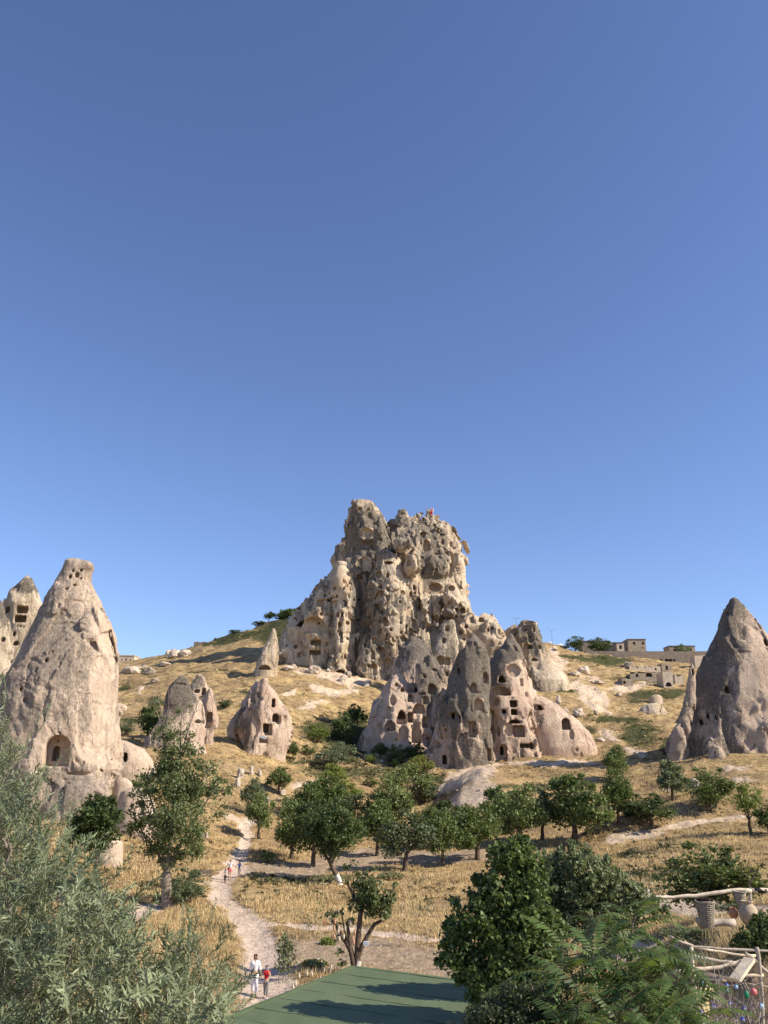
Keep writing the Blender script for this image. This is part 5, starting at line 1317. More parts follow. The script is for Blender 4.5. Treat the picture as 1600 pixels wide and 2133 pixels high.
# ---------------- silver-leaved tree at lower left
def lance(L_, W_, r):
    """one narrow folded leaf along +x, drooping"""
    xs_ = [0, .3, .7, 1.0]; ws = [.15, 1, .75, 0]
    v = []; dr = r.uniform(.05, .35)
    for x, w in zip(xs_, ws):
        z = -dr * x * x * L_
        v += [(x * L_, -w * W_ / 2, z + .15 * W_), (x * L_, w * W_ / 2, z + .15 * W_)]
    f = [(0, 2, 3, 1), (2, 4, 5, 3), (4, 6, 7, 5)]
    return np.array(v), np.array(f)
def shoot(seed, Ls=.55, n=34, ll=.098, lw=.019, arch=.3):
    r = np.random.default_rng(seed)
    V = []; F = []; b_ = 0
    ts = np.linspace(0, 1, 9)
    ax = r.uniform(-arch, arch)
    def curve(t): return np.array([ax * Ls * t * t, .1 * Ls * math.sin(3 * t + seed), Ls * (t - .18 * t * t)])
    pts = [curve(t) for t in ts]
    mb = MB(); mb.tube(pts, [.004 * (1 - .8 * t) for t in ts], 3, cap=False)
    for i in range(n):
        t = .06 + .94 * (i + r.random() * .5) / n
        p = curve(t); tan_ = curve(min(1, t + .02)) - curve(t - .02); tan_ /= np.linalg.norm(tan_)
        ph = i * 2.4 + r.normal() * .3
        side = np.array([cos(ph), sin(ph), 0]); side -= tan_ * side.dot(tan_); side /= np.linalg.norm(side)
        el = r.uniform(.5, 1.1)
        X_ = tan_ * cos(el) + side * sin(el); Yv = np.cross(tan_, X_); Yv /= np.linalg.norm(Yv); Zv = np.cross(X_, Yv)
        sc = (1 - .45 * abs(t - .45)) * r.uniform(.75, 1.15)
        v, f = lance(ll * sc, lw * sc, r)
        V.append(p + v[:, :1] * X_ + v[:, 1:2] * Yv + v[:, 2:] * Zv); F.append(f + b_); b_ += len(v)
    V = np.concatenate(V); F = np.concatenate(F)
    sv = np.array(mb.v); sf = np.array(mb.f)
    return np.concatenate([sv, V]), np.concatenate([sf, F + len(sv)]), len(sf)
SH = [shoot(s, Ls, n) for s, Ls, n in ((1, .55, 34), (2, .65, 42), (3, .45, 30), (4, .6, 38), (5, .5, 30), (6, .7, 40))]
STEM_S = simple('stem_silver', (.30, .31, .22), var=.2, scale=20, bmp=0)
def in_poly(x, y, poly):
    c = False; j = len(poly) - 1
    for i in range(len(poly)):
        if (poly[i][1] > y) != (poly[j][1] > y) and x < (poly[j][0] - poly[i][0]) * (y - poly[i][1]) / (poly[j][1] - poly[i][1]) + poly[i][0]: c = not c
        j = i
    return c
SIL = [(-90, 1500), (0, 1560), (40, 1640), (80, 1720), (120, 1790), (180, 1830), (235, 1880), (262, 1960), (290, 2040), (335, 2020), (380, 1990), (420, 2000), (445, 2050), (462, 2090), (450, 2140), (440, 2260), (-90, 2260)]
rs = np.random.default_rng(5)
so = Vector((-3.6, 8.2, gz(-3.6, 8.2)))
silver = empty('silver_leaved_tree', so, label='large tree with narrow silvery green leaves filling the lower left corner', cat='tree')
shoots = []
while len(shoots) < 1250:
    px_, py_ = rs.uniform(-80, 470), rs.uniform(1500, 2250)
    if not in_poly(px_, py_, SIL): continue
    d = rs.uniform(6.2, 9.2) if py_ > 1800 else rs.uniform(7.0, 9.2)
    shoots.append((px_, py_ + 30, d, rs.uniform(-.9, .9), rs.uniform(-.9, .9), rs.uniform(.55, 1.05)))
def sprig(p0, p1, d, n, sc=.5):
    for i in range(n):
        t = i / max(1, n - 1)
        px_ = p0[0] + (p1[0] - p0[0]) * t; py_ = p0[1] + (p1[1] - p0[1]) * t
        ang = math.atan2((p1[0] - p0[0]), -(p1[1] - p0[1]))
        shoots.append((px_, py_, d + rs.normal() * .1, ang * .9 + rs.normal() * .4 * (1 - t), rs.normal() * .35 * (1 - t * .7), sc * (1.05 - .35 * t)))
for p0, p1, n in [((-10, 1650), (92, 1490), 9), ((0, 1700), (125, 1590), 8), ((-8, 1600), (8, 1450), 7), ((-20, 1560), (-2, 1440), 6), ((215, 1960), (250, 1885), 5), ((265, 2040), (296, 1930), 7), ((240, 1990), (272, 1985), 4),
                  ((400, 2070), (436, 1925), 8), ((350, 2030), (374, 1930), 6), ((405, 2020), (402, 1940), 5), ((410, 2130), (495, 2065), 8), ((120, 1830), (165, 1770), 5), ((60, 1720), (110, 1700), 4), ((160, 1870), (205, 1810), 5), ((440, 2140), (500, 2100), 5), ((95, 1700), (98, 1640), 4), ((150, 1780), (140, 1700), 4)]:
    sprig(p0, p1, 7.2, n)
order = sorted(range(len(shoots)), key=lambda i: (i < 1250, shoots[i][2]))
smesh = []
for V, F, ns in SH:
    mi = np.ones(len(F), int); mi[:ns] = 0
    smesh.append(mesh_np('leafy_shoot', V, F, [STEM_S, LM['silver']], None, mi))
accV, accF, accM, nb = [], [], [], 0
for rank, i in enumerate(order):
    px_, py_, d, tx, ty, sc = shoots[i]
    loc = Vector(P(px_, py_, d)) - so
    R_ = Euler((ty, tx, rs.uniform(0, 6.28) * 0)).to_matrix() @ Matrix.Rotation(rs.uniform(0, 6.28), 3, 'Z')
    k = int(rs.integers(len(SH)))
    if rank < 290:
        o = link('leafy_shoot', smesh[k], silver); o.location = loc; o.rotation_euler = R_.to_euler(); o.scale = (sc,) * 3
    else:
        V, F, ns = SH[k]
        accV.append((V * sc) @ np.array(R_).T + np.array(loc)); accF.append(F + nb); nb += len(V)
        mi = np.ones(len(F), int); mi[:ns] = 0; accM.append(mi)
me = mesh_np('foliage', np.concatenate(accV), np.concatenate(accF), [STEM_S, LM['silver']], None, np.concatenate(accM))
link('foliage', me, silver, kind='stuff')
mb = MB(); rr_ = np.random.default_rng(8)
fork = np.array(P(60, 2350, 8.0)) 
limb(mb, so, fork, .16, .12, rr_, 7, 5, .05)
for (px_, py_, d) in [(0, 1700, 7.6), (60, 1850, 7.4), (150, 1950, 7.6), (240, 2050, 7.4), (390, 2090, 7.2), (430, 2110, 7.3), (100, 2050, 8), (-40, 1800, 8), (330, 2140, 7.4), (0, 1600, 7.6)]:
    limb(mb, fork, P(px_, py_, d), .05, .008, rr_, 5, 8, .08)
mb.v = [tuple(Vector(v) - so) for v in mb.v]
mb.build('trunk', BARKG, silver, True)

# ---------------- feather-leaved tree (tree of heaven)
def frond(seed, Lf=.85, pairs=12):
    r = np.random.default_rng(seed)
    V = []; F = []; b_ = 0
    sag = r.uniform(.35, .7)
    def cv(t): return np.array([Lf * t * (1 - .12 * t), 0, Lf * (.28 * t - sag * t * t)])
    mb = MB(); mb.tube([cv(t) for t in np.linspace(0, 1, 9)], [.006 * (1 - .7 * t) for t in np.linspace(0, 1, 9)], 4, cap=False)
    for i in range(pairs):
        t = .16 + .84 * i / pairs
        p = cv(t); tg = cv(t + .02) - cv(t - .02); tg /= np.linalg.norm(tg)
        for sd_ in (-1, 1):
            ll = .15 * (1 - .6 * abs(t - .5)) * r.uniform(.85, 1.1) * Lf / .85
            dirn = tg * .35 + np.array([0, sd_, 0]) * .95 + np.array([0, 0, -.25 + r.normal() * .12]); dirn /= np.linalg.norm(dirn)
            nrm = np.cross(dirn, tg) * sd_; wd = np.cross(nrm, dirn); wd /= np.linalg.norm(wd)
            w = ll * .30
            pts = []
            for q, ww in ((0, .25), (.25, 1), (.65, .75), (1, .02)):
                c = p + dirn * ll * q + np.array([0, 0, -.18 * ll * q * q])
                pts += [c - wd * w * ww / 2, c + wd * w * ww / 2]
            V += pts; F += [(b_, b_ + 2, b_ + 3, b_ + 1), (b_ + 2, b_ + 4, b_ + 5, b_ + 3), (b_ + 4, b_ + 6, b_ + 7, b_ + 5)]; b_ += 8
    sv = np.array(mb.v); sf = np.array(mb.f)
    F = np.array(F); F = np.concatenate([sf, F + len(sv)])
    mi = np.ones(len(F), int); mi[:len(sf)] = 0
    return mesh_np('frond', np.concatenate([sv, np.array(V)]), F, [STEM_F, LM['frond']], None, mi)
STEM_F = simple('stem_green', (.16, .13, .06), var=.2, scale=20, bmp=0)
FR = [frond(s, L_) for s, L_ in ((1, .85), (2, .95), (3, .75), (4, .9), (5, .6))]
fo = Vector((3.3, 11.6, gz(3.3, 11.6)))
ft = empty('feather_leaved_tree', fo, label='tree with long feathery fronds in the bottom right foreground', cat='tree')
rf_ = np.random.default_rng(12)
mb = MB(); ros = [(1319, 1905, 12.6, 15), (1239, 1985, 11.6, 17), (1389, 1965, 12.4, 14), (1310, 2035, 11.4, 17), (1372, 2085, 11.2, 16), (1225, 2075, 11.0, 16), (1430, 2110, 11.4, 12), (1170, 2020, 11.8, 12), (1290, 2120, 10.8, 15), (1345, 2000, 12.2, 12), (1160, 2110, 11.2, 12),
             (1260, 1930, 12.8, 12), (1410, 2040, 12, 12), (1350, 2150, 10.6, 14), (1200, 2160, 10.6, 12), (1285, 1975, 12, 10), (1180, 1965, 12.3, 9), (1440, 2160, 10.8, 12)]
hub = np.array(P(1300, 2420, 11.8))
limb(mb, fo, hub, .09, .07, rf_, 7, 4, .04)
for (px_, py_, d, n) in ros:
    c = np.array(P(px_, py_ + 12, d))
    limb(mb, hub, c, .03, .012, rf_, 5, 6, .07)
    for k in range(n):
        o = link('frond', FR[int(rf_.integers(len(FR)))], ft)
        o.location = Vector(c) - fo + Vector((0, 0, -.16 * k / n))
        o.rotation_euler = (rf_.normal() * .2, -.75 + 1.0 * k / n + rf_.normal() * .12, k * 2.4 + rf_.normal() * .2)
        s_ = rf_.uniform(.7, 1.08); o.scale = (s_, s_, s_)
mb.v = [tuple(Vector(v) - fo) for v in mb.v]
mb.build('trunk', BARKG, ft, True)

# ---------------- dry grass, tussocks
def blades(cx, cy, cz, h, w, nbl, r, spread=.12):
    n = len(cx)
    X_ = np.repeat(cx, nbl) + r.normal(size=n * nbl) * np.repeat(spread * h / .35, nbl)
    Y_ = np.repeat(cy, nbl) + r.normal(size=n * nbl) * np.repeat(spread * h / .35, nbl)
    Zb = np.repeat(cz, nbl) - .03; hh = np.repeat(h, nbl) * r.uniform(.6, 1.2, n * nbl); ww = np.repeat(w, nbl)
    a = r.uniform(0, 2 * pi, n * nbl); lean = r.normal(size=(n * nbl, 2)) * hh[:, None] * .32
    dx = np.cos(a) * ww / 2; dy = np.sin(a) * ww / 2
    V = np.stack([np.stack([X_ - dx, Y_ - dy, Zb], 1), np.stack([X_ + dx, Y_ + dy, Zb], 1), np.stack([X_ + lean[:, 0], Y_ + lean[:, 1], Zb + hh], 1)], 1).reshape(-1, 3)
    return V, np.arange(len(V)).reshape(-1, 3)
rg = np.random.default_rng(77)
def scatter(n, d0, d1, umax=.62, pw=1.0):
    d = np.exp(rg.uniform(math.log(d0), math.log(d1), n)); u = rg.uniform(-umax, umax, n)
    return u * d, d
x, y = scatter(80000, 26, 190)
pm = grid_at(PATHM, x, y); bm = grid_at(BAREM, x, y)
pt = fbm2(x / 5, y / 5, 3, 80)
keep = (pm + .35 * rg.normal(size=len(x)) * .5 < .3) & (bm < .3) & (pt > -.16)
x, y = x[keep], y[keep]; z = grid_at(ZGRID, x, y)
h = .34 * np.clip(1 + 1.6 * fbm2(x / 7, y / 7, 3, 90), .4, 1.8) * rg.uniform(.7, 1.2, len(x)); w = np.clip(y * .0011, .03, .12)
V, F = blades(x, y, z, h, w, 5, rg, .16)
def grass_mat(name, stops):
    m, nt, b = mat_new(name, .8, .15)
    p = geo_pos(nt)
    n = math_(nt, 'ADD', math_(nt, 'MULTIPLY', noise(nt, .25, 4, .6, p), .5), math_(nt, 'MULTIPLY', noise(nt, 4, 3, .7, p), .5))
    L(nt, ramp(nt, n, stops), b.inputs['Base Color'])
    tr = nt.nodes.new('ShaderNodeBsdfTranslucent'); tr.inputs[0].default_value = (.66, .52, .28, 1)
    mx = nt.nodes.new('ShaderNodeMixShader'); mx.inputs[0].default_value = .3
    L(nt, b.outputs[0], mx.inputs[1]); L(nt, tr.outputs[0], mx.inputs[2]); L(nt, mx.outputs[0], nt.nodes['Material Output'].inputs[0])
    return m
M_GR = grass_mat('dry_grass', [(.36, (.38, .265, .125)), (.5, (.62, .465, .235)), (.62, (.76, .60, .34))])
link('dry_grass', mesh_np('dry_grass', V, F, [M_GR], None), label='golden dry grass covering the valley floor and lower slopes', cat='grass', kind='stuff')
# tussocks and low dark scrub on the hillside
x, y = scatter(16000, 70, 385)
sm = grid_at(SCRUBM, x, y); bm = grid_at(BAREM, x, y); pm = grid_at(PATHM, x, y); pt = fbm2(x / 11, y / 11, 3, 95)
keep = ((sm > .3) | (pt + .12 * rg.normal(size=len(x)) > .0)) & (bm < .5) & (pm < .3) & ((sm > .2) | (rg.random(len(x)) < .6))
x, y, sm = x[keep], y[keep], sm[keep]; z = grid_at(ZGRID, x, y)
rad = .2 + .75 * rg.random(len(x)) ** 2 * (1 + .5 * (sm > .3)) * np.clip(y / 200, .5, 1.1)
K = 15
C = np.repeat(np.stack([x, y, z + rad * .15], 1), K, 0)
dd_ = rg.normal(size=(len(C), 3)); dd_ /= np.linalg.norm(dd_, axis=1)[:, None]; dd_[:, 2] = np.abs(dd_[:, 2]) * .6
R2_ = np.repeat(rad, K)
C = C + dd_ * (R2_ * rg.random(len(C)) ** .5)[:, None]
V, F = leaves(C, .28, rg, .3, 1.6)
V = V.reshape(-1, 4, 3); cc = V.mean(1, keepdims=True); V = (cc + (V - cc) * np.clip(R2_ / .8, .5, 1.4)[:, None, None]).reshape(-1, 3)
isg = np.repeat(rg.random(len(x)) < .78 - .6 * (sm > .3), K)
M_TUS = grass_mat('dry_tussock', [(.36, (.20, .14, .065)), (.5, (.36, .26, .12)), (.62, (.46, .34, .17))])
link('low_scrub', mesh_np('low_scrub', V, F, [M_TUS, leaf_mat('scrub_green', (.07, .07, .032), (.15, .13, .06), sc=.6)], None, np.where(isg, 0, 1)),
     label='low dry tussocks and dark scrub dotted over the hillside', cat='scrub', kind='stuff')
# ================================================================== BUILDINGS, ROOF, WOODWORK, BOULDERS
STONE = simple('village_stone', (.36, .29, .21), var=.35, scale=.9, bmp=.5, bdist=.2)
STONED = simple('village_stone_dark', (.24, .195, .15), var=.35, scale=.9, bmp=.5, bdist=.2)
STONEP = simple('village_stone_pale', (.56, .46, .34), var=.25, scale=.9, bmp=.5, bdist=.2)
DARKIN = simple('dark_interior', (.035, .03, .025), var=.2, bmp=0)
FRAME = simple('window_wood', (.30, .22, .15), var=.2, bmp=0)
ROOFT = simple('roof_edge', (.20, .13, .10), var=.25, bmp=.2)
def house(name, x0, x1, yt, yb, d, depth, wins, label, mat=STONE, cat='house', rz=0, cornice=True, roof=ROOFT, group=None, jag=0, seed=0):
    """masonry box with real window recesses; wins = [(px, py, w, h, kind)]"""
    if d is None: d = GG((x0 + x1) / 2, yb, 150)[1]
    s = mpp(d)
    X0, _, Zt = P(x0, yt, d); X1, _, Zb = P(x1, yb, d)
    W = X1 - X0; Hh = Zt - Zb
    root = empty(name, ((X0 + X1) / 2, d, Zb), rz, label=label, cat=cat, group=group)
    holes = []
    for w in wins:
        wx, _, wz = P(w[0], w[1], d)
        holes.append((wx - (X0 + X1) / 2 - w[2] * s / 2, wx - (X0 + X1) / 2 + w[2] * s / 2, wz - Zb - w[3] * s / 2, wz - Zb + w[3] * s / 2, w[4] if len(w) > 4 else 'r'))
    xs_ = sorted({-W / 2, W / 2, *[h[0] for h in holes], *[h[1] for h in holes]}); zs_ = sorted({0.0, Hh, *[h[2] for h in holes], *[h[3] for h in holes]})
    if jag:
        xs_ = sorted(set(xs_) | set(np.linspace(-W / 2, W / 2, max(3, int(W / 1.2)))))
    r = random.Random(seed)
    topz = {x: Hh - (r.random() * jag) for x in xs_}
    mb = MB(); dp = .45
    for i in range(len(xs_) - 1):
        for j in range(len(zs_) - 1):
            xa, xb, za, zb_ = xs_[i], xs_[i + 1], zs_[j], zs_[j + 1]
            if any(h[0] <= (xa + xb) / 2 <= h[1] and h[2] <= (za + zb_) / 2 <= h[3] for h in holes): continue
            ta, tb = (topz[xa], topz[xb]) if zb_ == Hh else (zb_, zb_)
            mb.add([(xa, 0, za), (xb, 0, za), (xb, 0, tb), (xa, 0, ta)], [(0, 1, 2, 3)])
            if zb_ == Hh: mb.add([(xa, 0, ta), (xb, 0, tb), (xb, depth if not jag else .6, tb), (xa, depth if not jag else .6, ta)], [(0, 1, 2, 3)])
    for h in holes:
        mb.add([(h[0], 0, h[2]), (h[1], 0, h[2]), (h[1], 0, h[3]), (h[0], 0, h[3]), (h[0], dp, h[2]), (h[1], dp, h[2]), (h[1], dp, h[3]), (h[0], dp, h[3])],
               [(0, 4, 5, 1), (1, 5, 6, 2), (2, 6, 7, 3), (3, 7, 4, 0)])
    tl, tr_ = topz[xs_[0]], topz[xs_[-1]]; bd = depth
    mb.add([(-W / 2, 0, 0), (-W / 2, bd, 0), (-W / 2, bd, tl), (-W / 2, 0, tl)], [(0, 1, 2, 3)][::1])
    mb.add([(W / 2, 0, 0), (W / 2, bd, 0), (W / 2, bd, tr_), (W / 2, 0, tr_)], [(3, 2, 1, 0)])
    mb.add([(-W / 2, bd, 0), (W / 2, bd, 0), (W / 2, bd, tr_ if not jag else Hh * .7), (-W / 2, bd, tl if not jag else Hh * .7)], [(3, 2, 1, 0)])
    mb.add([(-W / 2, 0, 0), (-W / 2, 0, -8), (W / 2, 0, -8), (W / 2, 0, 0), (W / 2, bd, 0), (W / 2, bd, -8), (-W / 2, bd, -8), (-W / 2, bd, 0)], [(0, 1, 2, 3), (3, 2, 5, 4), (7, 6, 1, 0)])
    mb.build('wall', mat, root)
    for h in holes:
        wb = MB(); wb.box(((h[0] + h[1]) / 2, dp + .06, (h[2] + h[3]) / 2), (h[1] - h[0], .08, h[3] - h[2]))
        nm = 'window' if h[4] == 'r' else 'archway'
        wo = wb.build(nm, DARKIN, root)
        if h[4] == 'r':
            fb = MB(); fw = .1
            fb.box(((h[0] + h[1]) / 2, dp - .02, (h[2] + h[3]) / 2), (.09, .06, h[3] - h[2] - .02))
            fb.build('window_bar', FRAME, wo)
        else:   # arch spandrels
            ab = MB(); R_ = (h[1] - h[0]) / 2; cx_ = (h[0] + h[1]) / 2; zc = h[3] - R_
            pts = [(cx_ + R_ * cos(t), zc + R_ * sin(t)) for t in np.linspace(0, pi, 11)]
            for k in range(10):
                (xa, za), (xb, zb_) = pts[k], pts[k + 1]
                ab.add([(xa, .003, za), (xa, .003, h[3]), (xb, .003, h[3]), (xb, .003, zb_), (xa, dp - .01, za), (xb, dp - .01, zb_)], [(0, 1, 2, 3), (0, 3, 5, 4)])
            ab.build('arch', mat, root)
    if cornice and not jag:
        cb = MB(); cb.box((0, depth / 2, Hh + .13), (W + .5, depth + .5, .26))
        cb.build('roof', roof, root)
    return root
H_ = house
H_('stone_house', 1308, 1347, 1332, 1358, 378, 9, [(1321, 1340, 5, 6), (1339.5, 1340, 4.5, 6), (1339, 1349, 2.5, 2.5)], 'tall square stone house with two dark windows, highest on the right skyline')
H_('stone_house', 1284, 1301, 1339, 1356, 376, 7, [(1293, 1348, 6, 8)], 'small grey stone house with one window, just left of the tall square house', mat=STONEP)
H_('low_house', 1394, 1449, 1346, 1360, 376, 8, [(1406, 1355, 6, 5), (1439, 1353, 5, 6)], 'long low flat-roofed house on the skyline behind the rounded tree')
H_('long_building', 1212, 1272, 1336, 1358, 384, 8, [(1225, 1347, 3, 4), (1238, 1347, 3, 4)], 'long dark-roofed building behind the trees on the skyline', mat=STONED)
H_('stone_house', 1270, 1283, 1339, 1357, 380, 6, [], 'windowless pale stone gable between the broad tree and the small grey house', mat=STONEP)
H_('village_wall', 1220, 1478, 1356.5, 1380, 366, 2, [(1366, 1375, 8, 4.5), (1377, 1375, 7, 4.5), (1393, 1375, 16, 5), (1405, 1375, 5, 4.5)], 'long stone retaining wall under the skyline houses', cat='wall', mat=STONED, cornice=False)
H_('low_house', 1586, 1625, 1326, 1350, 378, 8, [], 'dark flat building peeping out at the right edge behind the great cone', mat=STONED)
H_('beige_house', 246, 278, 1366, 1392, 372, 9, [(254, 1374, 2.4, 4.5), (262.5, 1374, 3.4, 5.5), (271.5, 1375, 2.4, 4.5)], 'small square beige house with three windows on the left skyline', mat=STONEP, roof=STONEP)
H_('ruined_wall', 404, 452, 1336, 1360, ridge(428) - 3, 2.5, [(430, 1341, 2.5, 2.5)], 'dark ruined stone wall crowning the left hillside', cat='wall', mat=STONED, jag=1.2, seed=4)
RG = 'ruined stone houses on the slope under the village wall'
H_('ruined_house', 1311, 1377, 1385, 1399, None, 6, [(1328, 1390.5, 3, 5), (1366, 1394, 4, 5), (1345, 1391, 2, 2)], 'long roofless ruin wall with small square holes, upper left of the ruined houses', mat=STONEP, jag=.9, seed=1, group=RG)
H_('ruined_house', 1378, 1400, 1382, 1400, None, 6, [(1389, 1391, 5.5, 9)], 'square ruined upper room with one tall window', mat=STONE, cornice=False, group=RG)
H_('ruined_house', 1380, 1404, 1400, 1432, None, 7, [(1390.5, 1408, 1.5, 3), (1393, 1425.5, 12.5, 9, 'a')], 'ruined house with a dark arched doorway at its foot', mat=STONEP, cornice=False, group=RG)
H_('ruined_house', 1312, 1379, 1399, 1420, None, 6, [(1327, 1407, 6, 7), (1352, 1405, 14, 10, 'a')], 'ruined house front with a wide dark arch and a square window', mat=STONE, jag=.8, seed=2, group=RG)
H_('ruined_house', 1296, 1320, 1410, 1432, None, 6, [(1301, 1421, 6, 7, 'a')], 'lowest ruined wall at the left end of the old houses', mat=STONE, jag=1.2, seed=3, group=RG)
H_('ruined_house', 1404, 1424, 1396, 1424, None, 6, [(1411, 1408, 2.5, 4)], 'crumbling ruin wall at the right end of the old houses', mat=STONEP, jag=2.4, seed=5, group=RG)
H_('ruined_wall', 1446, 1474, 1364, 1390, None, 5, [], 'bright square wall block behind the thin rock fin', cat='wall', mat=STONEP, jag=.5, seed=6)
H_('ruined_wall', 1040, 1062, 1310, 1330, 290, 4, [(1046, 1316, 5, 6)], 'small dark masonry stub on the ridge between crag and ragged tower', cat='wall', mat=STONED, jag=1.0, seed=8)

WHITE = simple('white_canvas', (.80, .79, .76), var=.05, bmp=0)
METAL = simple('grey_metal', (.28, .28, .28), var=.1, bmp=0, metallic=.6, rough=.5)
def parasol(px, py, w, d, label):
    x, y, z = P(px, py, d); R = w * mpp(d) / 2
    zb = gz(x, d)
    root = empty('parasol', (x, d, zb), label=label, cat='parasol', group='white parasols on the right skyline')
    mb = MB(); mb.lathe([(R, z - zb - R * .35), (R * .55, z - zb - R * .12), (.05, z - zb)], n=8, closed=False); mb.lathe([(R, z - zb - R * .35), (R, z - zb - R * .45)], n=8, closed=False)
    mb.build('canopy', WHITE, root); mb = MB(); mb.tube([(0, 0, 0), (0, 0, z - zb)], .05, 5); mb.build('pole', METAL, root)
parasol(1166, 1341, 17, 352, 'white parasol on the skyline just left of the dense dark tree')
parasol(1145, 1337, 12, 340, 'smaller white parasol half hidden behind the ragged tower skirt')
def lamp(px, pt, pb, d, label):
    x, y, zt = P(px, pt, d); _, _, z0 = P(px, pb, d); zb = min(z0, gz(x, d)); h = zt - zb
    root = empty('street_lamp', (x, d, zb), label=label, cat='street lamp')
    mb = MB(); mb.tube([(0, 0, 0), (0, 0, h)], [.12, .07], 6); mb.build('pole', METAL, root)
    for sgn in (-1, 1):
        mb = MB(); mb.tube([(0, 0, h - .25), (sgn * .9, 0, h + .05), (sgn * 1.0, 0, h + .05)], .05, 5); mb.box((sgn * 1.25, 0, h + .06), (.6, .25, .12)); mb.build('lamp_arm', METAL, root)
lamp(1149, 1312, 1350, 345, 'thin double-armed street lamp on the skyline right of the ragged tower')
lamp(1075, 1288, 1312, 300, 'thin street lamp rising left of the ragged tower')
# flag and small figures on the castle summit
RED = simple('flag_red', (.62, .035, .04), var=.1, bmp=0)
WHT = simple('flag_white', (.8, .8, .8), var=.02, bmp=0)
fx, fy, fz = P(902, 1076, 303); _, _, ft_ = P(902, 1058, 303)
fl = empty('flagpole', (fx, fy, fz - 2), label='flagpole with a drooping red flag on the castle summit', cat='flag')
mb = MB(); mb.tube([(0, 0, 0), (0, 0, ft_ - fz + 2)], .07, 6); mb.build('pole', WHT, fl)
mb = MB(); hz = ft_ - fz + 1.9
for i in range(8):
    x0 = .1 * i; 
vs = []; fs = []
for i in range(7):
    for j in range(5):
        vs.append((-.05 - .16 * i * (.9 if j else 1), .12 * sin(i * 1.3 + j), hz - .55 * j - .12 * i)); 
for i in range(6):
    for j in range(4): fs.append((i * 5 + j, (i + 1) * 5 + j, (i + 1) * 5 + j + 1, i * 5 + j + 1))
mb.add(vs, fs); fo_ = mb.build('flag', RED, fl)
mb = MB(); c0 = (-.42, -.19, hz - 1.1)
ring = [(.26 * cos(t), .26 * sin(t)) for t in np.linspace(.7, 2 * pi - .7, 12)]
inn = [(.08 + .2 * cos(t), .2 * sin(t)) for t in np.linspace(.95, 2 * pi - .95, 12)]
mb.add([(c0[0] + a, c0[1], c0[2] + b_) for a, b_ in ring] + [(c0[0] + a, c0[1], c0[2] + b_) for a, b_ in inn], [(k, k + 1, 13 + k, 12 + k) for k in range(11)])
st = [((.1 if k % 2 == 0 else .04) * cos(2 * pi * k / 10), (.1 if k % 2 == 0 else .04) * sin(2 * pi * k / 10)) for k in range(10)]
mb.add([(c0[0] + .3 + a, c0[1], c0[2] + b_) for a, b_ in st], [tuple(range(10))])
mb.build('flag_emblem', WHT, fo_)
mb = MB(); xx, yy_, zz_ = P(825, 1083, 300); mb.tube([(0, 0, -2), (0, 0, 2.2)], .06, 5)
mb.build('thin_mast', METAL, None, loc=(xx, yy_, zz_), label='thin pale mast in the saddle between the two castle summits', cat='mast')

# ---------------- boulders
def ico(n=3):
    import bmesh
    bm = bmesh.new(); bmesh.ops.create_icosphere(bm, subdivisions=n, radius=1)
    V = np.array([v.co[:] for v in bm.verts]); F = np.array([[v.index for v in f.verts] for f in bm.faces]); bm.free()
    return V, F
IV, IF = ico(4)
IV3, IF3 = ico(2)
BOUL = rock_mat('boulder_stone', (.74, .63, .50), (.62, .50, .38), (.28, .24, .19), 1.6)
BOULD = rock_mat('boulder_dark', (.50, .42, .32), (.40, .32, .24), (.20, .17, .14), 1.6)
def boulder(px, py, w, h, label, mat=None, seed=1, d=None, sharp=.35, group=None, name='boulder', pat=.1):
    if d: x = ue(px, py)[0] * d; y = d; z = gz(x, d)
    else: x, y, z = GG(px, py)
    s = mpp(y); o = seed * 9.1
    V = IV.copy()
    n = vn3(V[:, 0] * 1.6 + o, V[:, 1] * 1.6, V[:, 2] * 1.6 + o, seed, True) * sharp * 1.3 + vn3(V[:, 0] * 3.7 + o, V[:, 1] * 3.7, V[:, 2] * 3.7, seed + 3, True) * sharp * .5
    n += vn3(V[:, 0] * 9 + o, V[:, 1] * 9, V[:, 2] * 9, seed + 5) * sharp * .14
    V = V * (1 + n)[:, None]
    V *= np.array([w * s / 2, w * s / 2 * .8, h * s * .62]); V[:, 2] += h * s * .3
    me = mesh_np(name, V, IF, [mat or BOUL], True); add_attr(me, 'patina_shade', np.full(len(V), pat))
    return link(name, me, None, (x, y, z), label=label, cat='boulder', group=group)
BG = 'pale boulders strewn over the slopes'
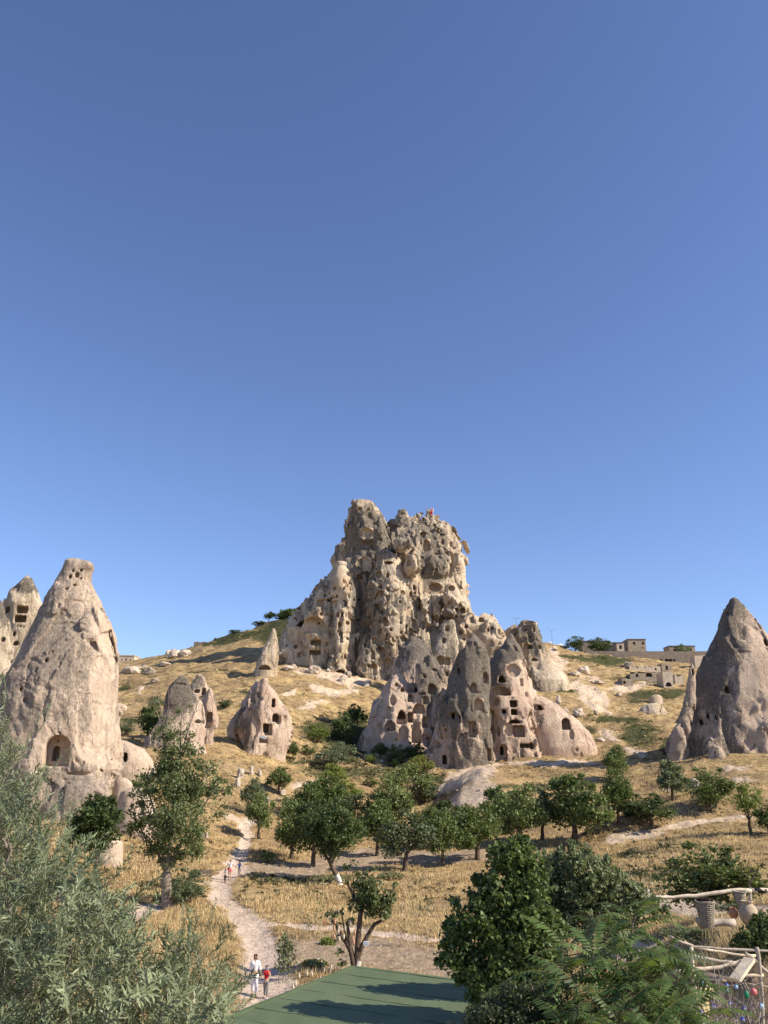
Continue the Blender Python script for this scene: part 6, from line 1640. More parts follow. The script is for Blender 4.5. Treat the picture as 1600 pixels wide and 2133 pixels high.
for i, a in enumerate([
 (655, 1404, 26, 17, 'large white boulder at the left foot of the castle'), (632, 1402, 12, 10, 'small white boulder left of the large one under the castle'),
 (684, 1402, 10, 8, 'small white boulder right of the large one under the castle'), (600, 1397, 24, 8, 'flat pale slab beside the slender spire'), (612, 1392, 14, 8, 'short pale block touching the castle facade'),
 (500, 1622, 14, 26, 'tall white upright boulder among rubble below the squat holed cone'), (523, 1616, 10, 18, 'second upright white boulder in the rubble row'), (541, 1618, 9, 14, 'rightmost little white boulder in the rubble row'),
 (495, 1640, 12, 18, 'white boulder just under the tall upright one'), (544, 1676, 34, 22, 'broad white boulder by the path end'), (588, 1658, 13, 13, 'round white boulder right of the broad one'), (580, 1672, 14, 10, 'low white boulder below the round one'),
 (422, 1746, 20, 16, 'white boulder in the grass right of the tall sparse tree'), (385, 1366, 24, 14, 'pale rock block on the left skyline ridge, rightmost of the trio'), (364, 1368, 26, 16, 'cracked rock on the left skyline ridge, middle of the trio'), (350, 1370, 12, 18, 'narrow upright rock on the left skyline ridge'),
 (274, 1402, 34, 14, 'flat pale outcrop on the hillside below the beige house'), (312, 1404, 26, 14, 'white outcrop with dark overhang right of the flat one'), (345, 1386, 24, 7, 'thin pale ledge high on the left hillside'), (322, 1420, 20, 8, 'low dark outcrop on the left hillside'),
 (1164, 1466, 12, 12, 'lower boulder of the little stack right of the pale dome'), (1163, 1456, 8, 8, 'boulder balanced on the little stack right of the dome'), (1178, 1482, 12, 9, 'small boulder downhill of the little stack'), (1207, 1492, 22, 18, 'rugged boulder on the golden slope above the dome end'), (1242, 1490, 11, 11, 'dark round boulder alone on the right slope'),
 (1217, 1404, 22, 18, 'leaning pale rock block on the slope below the parasols'), (1196, 1408, 24, 8, 'flat rubble ledge beside the leaning block'), (1449, 1640, 22, 18, 'white rock beside the dense bush under the great cone'), (1310, 1392, 20, 14, 'dark rock knob left of the ruined houses'), (1244, 1424, 30, 6, 'long chalk ledge on the right slope'),
 (1130, 1575, 0, 0, ''), (725, 1412, 14, 12, 'grey boulder at the castle foot near the white pyramid'), (560, 1384, 0, 0, ''), (1290, 1450, 12, 8, 'small chalk block above the shaded dome'), (1250, 1545, 18, 8, 'flat white rock at the right end of the pale dome'), (1030, 1335, 14, 12, 'pale block wedged behind the two dark cones')]):
    if a[2]: boulder(*a, seed=i + 1, group=BG, mat=BOULD if 'dark' in a[4] or 'grey' in a[4] else BOUL)
# loose stones
rg = np.random.default_rng(5)
x, y = scatter(5200, 40, 370)
bm = grid_at(BAREM, x, y); pm = grid_at(PATHM, x, y); sm2 = fbm2(x / 14, y / 14, 3, 120)
keep = (bm > .25) | ((pm > .2) & (rg.random(len(x)) < .25)) | ((sm2 > .14) & (rg.random(len(x)) < .5)); x, y = x[keep], y[keep]; z = grid_at(ZGRID, x, y)
V8, F8 = ico(1)
Vs = []; n = len(x)
base = V8[None] * (1 + .35 * rg.normal(size=(n, len(V8), 1)) * .6) * (rg.uniform(.4, 1.3, (n, 1, 1)) * np.clip(y * .0016, .07, .45)[:, None, None]) * np.array([1.2, 1, .7])
V = (base + np.stack([x, y, z], 1)[:, None]).reshape(-1, 3); F = (F8[None] + (np.arange(n) * len(V8))[:, None, None]).reshape(-1, 3)
me = mesh_np('loose_stones', V, F, [BOUL], False); add_attr(me, 'patina_shade', np.full(len(V), .15))
link('loose_stones', me, label='loose pale stones on paths and bare slopes', cat='stones', kind='stuff')

# ---------------- green felt roof
m, nt, b = mat_new('green_roofing_felt', .75, .35)
p = geo_pos(nt)
gcol = ramp(nt, noise(nt, 1.2, 6, .65, p), [(.3, (.075, .105, .045)), (.6, (.105, .138, .065)), (.8, (.135, .165, .085))])
gcol = mixc(nt, .45, gcol, ramp(nt, noise(nt, 60, 3, .8, p), [(.3, .6), (.7, 1.35)]), 'MULTIPLY')
gcol = mixc(nt, math_(nt, 'MULTIPLY', objrand(nt), .25), gcol, (.15, .19, .11))
L(nt, gcol, b.inputs['Base Color']); bump(nt, b, noise(nt, 90, 3, .8, p), .5, .01)
M_FELT = m
dC = 28.0
TAR = simple('tar', (.075, .098, .05), bmp=0)
Cx, Cy, Cz = P(735, 2015, dC)
e1 = Vector((-.474, -.881, 0)).normalized(); e2 = Vector((.881, -.474, 0)).normalized()
rroot = empty('green_flat_roof', (Cx, Cy, 0), label='green felt-covered flat roof jutting in at the bottom of the view', cat='roof')
rot = Matrix((e1, e2, Vector((0, 0, 1)))).transposed()
LEN, WID = 15.0, 5.6
mb = MB(); c = e1 * LEN / 2 + e2 * WID / 2
mb.box((c.x, c.y, Cz - .16), (LEN - .1, WID - .1, .2), rot=rot); mb.box((c.x, c.y, (Cz - .3) / 2), (LEN - .8, WID - .8, Cz - .3), rot=rot)
PLASTER = simple('old_plaster', (.48, .40, .30), var=.2, scale=2, bmp=.2)
mb.build('wall', PLASTER, rroot)
k = 0; t0 = 0.0
while t0 < LEN - .2:
    w = min(1.02, LEN - t0)
    # each felt strip laps over its neighbour by 4 cm and lies 4 mm higher at the lap
    cc = e1 * (t0 + w / 2) + e2 * WID / 2
    sm_ = MB()
    nseg = 24
    for i in range(nseg + 1):
        q = i / nseg
        for (tt, hz_) in ((t0 - .04, .012), (t0 + .02, .014), (t0 + w, .003)):
            pz = e1 * tt + e2 * (q * WID)
            sag = .012 * math.sin(q * 9 + k * 2.1) + .01 * math.sin(q * 23 + k)
            sm_.v.append((pz.x, pz.y, Cz + hz_ + sag * .4 + .01))
    for i in range(nseg):
        a0 = i * 3
        sm_.f += [(a0, a0 + 1, a0 + 4, a0 + 3), (a0 + 1, a0 + 2, a0 + 5, a0 + 4)]
    o = sm_.build('roofing_strip', M_FELT, rroot, True)
    if k:
        jb = MB(); r_ = random.Random(k)
        for q in range(14):
            q0, q1 = q / 14 * WID, (q + 1) / 14 * WID; j0 = t0 - .045 + r_.uniform(-.012, .012)
            cc = e1 * j0 + e2 * (q0 + q1) / 2; jb.box((cc.x, cc.y, Cz + .026), (.02 + r_.random() * .02, q1 - q0 + .01, .006), rot=rot)
        jb.build('tar_seam', TAR, rroot)
    t0 += w; k += 1
for (a0, a1_, b0, b1_) in [(0, LEN, -.06, .10), (0, LEN, WID - .1, WID + .06)]:
    eb = MB(); cc = e1 * (a0 + a1_) / 2 + e2 * (b0 + b1_) / 2
    eb.box((cc.x, cc.y, Cz - .01), (a1_ - a0, b1_ - b0, .10), rot=rot); eb.build('roof_edge', M_FELT, rroot)
eb = MB(); cc = e1 * .02 + e2 * WID / 2; eb.box((cc.x, cc.y, Cz - .012), (.16, WID - .25, .098), rot=rot); eb.build('roof_edge', M_FELT, rroot)

# ---------------- peeled rail, baskets and jars on the right-hand terrace
WOOD = simple('peeled_wood', (.62, .52, .38), var=.25, scale=7, bmp=.5, bdist=.01)
WOODG = simple('weathered_wood', (.40, .34, .27), var=.3, scale=7, bmp=.5, bdist=.01)
WOODD = simple('old_beam', (.16, .125, .10), var=.3, scale=7, bmp=.5)
BLACK = simple('black_rubber', (.02, .02, .02), var=.2, bmp=0)
def pole_px(name, pts, d, r0, r1, mat, parent=None, seed=0, n=8, **k):
    r = random.Random(seed)
    q = [Vector(P(p_[0], p_[1], d + (p_[2] if len(p_) > 2 else 0))) for p_ in pts]
    o = q[0].copy() if parent is None else parent.location
    out = []
    for i in range(len(q) - 1):
        for j in range(3):
            t = j / 3; out.append(q[i].lerp(q[i + 1], t) + Vector((0, r.uniform(-1, 1), r.uniform(-1, 1))) * r0 * .25)
    out.append(q[-1])
    mb = MB(); mb.tube([v - o for v in out], [(r0 + (r1 - r0) * i / (len(out) - 1)) * r.uniform(.88, 1.15) for i in range(len(out))], n)
    return mb.build(name, mat, parent, True, loc=None if parent is not None else o, **k)
DR = 26.5
ro = Vector(P(1480, 1900, DR)); ro.z = gz(ro.x, DR)
rail = empty('pole_railing', ro, label='crooked peeled pole rail on short posts beside the earthen terrace', cat='railing')
pole_px('rail', [(1330, 1872), (1370, 1869), (1400, 1869), (1450, 1866), (1490, 1860), (1533, 1854), (1565, 1855)], DR, .045, .06, WOOD, rail, 1)
pole_px('rail', [(1562, 1854.5), (1600, 1855), (1660, 1858)], DR, .06, .06, WOOD, rail, 2)
pole_px('rubber_sleeve', [(1571, 1854.8), (1596, 1855)], DR, .068, .068, BLACK, rail, 3)
for px_ in (1563, 1350, 1640): pole_px('post', [(px_, 1852), (px_, 1905)], DR, .05, .06, WOODG, rail, px_)
CLAY = simple('pale_clay', (.40, .315, .215), var=.25, scale=6, bmp=.3, bdist=.01)
CLAYR = simple('terracotta', (.52, .24, .13), var=.2, scale=6, bmp=.2, bdist=.01)
WICK = simple('grey_wicker', (.33, .28, .21), var=.4, scale=25, bmp=.8, bdist=.02)
def lathe_thing(name, px, py, prof, hpx, mat, label, cat, n=28, d=None, hollow=True, **kw):
    if d: x = ue(px, py)[0] * d; y = d; z = CAMZ + d * ue(px, py)[1]
    else: x, y, z = GG(px, py)
    s = hpx * mpp(y)
    root = empty(name, (x, y, z), label=label, cat=cat, **kw)
    mb = MB(); pr = [(r_ * s, z_ * s) for r_, z_ in prof]
    if hollow: pr += [(r_ * s * .9, z_ * s) for r_, z_ in prof[::-1] if z_ > .35]
    mb.lathe(pr, n=n, closed=True)
    mb.build('body', mat, root, True)
    return root, s
jr, s = lathe_thing('clay_jar', 1562, 1926, [(.22, 0), (.33, .12), (.42, .35), (.42, .55), (.36, .72), (.25, .84), (.22, .9), (.24, .96), (.27, 1.0)], 43, CLAY, 'big-bellied pale clay jar at the right edge of the terrace', 'jar', d=24.3)
mb = MB(); mb.lathe([(.275 * s, .955 * s), (.29 * s, .985 * s), (.275 * s, 1.012 * s)], n=24, closed=False); mb.build('rim', CLAY, jr, True)
bk, s = lathe_thing('wicker_basket', 1474, 1932, [(.22, 0), (.26, .2), (.30, .5), (.335, .8), (.35, .93)], 50, WICK, 'tall tapering wicker basket full of dark soil, standing on the bank edge', 'basket', d=22.6)
mb = MB()
for j in range(13):
    z_ = .04 + j * .072; R_ = (.22 + .14 * z_) * s
    mb.tube([(R_ * 1.05 * cos(t), R_ * 1.05 * sin(t), z_ * s + .012 * s * sin(9 * t + j * pi)) for t in np.linspace(0, 2 * pi, 37)], .02 * s, 4, cap=False)
mb.build('wicker_weave', WICK, bk, True, kind='stuff')
for j in range(18):
    t = 2 * pi * j / 18; mb = MB(); mb.tube([(.235 * s * cos(t), .235 * s * sin(t), 0), (.365 * s * cos(t), .365 * s * sin(t), .95 * s)], .016 * s, 4); mb.build('stake', WICK, bk)
mb = MB(); mb.tube([(.36 * s * cos(t), .36 * s * sin(t), .94 * s + .015 * s * sin(3 * t)) for t in np.linspace(0, 2 * pi, 33)], .035 * s, 6, cap=False); mb.build('rim', WICK, bk, True)
rq = random.Random(4); mb = MB()
for j in range(26):
    t = rq.uniform(0, 6.28); q = rq.uniform(0, .26); mb.box((q * s * cos(t), q * s * sin(t), (.9 + .1 * rq.random()) * s), (.12 * s, .1 * s, .14 * s), rq.uniform(0, 3))
mb.build('dark_soil', simple('peat', (.045, .028, .02), bmp=0), bk, kind='stuff')
b2, s = lathe_thing('wicker_basket', 1545, 1892, [(.20, 0), (.26, .3), (.33, .7), (.40, .95)], 32, WICK, 'pale flared basket standing right behind the clay jar', 'basket', d=25.6)
mb = MB(); mb.tube([(.41 * s * cos(t), .41 * s * sin(t), .95 * s) for t in np.linspace(0, 2 * pi, 25)], .04 * s, 6, cap=False); mb.build('rim', WICK, b2, True)
j2, s = lathe_thing('clay_jar', 1529, 1913, [(.25, 0), (.42, .25), (.46, .5), (.36, .75), (.26, .9), (.3, 1.0)], 20, CLAYR, 'small squat brown jar left of the big-bellied jar', 'jar', d=24.6)
j3, s = lathe_thing('clay_jar', 1590, 1916, [(.25, 0), (.42, .25), (.46, .5), (.36, .75), (.26, .9), (.3, 1.0)], 20, CLAY, 'small pale pot at the right edge beside the big jar', 'jar', d=24.3)
pole_px('fallen_column', [(1452, 1920), (1490, 1921), (1530, 1922)], 24.0, .10, .10, WOODG, None, 9, n=14, label='fallen pale column lying behind the wicker basket', cat='column')
# earthen bank rock under the basket
boulder(1490, 1975, 66, 42, 'crumbly earth bank under the wicker basket', mat=rock_mat('earth_bank', (.50, .38, .27), (.36, .26, .18), (.2, .15, .11), 6), seed=77, d=21.4, sharp=.5, name='earth_bank')

# ---------------- pergola of rough poles
DG = 16.5
po = Vector(P(1500, 2010, DG)); po.z = gz(po.x, DG)
pg = empty('rough_pergola', po, label='rough pergola of peeled poles and planks at the lower right', cat='pergola')
for nm, pts, r0, r1, mt, sd_ in [
  ('pole', [(1396, 1950), (1411, 1959), (1448, 1972), (1500, 1976), (1600, 1981), (1640, 1983)], .028, .03, WOODG, 1),
  ('pole', [(1425, 1963), (1448, 1973, .1), (1490, 1981, .2), (1530, 1988, .2), (1574, 1991, .2)], .035, .03, WOOD, 2),
  ('pole', [(1416, 1983), (1450, 1993), (1490, 2001), (1530, 2006)], .05, .04, WOODG, 3),
  ('pole', [(1404, 2024), (1450, 2020), (1500, 2014), (1530, 2007), (1549, 2002)], .055, .045, WOOD, 4),
  ('pole', [(1552, 1985), (1567, 1995), (1590, 2018), (1610, 2035)], .045, .045, WOODG, 6),
  ('pole', [(1527, 2031), (1560, 2032), (1590, 2031)], .045, .04, WOOD, 7),
  ('beam', [(1450, 2033, .3), (1520, 2040, .3), (1576, 2041, .3)], .11, .11, WOODD, 8),
  ('pole', [(1456, 2037, .1), (1500, 2041, .1), (1512, 2044, .1)], .03, .03, WOODG, 9),
  ('pole', [(1555, 2048), (1600, 2056), (1640, 2062)], .02, .02, WOODG, 10),
  ('post', [(1440, 1972), (1443, 2010), (1447, 2050), (1452, 2170)], .05, .055, WOOD, 11),
  ('post', [(1577, 1974), (1580, 1993), (1586, 2060), (1590, 2190)], .055, .06, WOODG, 12),
  ('pole', [(1500, 2175, .4), (1520, 2133, .2), (1545, 2112)], .05, .04, WOODG, 13)]:
    pole_px(nm, pts, DG, r0 * .68, r1 * .68, mt, pg, sd_)
a_, b_ = Vector(P(1562, 1998, DG - .1)), Vector(P(1531, 2042, DG - .4)); mid = (a_ + b_) / 2 - po; ax = (b_ - a_)
mb = MB(); q = ax.to_track_quat('X', 'Z').to_matrix(); mb.box(mid, (ax.length, .2, .06), rot=q); mb.build('plank', WOOD, pg)
a_, b_ = Vector(P(1560, 1992, DG + .2)), Vector(P(1592, 2020, DG + .2)); ax = (b_ - a_)
mb = MB(); mb.box((a_ + b_) / 2 - po, (ax.length, .12, .05), rot=ax.to_track_quat('X', 'Z').to_matrix()); mb.build('plank', WOODG, pg)
# dead branch tree hung with glass beads
TW = simple('dead_twig', (.27, .23, .19), var=.3, scale=10, bmp=0)
DB = 14.5
bo = Vector(P(1540, 2200, DB)); bo.z = gz(bo.x, DB)
bt = empty('bead_tree', bo, label='tangle of dead branches hung with coloured glass beads in the bottom right corner', cat='tree')
rt = np.random.default_rng(21); mb = MB(); tips = []
fork = np.array(P(1535, 2330, DB))
limb(mb, bo, fork, .07, .05, rt, 6, 4, .05)
for i in range(70):
    px_, py_ = rt.uniform(1430, 1640), rt.uniform(2035, 2170)
    e = limb(mb, fork, P(px_, py_, DB + rt.normal() * .5), .024, .006, rt, 4, 7, .13)
    tips.append(e[-1])
    for _ in range(4):
        s0 = e[rt.integers(3, 7)]; t_ = s0 + rt.normal(size=3) * np.array([.35, .3, .3]) + np.array([0, 0, .1])
        limb(mb, s0, t_, .007, .002, rt, 3, 5, .25)
mb.v = [tuple(Vector(v) - bo) for v in mb.v]
mb.build('branches', TW, bt, True)
def glass(nm, c): 
    m, nt, b = mat_new(nm, .3, .35); b.inputs['Base Color'].default_value = (*c, 1); return m
BLUE = glass('blue_glass', (.015, .06, .42)); GREENG = glass('green_glass', (.01, .22, .10)); PINKG = glass('pink_glass', (.62, .16, .16)); WHG = glass('white_glass', (.8, .8, .8)); PALE = glass('pale_blue_glass', (.22, .5, .75))
def bead(px, py, r, mat, label, parts=True, stretch=1.0):
    x, y, z = P(px, py, DB - .6)
    root = empty('glass_bead', (x, y, z), label=label, cat='ornament', group='glass ornaments hung on the dead branches')
    mb = MB(); mb.lathe([(r * sin(t), -r * stretch * cos(t)) for t in np.linspace(.15, pi - .15, 9)], n=14); mb.build('bead', mat, root, True)
    mb = MB(); mb.tube([(0, 0, r * stretch * .95), (0, 0, r * stretch + .12)], .006, 4); mb.build('string', TW, root)
    if parts:
        mb = MB(); mb.lathe([(r * .5, -.004), (r * .5, .004)], n=12); o = mb.build('bead_eye', WHG, root); o.rotation_euler = (pi / 2, 0, 0); o.location = (0, -r * .97, 0)
        mb = MB(); mb.lathe([(r * .22, -.003), (r * .22, .003)], n=10); o2 = mb.build('pupil', BLUE, o); o2.location = (0, 0, .006)
bead(1570, 2066, .05, PINKG, 'round pink glass ball hanging among the dead branches', False)
bead(1555, 2072, .036, GREENG, 'green glass drop left of the pink ball', False, 1.6)
for i, (px_, py_, lab) in enumerate([(1464, 2050, 'blue glass eye bead at the left post of the pergola'), (1466, 2068, 'blue bead hanging lower on the left post'), (1514, 2052, 'pair-topping blue bead near the thick plank'), (1515, 2062, 'blue bead under the one near the plank'),
      (1534, 2056, 'pale-lit blue bead between plank and green drop'), (1460, 2108, 'blue bead low over the fronds'), (1487, 2096, 'blue bead beside the yellow crate'), (1440, 2126, 'blue bead at the bottom edge, leftmost of all'), (1492, 2128, 'blue bead at the bottom edge beneath the crate'), (1547, 2124, 'blue bead at the bottom edge, near the bowed branch'), (1520, 2090, 'blue bead in the middle of the tangle'), (1550, 2100, 'blue bead hanging in the right of the tangle'), (1586, 2096, 'rightmost blue bead in the tangle'), (1522, 2112, 'blue bead deep in the lower tangle')]):
    bead(px_, py_, .028 if i % 3 else .036, BLUE if i % 4 else PALE, lab)
YEL = simple('yellow_wood', (.68, .55, .28), var=.15, bmp=0)
def crate(px, py, w, h, label, dd=-.3):
    x, y, z = P(px, py, DB + dd); s = mpp(DB)
    root = empty('slatted_crate', (x, y, z), .3, label=label, cat='crate')
    W, Hc = w * s, h * s
    for k in range(4):
        mb = MB(); mb.box((0, 0, Hc * (.12 + .25 * k)), (W, .02, Hc * .17)); mb.build('slat', YEL, root)
        mb = MB(); mb.box((W / 2, W * .4, Hc * (.12 + .25 * k)), (.02, W * .8, Hc * .17)); mb.build('slat', YEL, root)
    for xx in (-W / 2, W / 2):
        mb = MB(); mb.box((xx, .02, Hc / 2), (.035, .03, Hc * 1.02)); mb.build('corner_post', YEL, root)
    mb = MB(); mb.tube([(0, W * .4, 0), (0, W * .4, -3.5)], .03, 6); mb.build('stand', WOODG, root)
crate(1476, 2082, 24, 20, 'pale yellow slatted box behind the dead branches')
crate(1468, 2112, 22, 26, 'second pale yellow slatted box lower down, half hidden by fronds')

# ---------------- jug tree ornaments, sign, little garden
def jug(px, py, mat, label, dd=-.25, r=.085):
    x, y, z = P(px, py, JD + dd)
    root = empty('clay_jug', (x, y, z), label=label, cat='jug', group='clay jugs hung in the low-forking tree'); root.scale = (.72,) * 3
    mb = MB(); mb.lathe([(.02, -.2), (.06, -.17), (r, -.04), (r * .95, .06), (.045, .14), (.035, .18), (.05, .2)], n=12); mb.build('body', mat, root, True)
    mb = MB(); mb.tube([(.045, 0, .17), (.11, 0, .13), (.085, 0, .03)], .012, 5); mb.build('handle', mat, root, True)
CLAYL = simple('cream_clay', (.55, .47, .35), var=.15, bmp=.1); CLAYP = simple('orange_clay', (.48, .28, .17), var=.15, bmp=.1)
for px_, py_, m_, lab in [(676, 1922, CLAYR, 'dark red jug at the far left tip of the jug tree'), (688, 1913, CLAYL, 'cream jug highest on the left limb of the jug tree'), (698, 1920, CLAYP, 'orange jug second from the top on the left limb'), (696, 1933, CLAYP, 'orange jug halfway down the left limb'),
      (696, 1950, CLAYP, 'orange jug on the left side stub'), (705, 1940, CLAYL, 'cream jug inside the left limb'), (707, 1956, CLAYL, 'cream jug below the left side stub'), (719, 1933, CLAYL, 'cream jug on the middle stub'), (716, 1951, CLAYL, 'cream jug lower on the middle stub'),
      (730, 1922, CLAYL, 'large cream jug at the centre top of the jug tree'), (739, 1942, CLAYP, 'round orange jug beside the main stem'), (735, 1955, CLAYP, 'orange jug under the round one'), (737, 1963, CLAYP, 'lowest orange jug on the main stem')]:
    jug(px_, py_, m_, lab)
x, y, z = P(763, 1965, JD - .25)
sg = empty('small_sign', (x, y, z), label='small white board with two blue lines fixed to the jug tree', cat='sign')
mb = MB(); mb.box((0, 0, 0), (.30, .02, .19), rot=Matrix.Rotation(-.06, 3, 'Y')); mb.build('board', WHT, sg)
BLUEP = simple('blue_paint', (.12, .22, .45), bmp=0)
for zz in (.03, -.04):
    for k in range(6):
        mb = MB(); mb.box((-.11 + .044 * k, -.013, zz), (.03, .004, .028 if k % 2 else .036)); mb.build('lettering', BLUEP, sg)
GV_ = [(617, 2009), (624, 2003), (629, 2014), (634, 2015), (644, 2014), (650, 2002), (660, 2013), (676, 1999), (688, 2000), (690, 1996), (612, 2011), (655, 2014), (668, 2008), (640, 2002)]
places = ['leftmost but one in the row by the path', 'back row, beside the flower bed', 'front row near the path', 'front row, touching its left neighbour', 'front row under the orange flowers', 'back row, mid flower bed', 'front row, right of the bed centre', 'back row near the jug tree', 'right end of the back row', 'behind the right end pot', 'leftmost in the row by the path', 'front row, just left of the bed centre', 'right corner of the flower bed', 'back row, left of the flowers']
for (px_, py_), lab in zip(GV_, places):
    x, y, z = P(px_, py_, 1); dd = 44.5 + (2010 - py_) * .25
    x = ue(px_, py_)[0] * dd; z = gz(x, dd)
    root = empty('small_clay_urn', (x, dd, z), label='little cream urn, ' + lab, cat='urn', group='little cream urns edging the flower bed'); root.scale = (.7,) * 3
    mb = MB(); mb.lathe([(.05, 0), (.09, .1), (.10, .2), (.05, .32), (.04, .38), (.06, .42)], n=10); mb.build('body', CLAYL, root, True)
    mb = MB(); mb.lathe([(.055, .40), (.07, .42), (.055, .44)], n=10, closed=False); mb.build('rim', CLAYL, root, True)
# flower bed and garden plants
def bed(name, px, py, w, h, n, cols, label, d=None, ls=.09):
    if d: x = ue(px, py)[0] * d; y = d; z = gz(x, d)
    else: x, y, z = GG(px, py)
    s = mpp(y); r = np.random.default_rng(int(px))
    C = r.normal(size=(n, 3)); C /= np.linalg.norm(C, axis=1)[:, None]; C *= (r.random(n) ** .4)[:, None]; C[:, 2] = np.abs(C[:, 2])
    C *= np.array([w * s / 2, w * s / 2 * .7, h * s])
    V, F = leaves(C, ls, r, .3, 1.5)
    mi = r.choice(len(cols), n, p=[c[1] for c in cols])
    link(name, mesh_np(name, V, F, [c[0] for c in cols], None, mi), None, (x, y, z), label=label, cat='plants', kind='stuff')
def petal(nm, c): return simple(nm, c, bmp=0, var=.15)
PR, PO, PU, PW = petal('petal_red', (.50, .04, .05)), petal('petal_orange', (.80, .32, .05)), petal('petal_purple', (.25, .14, .38)), petal('petal_white', (.75, .72, .66))
bed('flower_bed', 655, 2012, 60, 12, 900, [(LM['dark'], .6), (LM['green'], .25), (PO, .1), (PW, .05)], 'low bed of orange flowers ringed by cream urns', ls=.08)
bed('flower_bed', 630, 2062, 44, 32, 900, [(LM['dark'], .55), (BARK, .25), (PR, .15), (LM['lime'], .05)], 'dark red rose bushes against the green roof edge', d=38, ls=.08)
bed('hedge_plants', 700, 2035, 70, 26, 2600, [(LM['dark'], .7), (LM['green'], .28), (PR, .02)], 'dark hedge plants at the foot of the jug tree behind the roof', d=43, ls=.10)
bed('flower_bed', 850, 2025, 40, 16, 700, [(LM['dark'], .5), (PU, .3), (PW, .2)], 'purple and white flowers behind the right roof edge', d=43, ls=.07)
bed('flower_bed', 900, 2030, 56, 12, 500, [(LM['dark'], .5), (PW, .35), (BARK, .15)], 'low white-flowered plants along the right roof edge', d=42, ls=.07)
bed('herb_patch', 682, 1968, 34, 14, 700, [(LM['lime'], .6), (LM['green'], .37), (PO, .03)], 'bright green herb patch left of the jug tree', ls=.08)
bed('weed_patch', 690, 1830, 110, 7, 1400, [(LM['grey'], .6), (M_TUS, .4)], 'grey-green weeds in the orchard dirt', ls=.14)
bed('weed_patch', 560, 1838, 80, 8, 1100, [(LM['grey'], .5), (M_TUS, .5)], 'dusty weeds between path and orchard', ls=.14)
bed('weed_patch', 815, 1830, 60, 12, 900, [(LM['grey'], .7), (M_TUS, .3)], 'tall grey weeds below the crooked tree', ls=.12)
# thin upright sapling beside the walkers and dried stalks
def stalks(name, lst, d, label, cat, leafm, h0=1.8, nleaf=14, ls=.1, stem=None):
    r = np.random.default_rng(len(lst) + int(lst[0][0])); x0 = ue(lst[0][0], 2000)[0] * d
    root = empty(name, (x0, d, gz(x0, d)), label=label, cat=cat)
    for px_, hh in lst:
        x = ue(px_, 2000)[0] * d; y = d + r.normal() * .3; z = gz(x, y); mb = MB()
        top = np.array([x + r.normal() * .12, y, z + hh]); e = limb(mb, (x, y, z), top, .016, .007, r, 4, 5, .05)
        mb.v = [tuple(Vector(v) - root.location) for v in mb.v]; mb.build('stem', stem or BARKG, root)
        C = np.array([np.array(e[0]) + (top - np.array(e[0])) * t + r.normal(size=3) * .1 for t in r.uniform(.25, 1, nleaf)]) - np.array(root.location)
        V, F = leaves(C, ls, r, .1, 1.8); link('leaves', mesh_np('leaves', V, F, [leafm], None), root)
stalks('sapling', [(584, 2.1), (590, 2.3), (595, 2.0), (600, 1.7), (588, 1.6)], 46, 'clump of thin leafy saplings beside the two near walkers', 'sapling', LM['grey'], nleaf=110, ls=.10)
DRY = simple('dry_stalk', (.50, .38, .22), bmp=0)
stalks('dry_stalks', [(648, 1.7), (655, 2.0), (662, 2.6), (666, 2.2), (672, 1.8), (640, 1.4)], 56, 'dried flower stalks left of the jug tree', 'plant', LM['green'], nleaf=16, stem=DRY)
stalks('dry_stalks', [(822, 1.6), (828, 1.9), (834, 1.5), (845, 2.2), (850, 1.7), (862, 1.5), (870, 2.0), (878, 1.6), (890, 1.8)], 54, 'row of tall dried stalks right of the jug tree', 'plant', M_TUS, nleaf=10, stem=DRY)
# old bench beside the poplar
x, y, z = GG(420, 1838); bn = empty('wooden_bench', (x, y, z), .2, label='small dark wooden bench in the grass left of the path', cat='bench')
mb = MB(); mb.box((0, 0, .55), (1.6, .5, .07)); mb.build('seat', WOODD, bn)
mb = MB(); mb.box((0, .27, .85), (1.6, .05, .3)); mb.build('backrest', WOODD, bn)
for xx in (-.7, .7):
    for yy_ in (-.2, .2): mb = MB(); mb.box((xx, yy_, .27), (.07, .07, .54)); mb.build('leg', WOODD, bn)
# crumpled metal sheet and red box lodged in the holed cone
AL = simple('sheet_metal', (.6, .63, .66), bmp=0, metallic=.5, rough=.4)
x, y, z = P(547, 1540, 158); mb = MB(); mb.box((0, 0, .35), (1.5, .3, .4), rot=Matrix.Rotation(.25, 3, 'Y'))
mb.build('metal_sheet', AL, None, loc=(x, y, z), label='crumpled shiny sheet blocking the low opening of the squat holed cone', cat='sheet')
# dead bush right
blob_tree('bare_bush', 'leafless grey bush above the rail at the right edge', 'bush', 40, (1560, 1850),
   [([(1562, 1860), (1560, 1835), (1548, 1800)], .05, .012), ([(1561, 1840), (1580, 1810), (1598, 1795)], .04, .01), ([(1560, 1838), (1555, 1812), (1562, 1785)], .03, .008), ([(1580, 1810), (1576, 1790)], .02, .006), ([(1548, 1800), (1536, 1790)], .02, .005), ([(1590, 1800), (1610, 1805)], .02, .005)],
   [(1565, 1815, 28), (1585, 1805, 20), (1545, 1810, 18)], 160, .06, LM['gold'], BARK, 91, nsub=70)
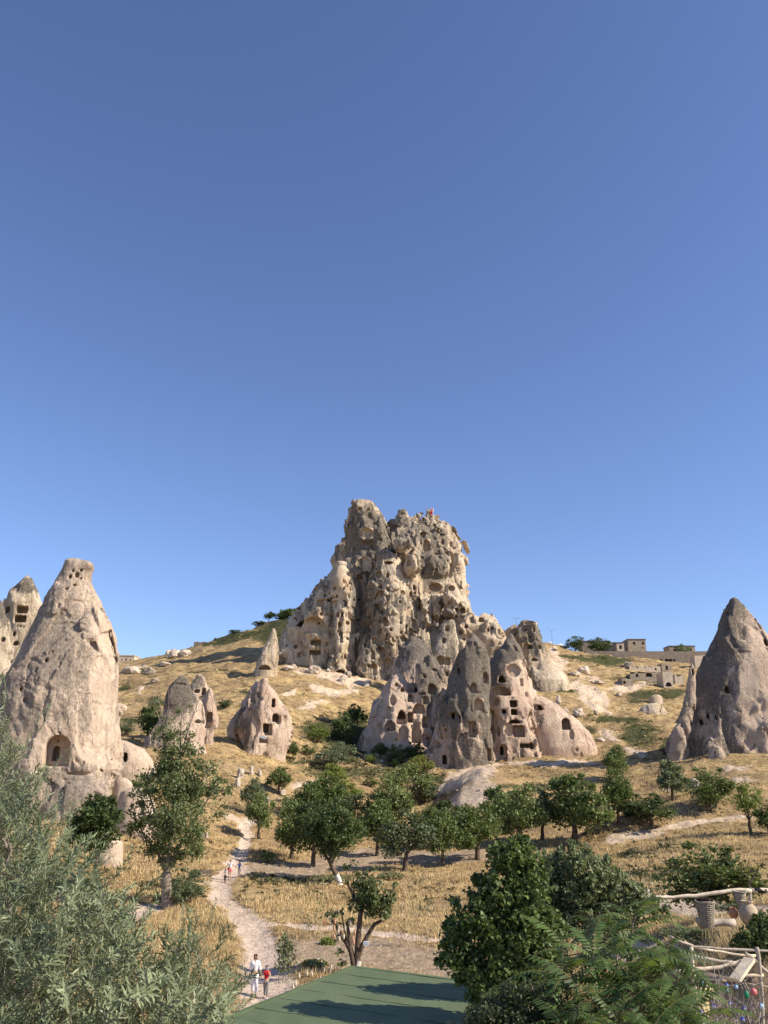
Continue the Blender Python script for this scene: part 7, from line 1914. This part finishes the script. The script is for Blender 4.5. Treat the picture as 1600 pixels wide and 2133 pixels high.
# ================================================================== PEOPLE
def flat(nm, c): return simple(nm, c, var=.08, scale=20, bmp=0, rough=.8)
SKIN = flat('skin', (.50, .30, .20)); HAIRB = flat('hair_dark', (.05, .03, .02)); HAIRR = flat('hair_auburn', (.22, .07, .04)); SHOE = flat('shoe', (.07, .05, .04)); GLASS = flat('sunglasses', (.01, .01, .01))
C_WHITE = flat('white_cotton', (.78, .77, .76)); C_RED = flat('red_cloth', (.55, .02, .03)); C_GREY = flat('patterned_grey', (.22, .21, .20)); C_CORAL = flat('coral_cloth', (.85, .18, .18)); C_BLK = flat('black_cloth', (.03, .03, .03)); C_LG = flat('light_grey_cloth', (.42, .40, .40)); C_NAVY = flat('navy_cloth', (.05, .09, .30)); C_SCARF = flat('grey_scarf', (.20, .20, .24)); C_LB = flat('pale_blue_cloth', (.50, .58, .70))
def skin_obj(name, verts, edges, mat, parent, sub=1, root=0):
    me = bpy.data.meshes.new(name)
    me.from_pydata([v[:3] for v in verts], edges, []); me.materials.append(mat)
    o = link(name, me, parent)
    md = o.modifiers.new('Skin', 'SKIN'); md.use_smooth_shade = True
    for i, v in enumerate(verts):
        r = v[3]; r = r if hasattr(r, '__len__') else (r, r)
        me.skin_vertices[0].data[i].radius = r
    me.skin_vertices[0].data[root].use_root = True
    if sub: s_ = o.modifiers.new('Sub', 'SUBSURF'); s_.levels = sub; s_.render_levels = sub
    return o
def person(px, py, d, Ht, label, top, bottom, hair, armL, armR, stride=.12, sleeves=True, long_trousers=True, rz=0, glasses=False, scarf=None, child=False, bag=None, group=None, shoes=SHOE, sleeve_len=1.0, zoff=0):
    """armL/armR: (elbow, hand) offsets in metres from the shoulder for a 1.7 m figure; figure faces -y"""
    x = ue(px, py)[0] * d; z = gz(x, d) + zoff
    root = empty('person', (x, d, z), rz, label=label, cat='person', group=group)
    k = Ht / 1.7; root.scale = (k, k, k)
    hs = 1.18 if child else 1.0
    sh = {s: (s * .165, 0, 1.40) for s in (-1, 1)}
    el = {-1: tuple(np.add(sh[-1], armL[0])), 1: tuple(np.add(sh[1], armR[0]))}
    ha = {-1: tuple(np.add(sh[-1], armL[1])), 1: tuple(np.add(sh[1], armR[1]))}
    V = [(0, 0, .95, (.12, .095)), (0, .005, 1.10, (.10, .08)), (0, 0, 1.30, (.125, .09)), (0, .005, 1.42, (.07, .06)), (0, 0, 1.49, .045), (0, -.012, 1.555, (.062 * hs, .068 * hs)), (0, -.005, 1.615, (.076 * hs, .09 * hs)), (0, 0, 1.67, (.062 * hs, .072 * hs))]
    E = [(0, 1), (1, 2), (2, 3), (3, 4), (4, 5), (5, 6), (6, 7)]
    V += [(0, -.10 * hs, 1.595, .014)]; E += [(6, 8)]   # nose
    for s in (-1, 1):
        V += [(s * .085 * hs, .01, 1.60, .016)]; E += [(6, len(V) - 1)]   # ears
    kn, an, to = {}, {}, {}
    for s in (-1, 1):
        b_ = len(V); st_ = s * stride
        kn[s] = (s * .095, -.03 - st_ * .6, .50); an[s] = (s * .085, .0 - st_ * 1.3, .085); to[s] = (s * .10, -.13 - st_ * 1.3, .035)
        V += [(s * .09, 0, .88, (.085, .088)), (*kn[s], .055), (*an[s], .036), (*to[s], .032)]
        E += [(0, b_), (b_, b_ + 1), (b_ + 1, b_ + 2), (b_ + 2, b_ + 3)]
        a_ = len(V)
        V += [(*sh[s], .048), (*el[s], .036), (*ha[s], .024)]
        E += [(2, a_), (a_, a_ + 1), (a_ + 1, a_ + 2)]
        fd = np.subtract(ha[s], el[s]); fd = fd / (np.linalg.norm(fd) + 1e-6)
        pal = np.array(ha[s]) + fd * .06
        V += [(*pal, .026)]; E += [(a_ + 2, len(V) - 1)]; pi_ = len(V) - 1
        side = np.cross(fd, (0, 1, 0)); side /= np.linalg.norm(side) + 1e-6
        for j, (o_, l_) in enumerate(((-.024, .05), (-.008, .06), (.008, .056), (.022, .045))):
            V += [(*(pal + fd * (.02 + l_) + side * o_ + np.array([0, -.012, 0])), .0085)]; E += [(pi_, len(V) - 1)]
        V += [(*(np.array(ha[s]) + fd * .045 + side * .045 + np.array([0, -.02, 0])), .009)]; E += [(a_ + 2, len(V) - 1)]
    skin_obj('body', V, E, SKIN, root)
    # top garment
    T = [(0, 0, .97, (.15, .115)), (0, .005, 1.12, (.135, .105)), (0, 0, 1.30, (.155, .112)), (0, .005, 1.405, (.085, .075))]; TE = [(0, 1), (1, 2), (2, 3)]
    for s in (-1, 1):
        b_ = len(T); T += [(*sh[s], .068)]; TE += [(2, b_)]
        e_ = np.array(sh[s]) + (np.array(el[s]) - np.array(sh[s])) * (1 if sleeve_len >= .6 else sleeve_len)
        T += [(*e_, .06)]; TE += [(b_, b_ + 1)]
        if sleeve_len > .6:
            f_ = np.array(el[s]) + (np.array(ha[s]) - np.array(el[s])) * (sleeve_len - .6) / .4 * .75
            T += [(*f_, .055)]; TE += [(b_ + 1, b_ + 2)]
    skin_obj('shirt', T, TE, top, root)
    B = [(0, 0, 1.0, (.135, .108))]; BE = []
    for s in (-1, 1):
        b_ = len(B)
        B += [(s * .09, 0, .87, (.102, .105))]; BE += [(0, b_)]
        if long_trousers:
            B += [(*kn[s], .078)]; an2 = (an[s][0], an[s][1], an[s][2] + .04); B += [(*an2, .066)]; BE += [(b_, b_ + 1), (b_ + 1, b_ + 2)]
        else:
            m_ = np.array((s * .09, 0, .87)) * .45 + np.array(kn[s]) * .55; B += [(*m_, .095)]; BE += [(b_, b_ + 1)]
    skin_obj('trousers' if long_trousers else 'shorts', B, BE, bottom, root)
    # hair / scarf
    hm = scarf or hair
    skin_obj('headscarf' if scarf else 'hair', [(0, .025, 1.60, (.086 * hs, .085 * hs)), (0, .012, 1.665, (.078 * hs, .082 * hs)), (0, .03, 1.53, (.07 * hs, .05)), (0, .04, 1.45, (.055, .04))], [(0, 1), (0, 2), (2, 3)], hm, root)
    for s in (-1, 1):
        mb = MB(); mb.box((to[s][0] * .97, to[s][1] + .055, .04), (.085, .24, .075), taper=.8); mb.build('shoe', shoes, root)
    # face details
    mb = MB()
    if glasses:
        for s in (-1, 1): mb.box((s * .033, -.089, 1.615), (.05, .02, .034))
        mb.box((0, -.092, 1.62), (.03, .012, .01)); mb.build('sunglasses', GLASS, root)
    else:
        for s in (-1, 1):
            mb = MB(); mb.box((s * .03 * hs, -.088 * hs, 1.613), (.018, .012, .01)); mb.build('eye', GLASS, root)
    mb = MB(); mb.box((0, -.083 * hs, 1.557), (.036, .012, .008)); mb.build('mouth', C_CORAL, root)
    if bag:
        mb = MB(); mb.box((bag * .17, -.07, .95), (.14, .07, .16)); mb.tube([(bag * .16, -.06, 1.03), (bag * .02, -.15, 1.25), (-bag * .1, -.08, 1.42)], .012, 5); mb.build('shoulder_bag', C_BLK, root)
    return root
# front couple, walking towards the viewer hand in hand
person(530, 2050, 43.6, 1.74, 'person in loose white shirt, white trousers and dark sunglasses on the near path', C_WHITE, C_WHITE, HAIRB,
       ((-.06, .02, -.27), (-.09, -.02, -.52)), ((.07, .0, -.27), (.13, -.04, -.52)), .13, glasses=True, rz=.05, sleeve_len=.8)
person(554.5, 2053, 43.2, 1.36, 'person in red top and grey headscarf with one hand raised to the face', C_RED, C_GREY, HAIRR,
       ((-.14, .0, -.24), (-.34, -.02, -.34)), ((.08, -.06, -.24), (-.03, -.16, .03)), .09, scarf=C_SCARF, rz=-.05, sleeve_len=.3, child=True, shoes=C_LG)
person(478, 1838, 80.5, 1.72, 'person in white shirt and coral shorts between two children on the far path', C_WHITE, C_CORAL, HAIRR,
       ((-.12, .0, -.25), (-.24, -.05, -.48)), ((.16, .0, -.22), (.40, -.04, -.34)), .12, long_trousers=False, bag=-1, sleeve_len=.5, rz=.1)
person(468.6, 1840, 79.5, 1.08, 'small child in grey top and black trousers, leftmost on the far path', C_LG, C_BLK, HAIRB,
       ((-.12, .0, -.22), (-.26, -.03, -.42)), ((.14, .0, -.20), (.36, -.02, -.20)), .1, child=True, sleeve_len=.5)
person(497.5, 1834, 82, 1.32, 'child in blue and white top and white shorts, rightmost on the far path', C_NAVY, C_WHITE, HAIRB,
       ((-.14, .0, -.22), (-.28, -.05, -.32)), ((.12, .0, -.25), (.26, -.03, -.46)), .1, long_trousers=False, child=True, sleeve_len=.4)
person(272, 1598, 116, 1.7, 'distant person in white shirt beside the arched opening of the white hump', C_WHITE, C_LG, HAIRB,
       ((-.06, .0, -.27), (-.08, -.03, -.52)), ((.06, .0, -.27), (.08, -.03, -.52)), .08, glasses=False)
person(276.5, 1598, 116.5, 1.62, 'distant person in pale blue, right of the white-shirted one', C_LB, C_LG, HAIRB,
       ((-.06, .0, -.27), (-.08, -.03, -.52)), ((.06, .0, -.27), (.08, -.03, -.52)), .08)
